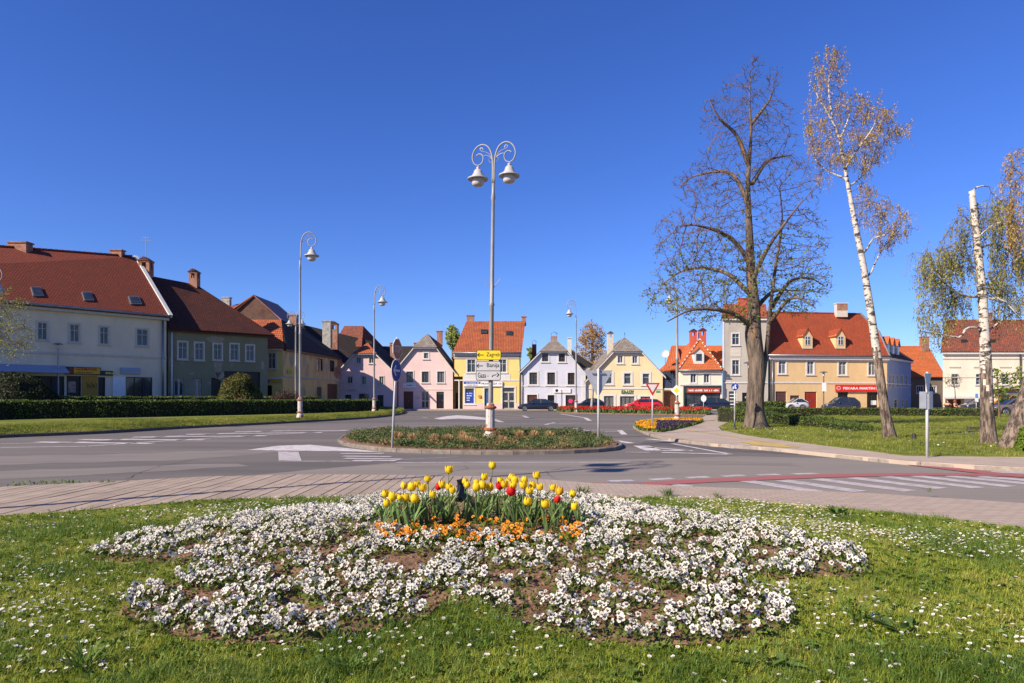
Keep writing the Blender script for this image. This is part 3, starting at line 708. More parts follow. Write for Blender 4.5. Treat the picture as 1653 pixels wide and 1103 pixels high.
# orange tiles on the hip only
for o in R1.children:
    if o.name.startswith('hip_roof'): o.data.materials[0] = T_orange
band(R1, fr, *[fr.uz(x, 630)[0] for x in (561, 576)], fr.uz(0+570, 632)[1], fr.uz(570, 628.5)[1], .06, Pw_grey, 'sign_board')
for u in (0.1,): pipe(R1, [fr.P(u+.1, b, .12), fr.P(u+.1, g[2]-.3, .12)], .05)
chimney(R1, *fr.P(g[0]+2, 0, -9).xy, g[1]-3, g[1]+.2, .7, .7)
# ---- pale pink house
fr = frpx(643, 89, 731, 89)
wins = [OP(fr, 656, 667, 600, 617), OP(fr, 681, 692, 600, 617.5), OP(fr, 706, 717, 600, 617.5)]; att = OP(fr, 684.5, 691, 570, 578.5)
drs = [OP(fr, 651.5, 667, 632, 660, b), OP(fr, 680.5, 692, 632, 660, b+.05), OP(fr, 704.5, 716.5, 632.5, 660, b+.05)]
R2, g = gable_house('pale pink gabled house with three brown windows and a smiling face drawn on its wall', fr, b, [(643, 590), (668, 560), (704.5, 559.5), (731, 595)], wins+[att]+drs, Pw_pink2, T_dark, 14)
for o in R2.children:
    if o.name.startswith('hip_roof'): o.data.materials[0] = T_grey
for r in wins: window(R2, fr, r, 'brown', 2, 1, .13)
window(R2, fr, att, 'brown', 1, 1, .2)
door(R2, fr, drs[0], M_brd, panels=2, lab='dark brown garage door'); door(R2, fr, drs[1], M_oldw, panels=2, glass=True); door(R2, fr, drs[2], M_black, panels=1, transom=.4)
band(R2, fr, 0, fr.L, *[fr.uz(690, y)[1] for y in (629.5, 628)], .05, M_white)
u0, u1, z0, z1 = OP(fr, 650.5, 671, 619, 625.5); mb = MB(); mb.fbox(fr, u0, u1, z0, z1, .02, .1); sg = mb.build('sign_board', M_signw, R2)
scribble('lettering', M_greenl, sg, fr.P(u0+.2, z0+.16), fr.e, (u1-u0)-.4, (z1-z0)-.3, .104)
u, z = fr.uz(673.5, 641.5); mb = MB(); mb.tube([fr.P(u+dx, z+dz, .01) for dx, dz in [(-.26, 0), (-.15, -.12), (0, -.17), (.15, -.12), (.26, 0)]], .022, 4)
for s in (-.12, .08): mb.tube([fr.P(u+s, z+.1, .01), fr.P(u+s+.03, z+.2, .01)], .02, 4)
mb.build('smiling_face_graffiti', M_ink, R2)
chimney(R2, *fr.P(g[0]+1.3, 0, -5).xy, g[1]-1.5, g[1]+.55, .75, .6)
# dark roofed house behind the gap
fr = frpx(606, 104, 672, 104)
R = building('black roofed house behind the gap between the two pink houses', fr); mb = MB(); mb.fbox(fr, 0, fr.L, 0, 7.2, -7, 0); mb.build('wall', Pw_brn, R)
mb = MB(); mb.slab([fr.P(-.3, 7.0, .4), fr.P(fr.L+.3, 7.0, .4), fr.P(fr.L+.3, 9.7, -3.5), fr.P(-.3, 9.7, -3.5)], .15); mb.build('roof', T_dark, R)
mb = MB(); mb.slab([fr.P(-.3, 7.0, -7.4), fr.P(fr.L+.3, 7.0, -7.4), fr.P(fr.L+.3, 9.7, -3.5), fr.P(-.3, 9.7, -3.5)], .15); mb.build('roof', T_dark, R)
for px in (629, 668.5): u = fr.uz(px, 600)[0]; chimney(R, *fr.P(u, 0, -3).xy, 8.6, 10.1, .85, .6)
# ---- narrow ochre wing beside the yellow house
fr = frpx(731.6, 91, 746, 91); R = building('narrow ochre passage building with brown gate, squeezed beside the yellow house', fr)
z = [fr.uz(735, y)[1] for y in (660, 580, 607)]; gt = OP(fr, 733, 743.5, 634, 660, .1)
wall(R, fr, [(0, .1), (fr.L, .1), (fr.L, z[2]), (0, z[1])], [gt], Pw_old); sidewalls(R, fr, 0, fr.L, z[1], z[2], .1, 8, Pw_old); door(R, fr, gt, M_brd, panels=2)
mb = MB(); mb.slab([fr.P(-.1, z[1]+.25, .4), fr.P(fr.L+.4, z[2]-.35, .4), fr.P(fr.L+.4, z[2]-.35, -8), fr.P(-.1, z[1]+.25, -8)], .14); mb.build('roof', T_dark, R)
# ---- yellow two storey house
fr = frpx(747, 89, 840.5, 89); frU = fr
wu = [OP(fr, 754.5, 767.5, 580.5, 601), OP(fr, 805, 817.5, 580.5, 601)]
shop = OP(fr, 750.5, 765.5, 627, 652); d1 = OP(fr, 782, 793, 627, 661, b); d2 = OP(fr, 811, 830.5, 626, 661, b)
R3 = building('yellow two-storey house with orange tiled roof, two skylights and a large white door', fr)
ulft = fr.uz(733.5, 600)[0]; zE = fr.uz(790, 570)[1]; za = fr.uz(790, 608)[1]
wall(R3, fr, [(ulft, za), (fr.L, za), (fr.L, zE), (ulft, zE)], wu, Pw_yel); wall(R3, fr, [(0, b), (fr.L, b), (fr.L, za), (0, za)], [shop, d1, d2], Pw_yel)
sidewalls(R3, fr, ulft, fr.L, zE, zE, b, 9.5, Pw_yel)
for r in wu: window(R3, fr, r, 'white', 2, 2, .17, glass=M_glass)
for r in wu: band(R3, fr, r[0]-.5, r[1]+.5, r[2]-1.0, r[2]-.25, .03, M_white, 'window_apron')
window(R3, fr, shop, 'white', 1, 1, .18, glass=M_glass)
door(R3, fr, d1, M_blued, panels=1, case=.2, transom=.5); door(R3, fr, d2, M_oldw, panels=2, case=.2, glass=True, transom=.55, lab='large flaking white double door with oval panes')
band(R3, fr, 0, d1[0]-.22, b, b+.75, .04, Pw_pink, 'plinth'); band(R3, fr, d1[1]+.22, d2[0]-.22, b, b+.75, .04, Pw_pink, 'plinth'); band(R3, fr, d2[1]+.22, fr.L, b, b+.75, .04, Pw_pink, 'plinth')
band(R3, fr, ulft, fr.L, *[fr.uz(790, y)[1] for y in (615, 613)], .06, M_white)
band(R3, fr, ulft-.1, fr.L+.1, zE-.35, zE, .28, M_white); band(R3, fr, ulft-.1, fr.L+.1, zE-.75, zE-.36, .08, Pw_grey, 'frieze')
P = fr.P; uR0 = ulft-.2
rl, rr = -.0, 0
zr = W(0, 518.5, 94.5).z
xl = (753-CX)/F*94.5; xr = (848-CX)/F*94.5
mb = MB(); mb.slab([P(uR0, zE, .4), P(fr.L+.1, zE, .4), Vector((xr, 94.5, zr)), Vector((xl, 94.5, zr))], .16); mb.build('roof', T_orange, R3)
mb = MB(); mb.slab([P(uR0, zE, -10.5), P(fr.L+.1, zE, -10.5), Vector((xr, 94.5, zr)), Vector((xl, 94.5, zr))], .16); mb.build('roof', T_orange, R3)
mb = MB(); mb.slab([P(fr.L+.09, zE-.1, .3), P(fr.L+.09, zE-.1, -10.4), Vector((xr-.05, 94.5, zr-.15))], .2, d=Vector((-.2, 0, 0))); mb.build('gable', T_dark, R3)
mb = MB(); mb.slab([P(uR0+.05, zE-.1, .3), P(uR0+.05, zE-.1, -10.4), Vector((xl+.05, 94.5, zr-.15))], .2, d=Vector((.2, 0, 0))); mb.build('gable', Pw_yel, R3)
mb = MB(); mb.tube([P(uR0, zE-.02, .5), P(fr.L+.1, zE-.02, .5)], .08, 8); mb.build('gutter', M_metal, R3, smooth=True)
pipe(R3, [P(fr.L-.15, b, .1), P(fr.L-.15, zE, .1)])
for x0, x1, y0, y1 in ((776, 787, 533, 539.5), (817, 827.5, 535.5, 542)):
    Dm = 91.3; a = W(x0, y1, Dm-.5); c = W(x1, y0, Dm+.2)
    sl = (Vector((0, 94.5-88.6, zr-zE))).normalized()
    def onroof(px, py):
        t = None
        dx = (px-CX)/F; dz = -(py-HY)/F
        # plane through (.,88.6,zE) with slope sl
        m = sl.z/sl.y; D = (CH-zE+m*88.6)/(m-dz); return Vector((dx*D, D, CH+dz*D))
    q = [onroof(x0, y1), onroof(x1, y1), onroof(x1, y0), onroof(x0, y0)]
    mb = MB(); nn = Vector((0, -sl.z, sl.y)); mb.slab([p+nn*.12 for p in q], .12, d=-nn*.12); so = mb.build('skylight', M_dark, R3)
    cc = sum(q, Vector())/4; mb = MB(); mb.slab([cc+(p-cc)*.75+nn*.14 for p in q], .015, d=-nn*.015); mb.build('pane', M_glass, so)
chimney(R3, (759.5-CX)/F*95, 95, zr-1, zr+.75, 1.0, .7, M_brick); chimney(R3, (847-CX)/F*95-.1, 95, zr-.6, zr+.6, .6, .6, M_brick)
u0, u1, z0, z1 = OP(fr, 748, 811, 616, 624); mb = MB(); mb.fbox(fr, u0, u1, z0, z1, .07, .2); sg = mb.build('sign_board', M_signw, R3)
um = u0+(u1-u0)*.44; mb = MB(); mb.fbox(fr, u0+.05, um, z0+.32, z1-.04, .2, .206); mb.build('blue_strip', M_signblue, sg)
scribble('lettering', M_wlet, sg, P(u0+.2, z0+.37), fr.e, um-u0-.35, .18, .21)
scribble('lettering', M_signblue, sg, P(u0+.35, z0+.09), fr.e, um-u0-.7, .15, .203)
text('PRANJE ZA 10', 'lettering', M_ink, sg, P(um+.12, z0+.16), fr.e, (0, 0, 1), u1-um-.25, .32, .203, bold=.02)
r = shop; mb = MB(); mb.fbox(fr, r[0]+.1, r[1]-.1, r[2]+.12, r[3]-.45, -.125, -.11); pb = mb.build('window_banner', M_signblue, R3)
for k in range(4): scribble('lettering', M_wlet, pb, P(r[0]+.2, r[3]-.75-.3*k), fr.e, (r[1]-r[0])-.45-(.3 if k > 1 else 0), .19, -.105)
mb = MB(); u, z = fr.uz(774, 640); mb.fbox(fr, u-.16, u+.16, z-.17, z+.17, .01, .16); mb.build('letter_box', M_orange, R3)

# ---- lilac house
fr = frpx(841.5, 89, 945.5, 89)
wm_ = [OP(fr, 854.5, 867, 601.5, 620.5), OP(fr, 883.5, 896, 601.5, 620.8), OP(fr, 916.5, 927.5, 602, 621)]; wa = [OP(fr, 875, 885, 570.5, 583.5), OP(fr, 902, 912, 571, 584)]
lo = [OP(fr, 851, 867, 637.5, 661, b), OP(fr, 884, 895, 638, 661, b), OP(fr, 913, 929.5, 638, 660.5, b)]
R4, g = gable_house('lilac gabled house with brown windows in white frames and a grey hipped roof tip', fr, b, [(841.5, 597), (873, 566), (914.7, 565.5), (945.5, 602)], wm_+wa+lo, Pw_lil, T_dark, 12)
for o in R4.children:
    if o.name.startswith('hip_roof'): o.data.materials[0] = T_grey
for r in wm_: window(R4, fr, r, 'lilac', 2, 3, .22, glass=M_glass)
for r in wa: window(R4, fr, r, 'lilac', 2, 3, .18, glass=M_glass)
door(R4, fr, lo[0], M_brownf, panels=3, case=.17); door(R4, fr, lo[1], M_black, panels=1, case=.17); dd = door(R4, fr, lo[2], M_dark, panels=1, case=.17, lab='dark shop door with a pink flower emblem')
u, z = (lo[2][0]+lo[2][1])/2, fr.uz(920, 647.5)[1]; M_pinkf = mat('pink_emblem', (.75, .03, .16), rough=.5); mb = MB()
for k in range(6):
    a = k*math.pi/3; c0 = Vector((u+.17*math.cos(a), z+.17*math.sin(a), 0)); vs = [fr.P(c0.x+.14*math.cos(t*math.pi/4), c0.y+.14*math.sin(t*math.pi/4), -.085+.001*k) for t in range(8)]; mb.add(vs, [tuple(range(8))])
mb.build('flower_emblem', M_pinkf, dd); scribble('lettering', M_pinkf, dd, fr.P(u-.3, z-.85), fr.e, .6, .2, -.08)
band(R4, fr, 0, fr.L, *[fr.uz(890, y)[1] for y in (624.5, 622)], .06, M_white); band(R4, fr, fr.L-.55, fr.L-.02, b, fr.uz(945, 606)[1], .03, M_white, 'corner_pilaster')
u0, u1, z0, z1 = OP(fr, 893.5, 921, 627.3, 634.2); mb = MB(); mb.fbox(fr, u0, u1, z0, z1, .065, .13); sg = mb.build('sign_board', M_signw, R4)
mb = MB(); mb.lathe((0, 0, 0), [(0, 0), (.2, 0)], 14); um, zm = u0+.42, (z0+z1)/2
mb.v = [fr.P(um+v[0], zm+v[1], .135)[:] for v in mb.v]; mb.build('round_emblem', M_ink, sg)
scribble('lettering', mat('grey_lettering', (.45, .4, .55)), sg, fr.P(u0+.85, z0+.18), fr.e, u1-u0-1.1, .25, .133, 2)
chimney(R4, *fr.P(g[0]+.05, 0, -2.6).xy, g[1]-1, g[1]+.25, .85, .6, kind='metal'); chimney(R4, *fr.P(fr.uz(868.5, 600)[0]-.3, 0, -6).xy, 6.5, 9.0, .6, .6, M_rch, kind='metal')
chimney(R4, *fr.P(fr.uz(923, 600)[0]+.3, 0, -7).xy, 6.5, 9.9, .5, .5, M_white)
pipe(R4, [fr.P(.12, b, .1), fr.P(.12, g[2]-.4, .1)], .05, m=M_metal)
# ---- grey roofed houses behind the gap
fr = frpx(925, 101, 962, 101); R = building('grey gabled shed roof between the lilac and pale yellow houses', fr)
mb = MB(); mb.fbox(fr, 0, fr.L, 0, 6.0, -6, 0); mb.build('wall', Pw_grey, R); z0 = 6.0; uA = .3
mb = MB(); mb.slab([fr.P(-.3, 8.8, 0), fr.P(fr.L+.4, 6.1, .3), fr.P(fr.L+.4, 6.1, -6), fr.P(-.3, 8.8, -6)], .15); mb.build('roof', T_grey, R)
mb = MB(); mb.slab([fr.P(0, 5.9, -.01), fr.P(fr.L, 5.9, -.01), fr.P(0, 8.6, -.01)], .1, d=Vector((0, .1, 0))); mb.build('gable', M_dark, R)
# ---- pale yellow gabled house
fr = frpx(945.7, 89.3, 1069.7, 89.3)
wm_ = [OP(fr, 978, 988, 603, 619.5), OP(fr, 1007.5, 1018.5, 603, 620), OP(fr, 1037.5, 1048.3, 603.5, 620.5)]; wa = [OP(fr, 997.3, 1005.3, 575, 586), OP(fr, 1021, 1029, 575, 586.5)]
lo = [OP(fr, 975, 990.5, 639.5, 661, b), OP(fr, 1001, 1024, 640, 661, b), OP(fr, 1034, 1049.5, 640.5, 652)]
R5, g = gable_house('pale yellow gabled house with grey shingled roof and three shop windows', fr, b, [(945.7, 613), (989.7, 567), (1034.6, 566), (1069.7, 603.5)], wm_+wa+lo, Pw_ylt, T_grey, 13)
for r in wm_: window(R5, fr, r, 'white', 1, 2, .25, glass=M_glass)
for r in wa: window(R5, fr, r, 'white', 2, 1, .2, glass=M_glass)
for k, r in enumerate(lo): window(R5, fr, r, 'none', 3 if k == 1 else 2, 1, 0, sill=False, glass=M_curt, lab='shop window')
for r in lo: band(R5, fr, r[0]-.3, r[0]-.01, r[2], r[3]+.25, .05, M_white, 'pilaster'); band(R5, fr, r[1]+.01, r[1]+.3, r[2], r[3]+.25, .05, M_white, 'pilaster'); band(R5, fr, r[0], r[1], r[3]+.01, r[3]+.25, .048, M_white, 'lintel')
band(R5, fr, 0, fr.L, *[fr.uz(1010, y)[1] for y in (628.5, 626.5)], .07, M_white); band(R5, fr, 0, .3, b, fr.uz(946, 629)[1], .04, M_white, 'corner_pilaster')
u0, u1, z0, z1 = OP(fr, 1003, 1023, 630.5, 636); sgb = MB(); sgb.fbox(fr, u0, u1, z0, z0+.05, .001, .06); sg = sgb.build('sign_rail', M_brownf, R5)
text('KA-LOV', 'lettering', M_greenl, sg, fr.P(u0, z0+.06), fr.e, (0, 0, 1), u1-u0, z1-z0, .05, bold=.05)
u0, u1, z0, z1 = OP(fr, 1059, 1065.5, 630.5, 634); mb = MB(); mb.fbox(fr, u0, u1, z0, z1, .01, .05); mb.build('street_name_plate', mat('plate_green', (.03, .3, .2)), R5)
cp = fr.P(g[0]-1.7, 0, -3.5); chimney(R5, cp.x, cp.y, g[1]-3, g[1]+.1, .75, .65, M_cream, kind='arch')
mb = MB(); a = fr.P(g[0], g[1], -1.8); mb.tube([a, a+Vector((0, 0, .75))], .02, 5); mb.lathe(a+Vector((0, 0, .45)), [(0, -.1), (.09, 0), (0, .1)], 8); mb.build('finial', M_dark, R5)

# ---- balcony house with gate and the red roofed shop house
fr = frpx(1070.5, 90, 1098, 90); R = building('dark blue boarded balcony over a brown wooden gate', fr, name='gatehouse', cat='gatehouse')
zt = fr.uz(1085, 599)[1]; zs = fr.uz(1085, 627)[1]; gt = OP(fr, 1071.5, 1095.5, 631.5, 662, b)
wall(R, fr, [(0, b), (fr.L, b), (fr.L, zs-.2), (0, zs-.2)], [gt], Pw_ylt); sidewalls(R, fr, 0, fr.L, zt, zt, b, 8, Pw_ylt)
door(R, fr, gt, M_brd, panels=3, lab='brown wooden gate')
band(R, fr, -.02, fr.L, zs-.2, zs, .5, M_white, 'balcony_floor')
M_bb = mat('blue_boards', (.04, .06, .11), (.025, .035, .07), 4, rough=.7)
mb = MB(); mb.fbox(fr, 0, fr.L, zs, zt, -1.2, -1.1); mb.build('back_wall', M_bb, R)
nb = 11
for k in range(nb): mb = MB(); a = fr.L*k/nb; mb.fbox(fr, a+.02, a+fr.L/nb-.02, zs+.01, zs+1.1, .38, .43); mb.build('board', M_bb, R)
for a in (.05, fr.L*.5, fr.L-.2): mb = MB(); mb.fbox(fr, a, a+.14, zs+.01, zt+.2, .2, .34); mb.build('post', M_bb, R)
mb = MB(); mb.slab([fr.P(-.2, zt-.05, .8), fr.P(fr.L+.1, zt+.4, .8), W(1093, 558, 96), W(1086, 558, 96)], .15); mb.build('roof', T_bright, R)
fr = frpx(1097.5, 88, 1165, 88)
w2 = [OP(fr, 1114.8, 1123.6, 603.5, 618), OP(fr, 1136.2, 1145, 603.5, 618)]; sh = OP(fr, 1105.5, 1163, 634, 661, b+.1)
R6 = building('cream shop house with bright orange hipped roof, dormer and twin red chimneys', fr); zE = fr.uz(1130, 597.5)[1]
wall(R6, fr, [(0, b), (fr.L, b), (fr.L, zE), (0, zE)], w2+[sh], Pw_white); sidewalls(R6, fr, 0, fr.L, zE, zE, b, 9, Pw_white)
for r in w2: window(R6, fr, r, 'white', 2, 1, .14, glass=M_glass)
M_shopd = mat('dark_green_shopfront', (.02, .035, .032), (.03, .045, .04), 4, rough=.4)
window(R6, fr, sh, 'none', 4, 1, 0, sill=False, glass=M_glass, lab='dark shop window')
band(R6, fr, fr.uz(1103, 640)[0], fr.L-.05, sh[3]+.01, fr.uz(1130, 623)[1], .12, M_shopd, 'fascia'); band(R6, fr, fr.uz(1103, 640)[0], sh[0], b, sh[3], .1, M_shopd, 'pilaster')
band(R6, fr, 0, fr.L, *[fr.uz(1130, y)[1] for y in (622.5, 620.5)], .1, M_white)
u0, u1, z0, z1 = OP(fr, 1108.5, 1161.5, 627, 634); mb = MB(); mb.fbox(fr, u0, u1, z0, z1, .13, .24); sg = mb.build('sign_board', mat('brick_red_sign', (.42, .06, .03)), R6)
scribble('lettering', M_wlet, sg, fr.P(u0+.2, z0+.14), fr.e, u1-u0-.4, z1-z0-.27, .245)
P = fr.P; cA = fr.uz(1128.8, 600)[0]; Da = 91.5; ap = W(1129.5, 548, Da); apu = (ap-fr.A).dot(fr.e)
mb = MB(); mb.slab([P(-.3, zE, .4), P(fr.L+.0, zE, .4), P(apu, ap.z, -(Da-88))], .16); mb.build('hip_roof', T_bright, R6)
lb = W(1072, 601, 90.5); lt = W(1085, 558, 94)
mb = MB(); mb.slab([P(-.32, zE-.02, .38), P(apu, ap.z, -(Da-88)), P(apu, ap.z-.1, -9.5), P(-.8, zE+.3, -9.5)], .16); mb.build('roof', T_bright, R6)
mb = MB(); mb.slab([P(fr.L, zE-.02, .38), P(apu, ap.z, -(Da-88)), P(apu, ap.z-.1, -9.5), P(fr.L+.3, zE, -9.5)], .16); mb.build('roof', T_bright, R6)
mb = MB(); zrr = W(0, 558, 97).z; mb.slab([Vector((W(1070, 600, 92).x, 92, W(0, 602, 92).z)), Vector((W(1166, 600, 92).x, 92, W(0, 602, 92).z)), Vector((W(1166, 0, 97).x, 97, zrr)), Vector((W(1084, 0, 97).x, 97, zrr))], .16); mb.build('roof', T_bright, R6)
for e0 in ((-.3, zE), (fr.L, zE)):       # white ridge tiles
    a = P(e0[0], e0[1]+.06, .4); c = P(apu, ap.z+.08, -(Da-88))
    for k in range(18):
        p = a.lerp(c, (k+.1)/18); q = a.lerp(c, (k+.75)/18); mb = MB(); mb.tube([p, q], .11, 6); mb.build('ridge_tile', M_cream if k % 2 else T_bright, R6)
mb = MB(); mb.tube([P(-.3, zE-.05, .5), P(fr.L, zE-.05, .5)], .08, 8); mb.build('gutter', M_metal, R6, smooth=True)
du0, du1, dz0, dz1 = OP(fr, 1124.8, 1134, 571, 582.5); mb = MB(); mb.fbox(fr, du0-.3, du1+.3, dz0-.4, dz1+.15, -3, -.35)
dm = mb.build('dormer', M_white, R6); mb = MB(); um = (du0+du1)/2
mb.slab([P(du0-.5, dz1+.1, -.2), P(um, dz1+.85, -.2), P(um, dz1+.85, -3), P(du0-.5, dz1+.1, -3)], .1); mb.slab([P(du1+.5, dz1+.1, -.2), P(um, dz1+.85, -.2), P(um, dz1+.85, -3), P(du1+.5, dz1+.1, -3)], .1); mb.build('dormer_roof', T_bright, dm)
mb = MB(); mb.slab([P(du0-.3, dz1+.15, -.34), P(du1+.3, dz1+.15, -.34), P(um, dz1+.72, -.34)], .1, d=Vector((0, .1, 0))); mb.build('dormer_gable', M_white, dm)
mb = MB(); mb.fbox(fr, du0, du1, dz0, dz1, -.35, -.33); mb.build('pane', M_glass, dm)
M_rch = mat('red_render', (.5, .1, .06), (.4, .08, .05), 3, rough=.8)
for x0, x1, yt in ((1113.5, 1124, 543), (1128, 1139, 542)):
    Dc = 93; xa, xb = W(x0, 0, Dc).x, W(x1, 0, Dc).x; cz = W(0, yt, Dc).z; chimney(R6, (xa+xb)/2, Dc, cz-2.6, cz, xb-xa, .7, M_rch, kind='arch')
tdish = W(1074, 572, 89.5); DI = thing('satellite_dish', 'round satellite dish on a pole above the blue balcony roof', 'satellite dish', (tdish.x, tdish.y, tdish.z-1.6)); mb = MB()
mb.lathe((0, 0, 0), [(0, .0), (.2, .02), (.4, .08), (.5, .14)], 16); rv = Vector((-.3, -1, .35)).to_track_quat('Z', 'Y'); mb.v = [(rv @ Vector(v)+tdish)[:] for v in mb.v]; mb.build('dish', M_white, DI, smooth=True)
mb = MB(); mb.tube([tdish, tdish-Vector((0, 0, 1.6))], .035, 6); mb.build('pole', M_metal, DI)

# ---- grey three storey building
fr = frpx(1166.3, 88.5, 1239, 88.5); fr.n = Vector((-.33, -1, 0)); zE = fr.uz(1200, 513)[1]
cw = [OP(fr, 1182, 1193, 539, 556.5), OP(fr, 1182, 1193, 581.5, 604.5), OP(fr, 1210, 1221, 539, 556.5), OP(fr, 1210, 1221, 581.5, 604.5)]
gd = OP(fr, 1176.5, 1188.5, 632, 662, b); gs = OP(fr, 1198, 1226, 634, 656)
R7 = building('tall grey three-storey building behind the big tree, with white glazed door', fr)
wall(R7, fr, [(0, b), (fr.L, b), (fr.L, zE), (0, zE)], cw+[gd, gs], Pw_grey); sidewalls(R7, fr, 0, fr.L, zE, zE, b, 10, Pw_grey)
for r in cw: window(R7, fr, r, 'white', 2, 2, .17)
door(R7, fr, gd, M_signw, panels=1, lab='white door with five dark panes')
for k in range(5): z = gd[2]+.25+k*.43; mb = MB(); mb.fbox(fr, gd[0]+.08, gd[1]-.08, z, z+.3, -.105, -.09); mb.build('pane', M_glass, R7)
window(R7, fr, gs, 'none', 2, 1, 0, sill=False, glass=M_black); text('FRIZE', 'lettering', M_wlet, R7, fr.P(gs[0]+.4, gs[3]-.75), fr.e, (0, 0, 1), 1.1, .25, -.05)
band(R7, fr, 0, fr.L, zE-.35, zE, .3, M_white); band(R7, fr, 0, fr.L, *[fr.uz(1200, y)[1] for y in (619, 617)], .1, M_white)
band(R7, fr, 0, .25, b, zE-.36, .05, M_white, 'corner_pilaster'); band(R7, fr, fr.uz(1179, 0)[0], fr.uz(1196, 0)[0], *[fr.uz(1190, y)[1] for y in (576, 562)], .04, M_cream, 'panel')
mb = MB(); zr = W(0, 491, 93.5).z; mb.slab([fr.P(-.1, zE, .4), fr.P(fr.L, zE, .4), fr.P(fr.L, zr, -5), fr.P(.0, zr, -5)], .16); mb.build('roof', T_orange, R7)
mb = MB(); mb.slab([fr.P(-.1, zE, -10.4), fr.P(fr.L, zE, -10.4), fr.P(fr.L, zr, -5), fr.P(.0, zr, -5)], .16); mb.build('roof', T_orange, R7)
mb = MB(); mb.slab([fr.P(fr.L-.02, zE-.1, 0), fr.P(fr.L-.02, zE-.1, -10), fr.P(fr.L-.02, zr-.1, -5)], .2, d=Vector((-.2, 0, 0))); mb.build('gable', Pw_white, R7)
mb = MB(); mb.slab([fr.P(.02, zE-.1, 0), fr.P(.02, zE-.1, -10), fr.P(.02, zr-.1, -5)], .2, d=Vector((.2, 0, 0))); mb.build('gable', Pw_white, R7)
chimney(R7, W(1199, 0, 93).x, 93, zr-.5, zr+.6, 1.3, .7, M_rch)

# ---- bakery
fr = frpx(1239.6, 89, 1432, 91.2); zE = fr.uz(1336, 575)[1]
wu = [OP(fr, 1257, 1268.5, 581.5, 603), OP(fr, 1303, 1313.5, 582, 604), OP(fr, 1354, 1366, 583, 605), OP(fr, 1402, 1413.5, 583, 605.5)]
gd = [OP(fr, 1252, 1269.5, 632, 661, b), OP(fr, 1275.5, 1290.5, 638.5, 661, b), OP(fr, 1299, 1318.5, 632.5, 661, b), OP(fr, 1352.5, 1369, 633, 661, b), OP(fr, 1399.5, 1416.5, 633, 661, b)]
R8 = building('long apricot bakery building with two dormers and a red sign', fr, name='bakery_building', cat='building')
wall(R8, fr, [(0, b), (fr.L, b), (fr.L, zE), (0, zE)], wu+gd, Pw_bak)
for r in wu: window(R8, fr, r, 'white', 2, 2, .2, glass=M_curt)
door(R8, fr, gd[0], M_mar, panels=1, lab='maroon garage shutter'); door(R8, fr, gd[1], M_mar, panels=2); door(R8, fr, gd[2], M_redd, panels=2, lab='carved red entrance door')
for r in gd[3:]: window(R8, fr, r, 'none', 2, 1, 0, sill=False, glass=M_black, lab='shop doorway')
mb = MB(); r = gd[4]; mb.fbox(fr, r[0]+.65, r[1]-.1, r[2]+.5, r[2]+1.1, -.1, -.09); mb.build('poster', M_signw, R8)
band(R8, fr, 0, fr.L+.15, zE-.5, zE, .3, M_white); band(R8, fr, 0, fr.L, zE-.75, zE-.501, .1, M_cream, 'frieze'); band(R8, fr, 0, fr.L, *[fr.uz(1336, y)[1] for y in (619.3, 617.3)], .07, M_white)
band(R8, fr, .02, gd[0][0]-.1, b, b+.35, .03, Pw_grey, 'plinth')
P = fr.P; zr = W(0, 505, 95).z; uc = fr.uz(1394, 505, -4.5)[0]; ul = -.2
hb = fr.uz(1429, 536.7)[0]; zc = fr.uz(1429, 537, -1.2)[1]
mb = MB(); mb.slab([P(ul, zE, .4), P(fr.L+.2, zE, .4), P(fr.L+.0, zc, -1.6), P(uc, zr, -5.2), P(ul, zr, -5.2)], .18); mb.build('roof', T_redk, R8)
mb = MB(); mb.slab([P(ul, zE, -11), P(fr.L-2, zE, -11), P(uc, zr, -5.2), P(ul, zr, -5.2)], .18); mb.build('roof', T_redk, R8)
mb = MB(); mb.tube([P(ul, zE+.03, .5), P(fr.L+.2, zE+.03, .5)], .1, 8); mb.build('gutter', M_metal, R8, smooth=True)
mb = MB(); mb.tube([P(fr.L+.18, zE, .35), P(fr.L+.02, zc+.1, -1.6), P(uc, zr+.1, -5.2)], .12, 6); mb.build('hip_edge', M_metal, R8)
for k in range(30): mb = MB(); a = ul+(uc-ul)*k/30; mb.tube([P(a+.02, zr+.04, -5.2), P(a+(uc-ul)/30-.02, zr+.04, -5.2)], .1, 6); mb.build('ridge_tile', T_redk, R8)
cx_ = W(1357.5, 0, 95.3).x; chimney(R8, cx_, 95.3, zr-.6, zr+1.25, 1.5, .8, M_cream, kind='flat'); 
mb = MB(); mb.box(cx_-.75, cx_+.75, 94.89, 94.9, zr+.3, zr+1.2); mb.build('brick_facing', M_brick, R8)
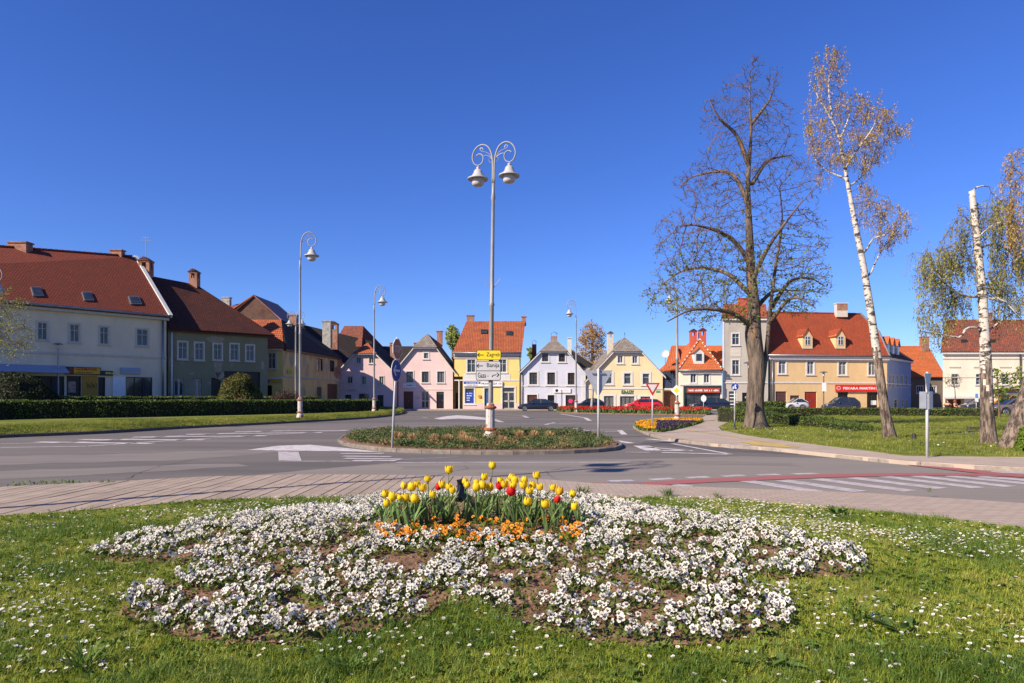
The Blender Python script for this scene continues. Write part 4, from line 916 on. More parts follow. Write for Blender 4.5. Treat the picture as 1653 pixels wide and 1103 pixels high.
for x0, x1 in ((1302.3, 1311), (1356, 1364.8)):
    du0, du1, dz0, dz1 = OP(fr, x0, x1, 542.5, 557); slope = (zr-zE)/5.6; of = -((dz0-.5)-zE)/slope+.3
    dz0 -= 0; mb = MB(); um = (du0+du1)/2; o1 = of+.1
    mb.fbox(fr, du0-.32, du1+.32, dz0-.45, dz1+.12, -5, o1); dm = mb.build('dormer', Pw_bak, R8)
    mb = MB(); mb.slab([P(du0-.32, dz1+.12, o1-.002), P(du1+.32, dz1+.12, o1-.002), P(um, dz1+1.0, o1-.002)], .1, d=fr.n*-.1); mb.build('dormer_gable', Pw_bak, dm)
    for s in (-1, 1): mb = MB(); mb.slab([P(um+s*.85, dz1-.12, o1+.15), P(um, dz1+1.15, o1+.15), P(um, dz1+1.15, -5), P(um+s*.85, dz1-.12, -5)], .1); mb.build('dormer_roof', T_redk, dm)
    mb = MB(); mb.fbox(fr, du0, du1, dz0, dz1, o1, o1+.02); mb.build('pane', M_glass, dm); mb = MB(); mb.fbox(fr, um-.04, um+.04, dz0, dz1, o1+.02, o1+.05)
    for zz in (dz0, dz0+.62*(dz1-dz0), dz1-.06): mb.fbox(fr, du0, du1, zz, zz+.06, o1+.021, o1+.049)
    for uu in (du0, du1-.06): mb.fbox(fr, uu, uu+.06, dz0, dz1, o1+.022, o1+.048)
    mb.build('sash', M_white, dm); mb = MB(); mb.fbox(fr, du0-.36, du1+.36, dz0-.55, dz0-.452, -2, o1+.12); mb.build('sill', M_metal, dm)
u0, u1, z0, z1 = OP(fr, 1347.5, 1418, 621.5, 632.3); mb = MB(); mb.fbox(fr, u0, u1, z0, z1, .08, .25); sg = mb.build('sign_board', M_signred, R8, )
ww = u1-u0; text('PEKARA MARTIN', 'lettering', M_wlet, sg, P(u0+ww*.165, z0+.27), fr.e, (0, 0, 1), ww*.72, z1-z0-.56, .255, bold=.035)
for uc_ in (u0+.38, u1-.3):
    mb = MB(); n = 20; R_ = [.3, .25]
    vs = [P(uc_+rr_*math.cos(2*math.pi*k/n), (z0+z1)/2+rr_*math.sin(2*math.pi*k/n)*.85, .254) for rr_ in R_ for k in range(n)]; mb.add(vs, [(k, (k+1) % n, n+(k+1) % n, n+k) for k in range(n)]); mb.build('round_emblem', M_wlet, sg)
    scribble('lettering', M_wlet, sg, P(uc_-.2, (z0+z1)/2-.05), fr.e, .4, .12, .256)
pipe(R8, [P(.55, b, .15), P(.55, zE-.4, .15)], .07); pipe(R8, [P(.15, b, .12), P(.15, zE-.4, .12)], .06, m=M_dark)
# blue side wing
fs = Fr(fr.B.xy, ((1470.5-CX)/F*101, 101)); zb_ = b
bw = [px_rect(fs, a, c, 606, 625) for a, c in ((1434.6, 1437.2), (1440.5, 1443.4), (1447.3, 1450.3), (1454.6, 1457.6), (1461.6, 1464.8))]; bl = [px_rect(fs, 1442.5, 1448.5, 645, 659.5), px_rect(fs, 1455, 1458, 646, 659.5), px_rect(fs, 1462, 1465, 646, 659.5)]
bw = [(r[0], r[1], r[2], r[3]) for r in bw]
zf = [o for o in bw+bl]
wall(R8, fs, [(0, b), (fs.L, b), (fs.L, zE), (0, zE)], zf, Pw_blue, name='blue_side_wall')
for r in zf: window(R8, fs, r, 'white', 1, 2, .09, sill=False, glass=M_glass, name='side_window')
band(R8, fs, 0.16, fs.L, zE-.4, zE, .25, M_white); band(R8, fs, .08, fs.L, 3.4, 3.55, .05, M_white)
mb = MB(); mb.slab([fs.P(0, zE, .35), fs.P(fs.L+.3, zE, .35), fs.P(fs.L-1.5, zE+3.2, -3.6), fs.P(1.5, zE+3.2, -3.6)], .16); mb.build('side_roof', T_brown, R8)
for k in range(3):
    u = 1.5+k*2.6; mb = MB(); mb.fbox(fs, u, u+1.3, zE+.5, zE+2.0, -3, -.35); dm = mb.build('dormer', M_white, R8)
    for s in (-1, 1): mb = MB(); mb.slab([fs.P(u+.65+s*.85, zE+1.8, -.2), fs.P(u+.65, zE+2.9, -.2), fs.P(u+.65, zE+2.9, -3), fs.P(u+.65+s*.85, zE+1.8, -3)], .1); mb.build('dormer_roof', T_bright, dm)
    mb = MB(); mb.slab([fs.P(u, zE+2.0, -.36), fs.P(u+1.3, zE+2.0, -.36), fs.P(u+.65, zE+2.7, -.36)], .08, d=fs.n*-.08); mb.build('dormer_gable', M_white, dm)
    mb = MB(); mb.fbox(fs, u+.3, u+1.0, zE+.7, zE+1.8, -.35, -.33); mb.build('pane', M_glass, dm)
# ---- orange roofed brown house beyond
fr = frpx(1463, 104, 1524, 104); zE = fr.uz(1500, 609)[1]; zr = W(0, 558.5, 108).z
w_ = [px_rect(fr, 1480, 1490, 623.5, 635), px_rect(fr, 1501, 1511, 624, 634.5)]
R = building('brown house with bright orange roof between the blue wall and the white house', fr); wall(R, fr, [(0, 0), (fr.L, 0), (fr.L, zE), (0, zE)], w_, Pw_brn); sidewalls(R, fr, 0, fr.L, zE, zE, 0, 8, Pw_brn)
for r in w_: window(R, fr, r, 'white', 3, 1, .1, glass=M_glass)
mb = MB(); mb.slab([fr.P(-1, zE, .5), fr.P(fr.L, zE, .5), fr.P(fr.L, zr, -4), fr.P(-1, zr, -4)], .18); mb.build('roof', T_bright, R)
mb = MB(); mb.slab([fr.P(-1, zE, -8.5), fr.P(fr.L, zE, -8.5), fr.P(fr.L, zr, -4), fr.P(-1, zr, -4)], .18); mb.build('roof', T_bright, R)
chimney(R, W(1492, 0, 107.5).x, 107.5, zr-1.5, zr+1.3, 1.1, .8)
# ---- white house on the right with porch and garage
fr = frpx(1522, 80, 1800, 80); fr.n = Vector((-.68, -1, 0)); zE = fr.uz(1580, 568)[1]; zr = W(0, 516, 85).z
w_ = [px_rect(fr, a, c, 604, 621) for a, c in ((1536, 1546.5), (1575.5, 1586), (1617.5, 1628.5), (1672, 1683))]; pd = px_rect(fr, 1527.5, 1551, 645, 663); pd = (pd[0], pd[1], .1, pd[3])
R9 = building('large white house with weathered brown-red roof behind the birches', fr); wall(R9, fr, [(0, 0), (fr.L, 0), (fr.L, zE), (0, zE)], w_+[pd], Pw_white); sidewalls(R9, fr, 0, fr.L, zE, zE, 0, 11, Pw_white)
for r in w_: window(R9, fr, r, 'white', 2, 3, .08, glass=M_glass)
for r in w_: band(R9, fr, r[0]-.3, r[1]+.3, r[3]+.75, r[3]+.88, .08, M_cream, 'window_cornice')
door(R9, fr, pd, M_brd, panels=2)
mb = MB(); mb.fbox(fr, .2, 4.8, pd[3]+.1, pd[3]+.35, .01, 2); mb.build('porch_roof', M_white, R9); mb = MB(); mb.fbox(fr, 2.5, 4.3, .1, pd[3]+.09, .01, 1.5); mb.build('porch', M_white, R9)
band(R9, fr, 0, fr.L, zE-.3, zE, .3, M_white); band(R9, fr, 0, fr.L, zE-.9, zE-.75, .06, M_cream, 'frieze'); band(R9, fr, 0, fr.L, 3.9, 4.0, .05, M_cream)
mb = MB(); mb.slab([fr.P(-.2, zE, .4), fr.P(fr.L, zE, .4), fr.P(fr.L, zr, -5), fr.P(.1, zr, -5)], .18); mb.build('roof', T_mix, R9)
mb = MB(); mb.slab([fr.P(-.2, zE, -11), fr.P(fr.L, zE, -11), fr.P(fr.L, zr, -5), fr.P(.1, zr, -5)], .18); mb.build('roof', T_mix, R9)
mb = MB(); mb.slab([fr.P(.1, zE-.1, 0), fr.P(.1, zE-.1, -11), fr.P(.1, zr-.15, -5)], .2, d=fr.e*.2); mb.build('gable', Pw_white, R9)
chimney(R9, W(1594, 0, 85).x, 85, zr-.5, zr+.7, .9, .6); pipe(R9, [fr.P(fr.uz(1647, 600)[0], .1, .15), fr.P(fr.uz(1647, 600)[0], zE, .15)], .08, m=M_dark)
for px in (1556, 1600): 
    mb = MB(); u, z = fr.uz(px, 553, -1.4); mb.fbox(fr, u-.35, u+.35, z-.15, z+.35, -2.2, -1.0); mb.build('roof_vent', M_dark, R9)
fg = frpx(1606, 66, 1760, 66); fg.n = Vector((-.74, -1, 0)); zt = fg.uz(1640, 628)[1]; R = building('pale yellow flat-roofed garage at the right edge', fg, name='garage', cat='garage')
mb = MB(); mb.fbox(fg, 0, fg.L, 0, zt-.3, -6, 0); mb.build('wall', Pw_ylt, R); mb = MB(); mb.fbox(fg, -.4, fg.L, zt-.3, zt, -6.3, .4); mb.build('roof', T_brown, R)
mb = MB(); mb.fbox(fg, -.3, fg.L, zt-.55, zt-.301, .01, .3); mb.build('fascia', M_metal, R)

# ================= left side of the square (in shade)
P0 = Vector((-36.7, 50.2)); dirA = Vector((.66, .75)).normalized()
fr = Fr((P0-dirA*14)[:], ((268.5-CX)/F*58.6, 58.6)); b = .3
zE = fr.uz(140, 500)[1]
up = [px_rect(fr, *q) for q in ((61, 76, 521, 548.5), (113, 127.5, 524, 552), (161.5, 174.5, 528, 555.5), (221, 238.5, 532, 558))]
up += [(up[0][0]-3.3-k*3.2, up[0][0]-2.3-k*3.2, up[0][2], up[0][3]) for k in range(3)]
def gnd(x0, x1, y0): r = px_rect(fr, x0, x1, y0, 640); return (r[0], r[1], b, r[3])
go = [gnd(45, 104, 607), gnd(107.5, 131, 607), gnd(158.5, 170, 609), gnd(203.5, 246, 609)]
R10 = building('long cream house in shade with three skylights and shop fronts along the street', fr)
wall(R10, fr, [(0, b), (fr.L, b), (fr.L, zE), (0, zE)], up+go, Pw_crm2); sidewalls(R10, fr, 0, fr.L, zE, zE, b, 13, Pw_crm2)
for r in up: window(R10, fr, r, 'cream', 2, 2, .13)
for r in go: window(R10, fr, r, 'none', 3 if r[1]-r[0] > 2 else 1, 1, 0, sill=False, glass=M_glass if r is go[3] else M_black, lab='dark shop window')
band(R10, fr, 0, fr.L, *[fr.uz(150, y)[1] for y in (575, 571.5)], .08, M_cream); band(R10, fr, 0, fr.L+.1, zE-.35, zE, .35, M_cream)
P = fr.P
r = px_rect(fr, -40, 104, 593, 602); M_awn = mat('pale_awning', (.32, .36, .45), (.26, .3, .38), 3, rough=.6, stretch=(1, 1, 8))
zaw = fr.uz(60, 597)[1]; mb = MB(); mb.slab([P(r[0], zaw+.35, .05), P(r[1], zaw+.35, .05), P(r[1], zaw-.2, 1.2), P(r[0], zaw-.2, 1.2)], .06); mb.build('awning', M_awn, R10)
r = px_rect(fr, 105.5, 160.5, 592, 604.5); z0, z1 = fr.uz(133, 605)[1], fr.uz(133, 593)[1]; mb = MB(); mb.fbox(fr, r[0], r[1], z0, z1, .02, .3); sg = mb.build('sign_board', M_dark, R10)
ub = fr.uz(117, 598)[0]; mb = MB(); mb.fbox(fr, ub, r[1]-.06, z0+.06, z1-.06, .3, .32); mb.build('yellow_panel', mat('germania_yellow', (.75, .38, .02)), sg)
M_gred = mat('deep_red_lettering', (.45, .02, .01), rough=.5)
text('GERMANIA', 'lettering', M_gred, sg, P(ub+.15, z0+.3), fr.e, (0, 0, 1), r[1]-ub-.4, (z1-z0)*.42, .325, bold=.03); scribble('lettering', M_ink, sg, P(ub+.2, z0+.12), fr.e, (r[1]-ub)*.6, .1, .325)
text('G', 'emblem', M_gred, sg, P(r[0]+.12, z0+.12), fr.e, (0, 0, 1), ub-r[0]-.2, z1-z0-.25, .305, bold=.06)
r = px_rect(fr, 132, 157.5, 607, 640); mb = MB(); mb.fbox(fr, r[0], r[1], b, r[3], .01, .06); yp = mb.build('yellow_panel', mat('dull_yellow_panel', (.5, .27, .03), (.4, .2, .04), 6), R10)
mb = MB(); 
for k in range(7): u = r[0]+.3+.11*k; mb.tube([P(u, r[3]-.5-.1*(k % 3), .065), P(u+.12, r[3]-1.0+.08*(k % 2), .065)], .02, 4)
mb.build('graffiti', M_ink, yp)
r = px_rect(fr, 110, 123, 616, 634); mb = MB(); mb.fbox(fr, *r, -.13, -.1); pp = mb.build('poster', mat('poster_print', (.5, .4, .3), (.25, .08, .08), 6), R10)
r = px_rect(fr, 161.5, 181, 599, 606.5); mb = MB(); mb.fbox(fr, *r, .02, .2); s2 = mb.build('sign_board', M_dark, R10); scribble('lettering', M_signyel, s2, P(r[0]+.35, r[2]+.1), fr.e, .7, .2, .205)
r = px_rect(fr, 181.5, 201.5, 608, 640); mb = MB(); mb.fbox(fr, r[0], r[1], b, r[3], .01, .08); mb.build('white_panel', M_signw, R10)
r = px_rect(fr, 194.5, 225, 594, 604); mb = MB(); mb.fbox(fr, *r, .03, .18); mb.build('sign_board', M_awn, R10)
slope = .84; dr_ = 7; zr = zE+slope*dr_+.2
mb = MB(); mb.slab([P(0, zE, .5), P(fr.L+.1, zE, .5), P(fr.L+.1, zr, -dr_), P(0, zr-1.9, -dr_)], .18); mb.build('roof', T_red, R10)
mb = MB(); mb.slab([P(0, zE, -14.5), P(fr.L+.1, zE, -14.5), P(fr.L+.1, zr, -dr_), P(0, zr-1.9, -dr_)], .18); mb.build('roof', T_red, R10)
mb = MB(); mb.slab([P(fr.L, zE-.1, 0), P(fr.L, zE-.1, -14), P(fr.L, zr-.1, -dr_)], .25, d=fr.e*-.25); mb.build('gable', Pw_crm2, R10)
mb = MB(); mb.slab([P(fr.L+.02, zE+.12, .55), P(fr.L+.32, zE+.12, .55), P(fr.L+.32, zr+.15, -dr_), P(fr.L+.02, zr+.15, -dr_)], .3); mb.build('verge_flashing', M_white, R10)
mb = MB(); mb.tube([P(0, zE, .6), P(fr.L+.1, zE, .6)], .1, 8); mb.build('gutter', M_metal, R10, smooth=True)
for k in range(int(fr.L/.42)): mb = MB(); a = k*.42; zq = zr-1.9*(1-a/fr.L); mb.tube([P(a, zq+.03, -dr_), P(a+.37, zq+.08, -dr_)], .12, 6); mb.build('ridge_tile', T_red, R10)
def roofpt(px, py, lift=.0):
    # intersect view ray with the front roof plane
    a = P(0, zE, .5); n_ = (P(1, zE, .5)-a).cross(P(0, zr, -dr_)-a).normalized(); 
    if n_.z < 0: n_ = -n_
    a = a+n_*lift; d = Vector(((px-CX)/F, 1, -(py-HY)/F)); o = Vector((0, 0, CH)); t = (a-o).dot(n_)/d.dot(n_); return o+d*t, n_
for (x0, x1, y0, y1, sk) in ((51.5, 69, 463, 477, -4), (134, 150, 471, 484.5, -4), (209, 227.5, 478, 490.5, -4)):
    q = [roofpt(x0+2, y1, .1)[0], roofpt(x1+2, y1, .1)[0], roofpt(x1+sk, y0, .1)[0], roofpt(x0+sk+2, y0, .1)[0]]; n_ = roofpt(0, 470)[1]
    mb = MB(); mb.slab(q, .1, d=-n_*.1); so = mb.build('skylight', M_metal, R10); cc = sum(q, Vector())/4; mb = MB(); mb.slab([cc+(p-cc)*.8+n_*.02 for p in q], .015, d=-n_*.015); mb.build('pane', M_glass, so)
cu = fr.uz(33, 398, -dr_)[0]; p = P(cu, 0, -dr_); chimney(R10, p.x, p.y, zr-1.9, zr-.3, 1.5, .8); p = P(fr.uz(192, 418, -dr_)[0], 0, -dr_-.3); chimney(R10, p.x, p.y, zr-.6, zr+.35, 1.0, .6)
pipe(R10, [P(fr.L-.35, b, .15), P(fr.L-.35, zE-.2, .15)], .09)
# ---- green house
A2 = Vector(((271.5-CX)/F*58.9, 58.9)); B2 = Vector(((432-CX)/F*64.8, 64.8)); fr = Fr(A2[:], B2[:]); P = fr.P; zE = (fr.uz(280, 531)[1]+fr.uz(425, 541)[1])/2
up = [px_rect(fr, *q) for q in ((288, 301.5, 552.5, 579.5), (315, 328, 554, 581), (345, 357.5, 556, 580.5), (372, 384.5, 556, 581.5), (397.5, 409.5, 558, 582.5))]
def gnd(x0, x1, y0): r = px_rect(fr, x0, x1, y0, 640); return (r[0], r[1], b, r[3])
go = [gnd(281.5, 297, 610.5), gnd(312, 325.5, 611.5), gnd(341, 356.5, 610)]; dk = px_rect(fr, 362, 420, 600, 640); dk = (dk[0], dk[1], b, dk[3])
R11 = building('shabby olive green house in shade with five upper windows and peeling plaster', fr)
wall(R11, fr, [(0, b), (fr.L, b), (fr.L, zE), (0, zE)], up+go+[dk], Pw_grn); sidewalls(R11, fr, 0, fr.L, zE, zE, b, 11, Pw_grn)
for r in up: window(R11, fr, r, 'cream', 2, 2, .13, glass=M_glass)
for r in go[:2]: door(R11, fr, r, M_oldw, panels=2, glass=True)
door(R11, fr, go[2], M_black, panels=1); window(R11, fr, dk, 'none', 3, 1, 0, sill=False, glass=M_black, lab='dark shop opening')
band(R11, fr, 0, fr.L+.2, zE-.25, zE, .35, M_brownf)
M_peel = mat('bare_plaster', (.38, .33, .24), (.25, .2, .13), 3, rough=.95, bump=.4)
for (x, y, rx_, rz_) in ((352, 592, .45, 1.1), (353, 606, .5, .5), (276, 590, .22, 1.0), (310, 603, .3, .16), (349, 548, 1.0, .45), (424, 590, .2, .5)):
    u, z = fr.uz(x, y); n = 14; mb = MB(); vs = [(u+rx_*math.cos(2*math.pi*k/n)*random.uniform(.5, 1.1), z+rz_*math.sin(2*math.pi*k/n)*random.uniform(.5, 1.1)) for k in range(n)]
    vs = [(min(max(a, .02), fr.L), c) for a, c in vs]
    mb.slab([P(a, c, .012) for a, c in vs], .012, d=fr.n*-.012); mb.build('plaster_patch', M_peel, R11)
dr_ = 5.5; zr = zE+5.3; hipU = fr.L*.46
mb = MB(); mb.slab([P(-.0, zE, .55), P(fr.L+.5, zE, .55), P(hipU, zr-.35, -dr_), P(-.0, zr, -dr_)], .18); mb.build('roof', T_dark if 0 else brickmat('dark_red_tiles', (.13, .035, .022), (.09, .026, .018), (.04, .015, .01), .2, .22, .03, stain=(.05, .02, .015), bump=1), R11)
mb = MB(); mb.slab([P(fr.L+.5, zE, .55), P(fr.L+.5, zE, -11.5), P(hipU, zr-.35, -dr_)], .18); mb.build('hip_roof', MATS['dark_red_tiles'], R11)
mb = MB(); mb.slab([P(0, zE, -11.5), P(fr.L+.5, zE, -11.5), P(hipU, zr-.35, -dr_), P(0, zr, -dr_)], .18); mb.build('roof', MATS['dark_red_tiles'], R11)
mb = MB(); mb.slab([P(.05, zE-.1, 0), P(.05, zE-.1, -11), P(.05, zr-.2, -dr_)], .2, d=fr.e*.2); mb.build('gable', Pw_grn, R11)
u = fr.uz(228, 430, -dr_)[0]; p = P(u+.4, 0, -dr_); chimney(R11, p.x, p.y, zr-1, zr+.55, 1.0, .8, kind='arch'); antp = p.copy(); antz = zr+1.6
u = fr.uz(314, 450, -dr_)[0]; p = P(u, 0, -dr_); chimney(R11, p.x, p.y, zr-1, zr+.2, .8, .7, kind='arch')
pipe(R11, [P(.25, b, .15), P(.25, zE-.3, .15)], .08, m=M_white)
AN = thing('tv_antenna', 'thin television antenna above the twin-arched brick chimney', 'antenna', (antp.x, antp.y, antz)); mb = MB(); mb.tube([(antp.x, antp.y, antz), (antp.x, antp.y, antz+2.0)], .03, 6); mb.build('mast', M_metal, AN)
for z, l in ((1.9, .35), (1.65, .5)):
    mb = MB(); mb.tube([(antp.x-l, antp.y, antz+z), (antp.x+l, antp.y, antz+z-.05)], .02, 5); mb.build('rod', M_metal, AN)
# ---- brick gable behind
fr = frpx(356, 88, 456, 88); R = building('tall dark brick gable with metal roof rising behind the green house', fr); P = fr.P; ua = fr.uz(410, 478)[0]; zt = fr.uz(410, 478)[1]; zl = fr.uz(378, 497)[1]; ul = fr.uz(378, 497)[0]; zrr = fr.uz(452, 516)[1]
M_bwall = brickmat('dark_brick_wall', (.16, .06, .04), (.12, .045, .03), (.12, .09, .07), .3, .1, .02, stain=(.08, .035, .025), sc=1)
mb = MB(); mb.slab([P(ul, 0), P(fr.L, 0), P(fr.L, zrr-.4), P(ua, zt), P(ul, zl)], 1, d=fr.n*-.4); mb.build('gable_wall', M_bwall, R)
mb = MB(); mb.fbox(fr, 0, ul-.01, 0, fr.uz(360, 498)[1], -9, -1); mb.build('wall', M_bwall, R)
M_tin = mat('rusty_red_tin', (.3, .1, .06), (.2, .07, .05), 3, rough=.5, metal=.1, stretch=(6, 1, 1))
mb = MB(); mb.slab([P(-.4, zl-.3, .3), P(ul+.3, zl-.3, .3), P(ua+.1, zt+.15, .2), P(ua-3.2, zt+.15, -6), P(-.4+.5, zt-.1, -6)], .12); mb.build('roof', M_tin, R)
mb = MB(); mb.slab([P(ua, zt+.15, .2), P(fr.L+.3, zrr-.3, .2), P(fr.L+.3, zrr-.3, -9), P(ua, zt+.15, -9)], .12); mb.build('roof', M_tin, R)
mb = MB(); mb.slab([P(ua, zt+.15, .2), P(ul-.1, zl-.1, .2), P(ul-.1, zl-.1, -9), P(ua, zt+.15, -9)], .12); mb.build('roof', M_tin, R)
chimney(R, W(366, 0, 92).x, 92, zt-1.5, zt+.3, 1.0, .7, M_conc)
# ---- old yellow corner house
C0 = Vector(((457-CX)/F*68, 68)); d2 = Vector((.085, .996)).normalized(); L2 = 16.5
fF = Fr(((412-CX)/F*68, 68), C0[:]); f2 = Fr(C0[:], (C0+d2*L2)[:]); b = .12
zE = fF.uz(440, 562)[1]
R12 = building('old ochre corner house with crumbling plaster and a long dark roof', fF)
w1 = [px_rect(fF, 432.5, 444.5, 570, 595)]; wl = px_rect(fF, 429, 439, 622, 640)
wall(R12, fF, [(0, b), (fF.L, b), (fF.L, zE), (0, zE)], w1+[wl], Pw_yel); window(R12, fF, w1[0], 'cream', 2, 2, .16, glass=M_curt); window(R12, fF, wl, 'none', 1, 1, 0, glass=M_black)
band(R12, fF, 0, fF.L, zE-.25, zE, .3, M_cream); band(R12, fF, 0, fF.L, *[fF.uz(440, y)[1] for y in (612.5, 609)], .25, M_white, 'awning'); 
r = px_rect(fF, 420, 434.5, 613, 619.5); mb = MB(); mb.fbox(fF, *r, .03, .2); mb.build('blue_sign', mat('pale_blue_sign', (.2, .24, .5)), R12)
r = px_rect(fF, 436.5, 455, 612.8, 617); mb = MB(); mb.fbox(fF, *r, .03, .2); mb.build('orange_sign', mat('amber_sign', (.7, .4, .05)), R12)
w2 = [px_rect(f2, 512.5, 521, 579, 599), px_rect(f2, 532.5, 540, 582, 600)]; dd2 = [px_rect(f2, 511.5, 519.5, 625, 646), px_rect(f2, 528.5, 545, 620, 646)]; dd2 = [(a, c, b, z) for a, c, _, z in dd2]
wall(R12, f2, [(0, b), (f2.L, b), (f2.L, zE), (0, zE)], w2+dd2, Pw_old)
mb = MB(); mb.add([f2.P(f2.L, b), f2.P(f2.L, b, -9), f2.P(f2.L, zE, -9), f2.P(f2.L, zE)], [(0, 1, 2, 3)]); mb.build('wall', Pw_old, R12)
for r in w2: window(R12, f2, r, 'none', 2, 2, 0, glass=M_glass)
door(R12, f2, dd2[0], M_dark, panels=1); door(R12, f2, dd2[1], M_brd, panels=2, lab='brown garage door')
band(R12, f2, .1, f2.L, zE-.25, zE, .3, M_brownf); band(R12, f2, 0.02, f2.L, *[f2.uz(490, y)[1] for y in (611.5, 609)], .08, Pw_grey)
r = px_rect(f2, 463, 471, 597, 604); mb = MB(); mb.fbox(f2, *r, .02, .08); mb.build('sign_board', mat('lime_sign', (.35, .4, .04)), R12)
for (x, y, rx_, rz_) in ((545, 600, 1.6, .9), (548, 585, .9, .8), (470, 580, .5, 1.0), (492, 640, .3, .8)):
    u, z = f2.uz(x, y); n = 12; mb = MB(); mb.slab([f2.P(u+rx_*math.cos(6.283*k/n)*random.uniform(.6, 1.1), z+rz_*math.sin(6.283*k/n)*random.uniform(.6, 1.1), .012) for k in range(n)], .01, d=f2.n*-.012); mb.build('exposed_brick_patch', M_brick if x > 500 else M_peel, R12)
nr = W(454, 516, 70.5); nl = W(440, 516, 70.5)
mb = MB(); mb.slab([fF.P(-.3, zE, .4), fF.P(fF.L+.2, zE, .4), nr, nl-Vector((2.2, 0, 0))], .16); mb.build('hip_roof', T_mix if 0 else T_orange, R12)
far_e = f2.P(f2.L, zE, .4); fr_r = W(494, 533.5, 81)
mb = MB(); mb.slab([f2.P(-.2, zE, .4), far_e, fr_r, nr], .16); mb.build('roof', T_dark, R12)
Rd = thing('house', 'dark roofed house rising behind the first pink house', 'house', W(545, 660, 98)[:]); q_ = [W(486, 575, 95), W(602, 590, 97), W(600, 551, 102), W(488, 524, 99)]; mb = MB(); mb.slab(q_, .2); mb.build('roof', T_dark, Rd)
mb = MB(); mb.slab([q_[2], q_[3], q_[3]+Vector((0, 6, -4)), q_[2]+Vector((1, 5, -4))], .2); mb.build('roof', T_dark, Rd); mb = MB(); mb.slab([W(490, 577, 95.5), W(600, 592, 97.3), W(600, 660, 97.3), W(490, 660, 95.5)], .3, d=Vector((0, .3, 0))); mb.build('wall', Pw_old, Rd)
mb = MB(); mb.slab([nr, fr_r, Vector((fr_r.x-5, 84, zE)), Vector((nr.x-5, 74, zE))], .16); mb.build('roof', T_dark, R12)
chimney(R12, W(474.5, 0, 77).x, 77, nr.z-1.3, nr.z+.75+.4, .8, .8)
q = W(528.5, 520, 84); chimney(R12, q.x, 84, nr.z-2, W(0, 520, 84).z, 1.0, .9, M_conc, kind='flat'); q = W(540, 524, 86); chimney(R12, q.x, 86, nr.z-2, W(0, 532, 86).z, .9, .7, M_brick, kind='arch')
# ---- orange roof house behind it
fr = frpx(537, 100, 590, 100); R = building('house with orange roof end peeping over the long dark roof', fr); P = fr.P; zE = fr.uz(560, 560)[1]; zr = fr.uz(570, 525)[1]+.3; zg = fr.uz(606, 556)[1]
mb = MB(); mb.fbox(fr, 0, fr.L+1.5, 0, zE, -8, 0); mb.build('wall', Pw_brn, R)
u0, u1 = fr.uz(545, 530)[0], fr.uz(577, 530)[0]
mb = MB(); mb.slab([P(0, zE, .3), P(fr.L-.5, zE, .3), P(u1, zr, -4), P(u0, zr, -4)], .15); mb.build('roof', T_mix, R)
mb = MB(); mb.slab([P(fr.L-.5, zE, .3), P(fr.L+1.6, zE, -8), P(u1, zr, -4)], .15); mb.build('hip_roof', T_red, R)
mb = MB(); mb.slab([P(0, zE, -8.5), P(fr.L+1.6, zE, -8.5), P(u1, zr, -4), P(u0, zr, -4)], .15); mb.build('roof', T_mix, R)
# ================================================================ STREET LAMPS
M_pole = mat('grey_painted_pole', (.3, .295, .29), (.2, .195, .19), 3, rough=.45, spec=.5, c3=(.2, .1, .05), s3=2.5, t3=(.66, .72), stretch=(1, 1, .4))
M_rust = mat('rusty_pole_base', (.46, .44, .41), (.3, .17, .08), 5, rough=.8, bump=.3, c3=(.33, .11, .035), s3=4.5, t3=(.54, .6), lo=.3, hi=.42)
M_rust2 = mat('rusty_iron', (.34, .12, .04), (.2, .07, .03), 8, rough=.9, bump=.4)
M_lamp = mat('lamp_shade_paint', (.44, .43, .42), (.34, .33, .32), 4, rough=.4)
M_lglass = mat('milky_lamp_glass', (.5, .45, .42), (.42, .38, .36), 4, rough=.3)
ARM = [(.03, 0), (.03, .6), (.06, .92), (.14, 1.15), (.25, 1.28), (.42, 1.34), (.60, 1.28), (.73, 1.12), (.77, .92), (.70, .73), (.56, .66), (.42, .73), (.375, .88), (.42, 1.0), (.54, 1.04), (.64, .97)]
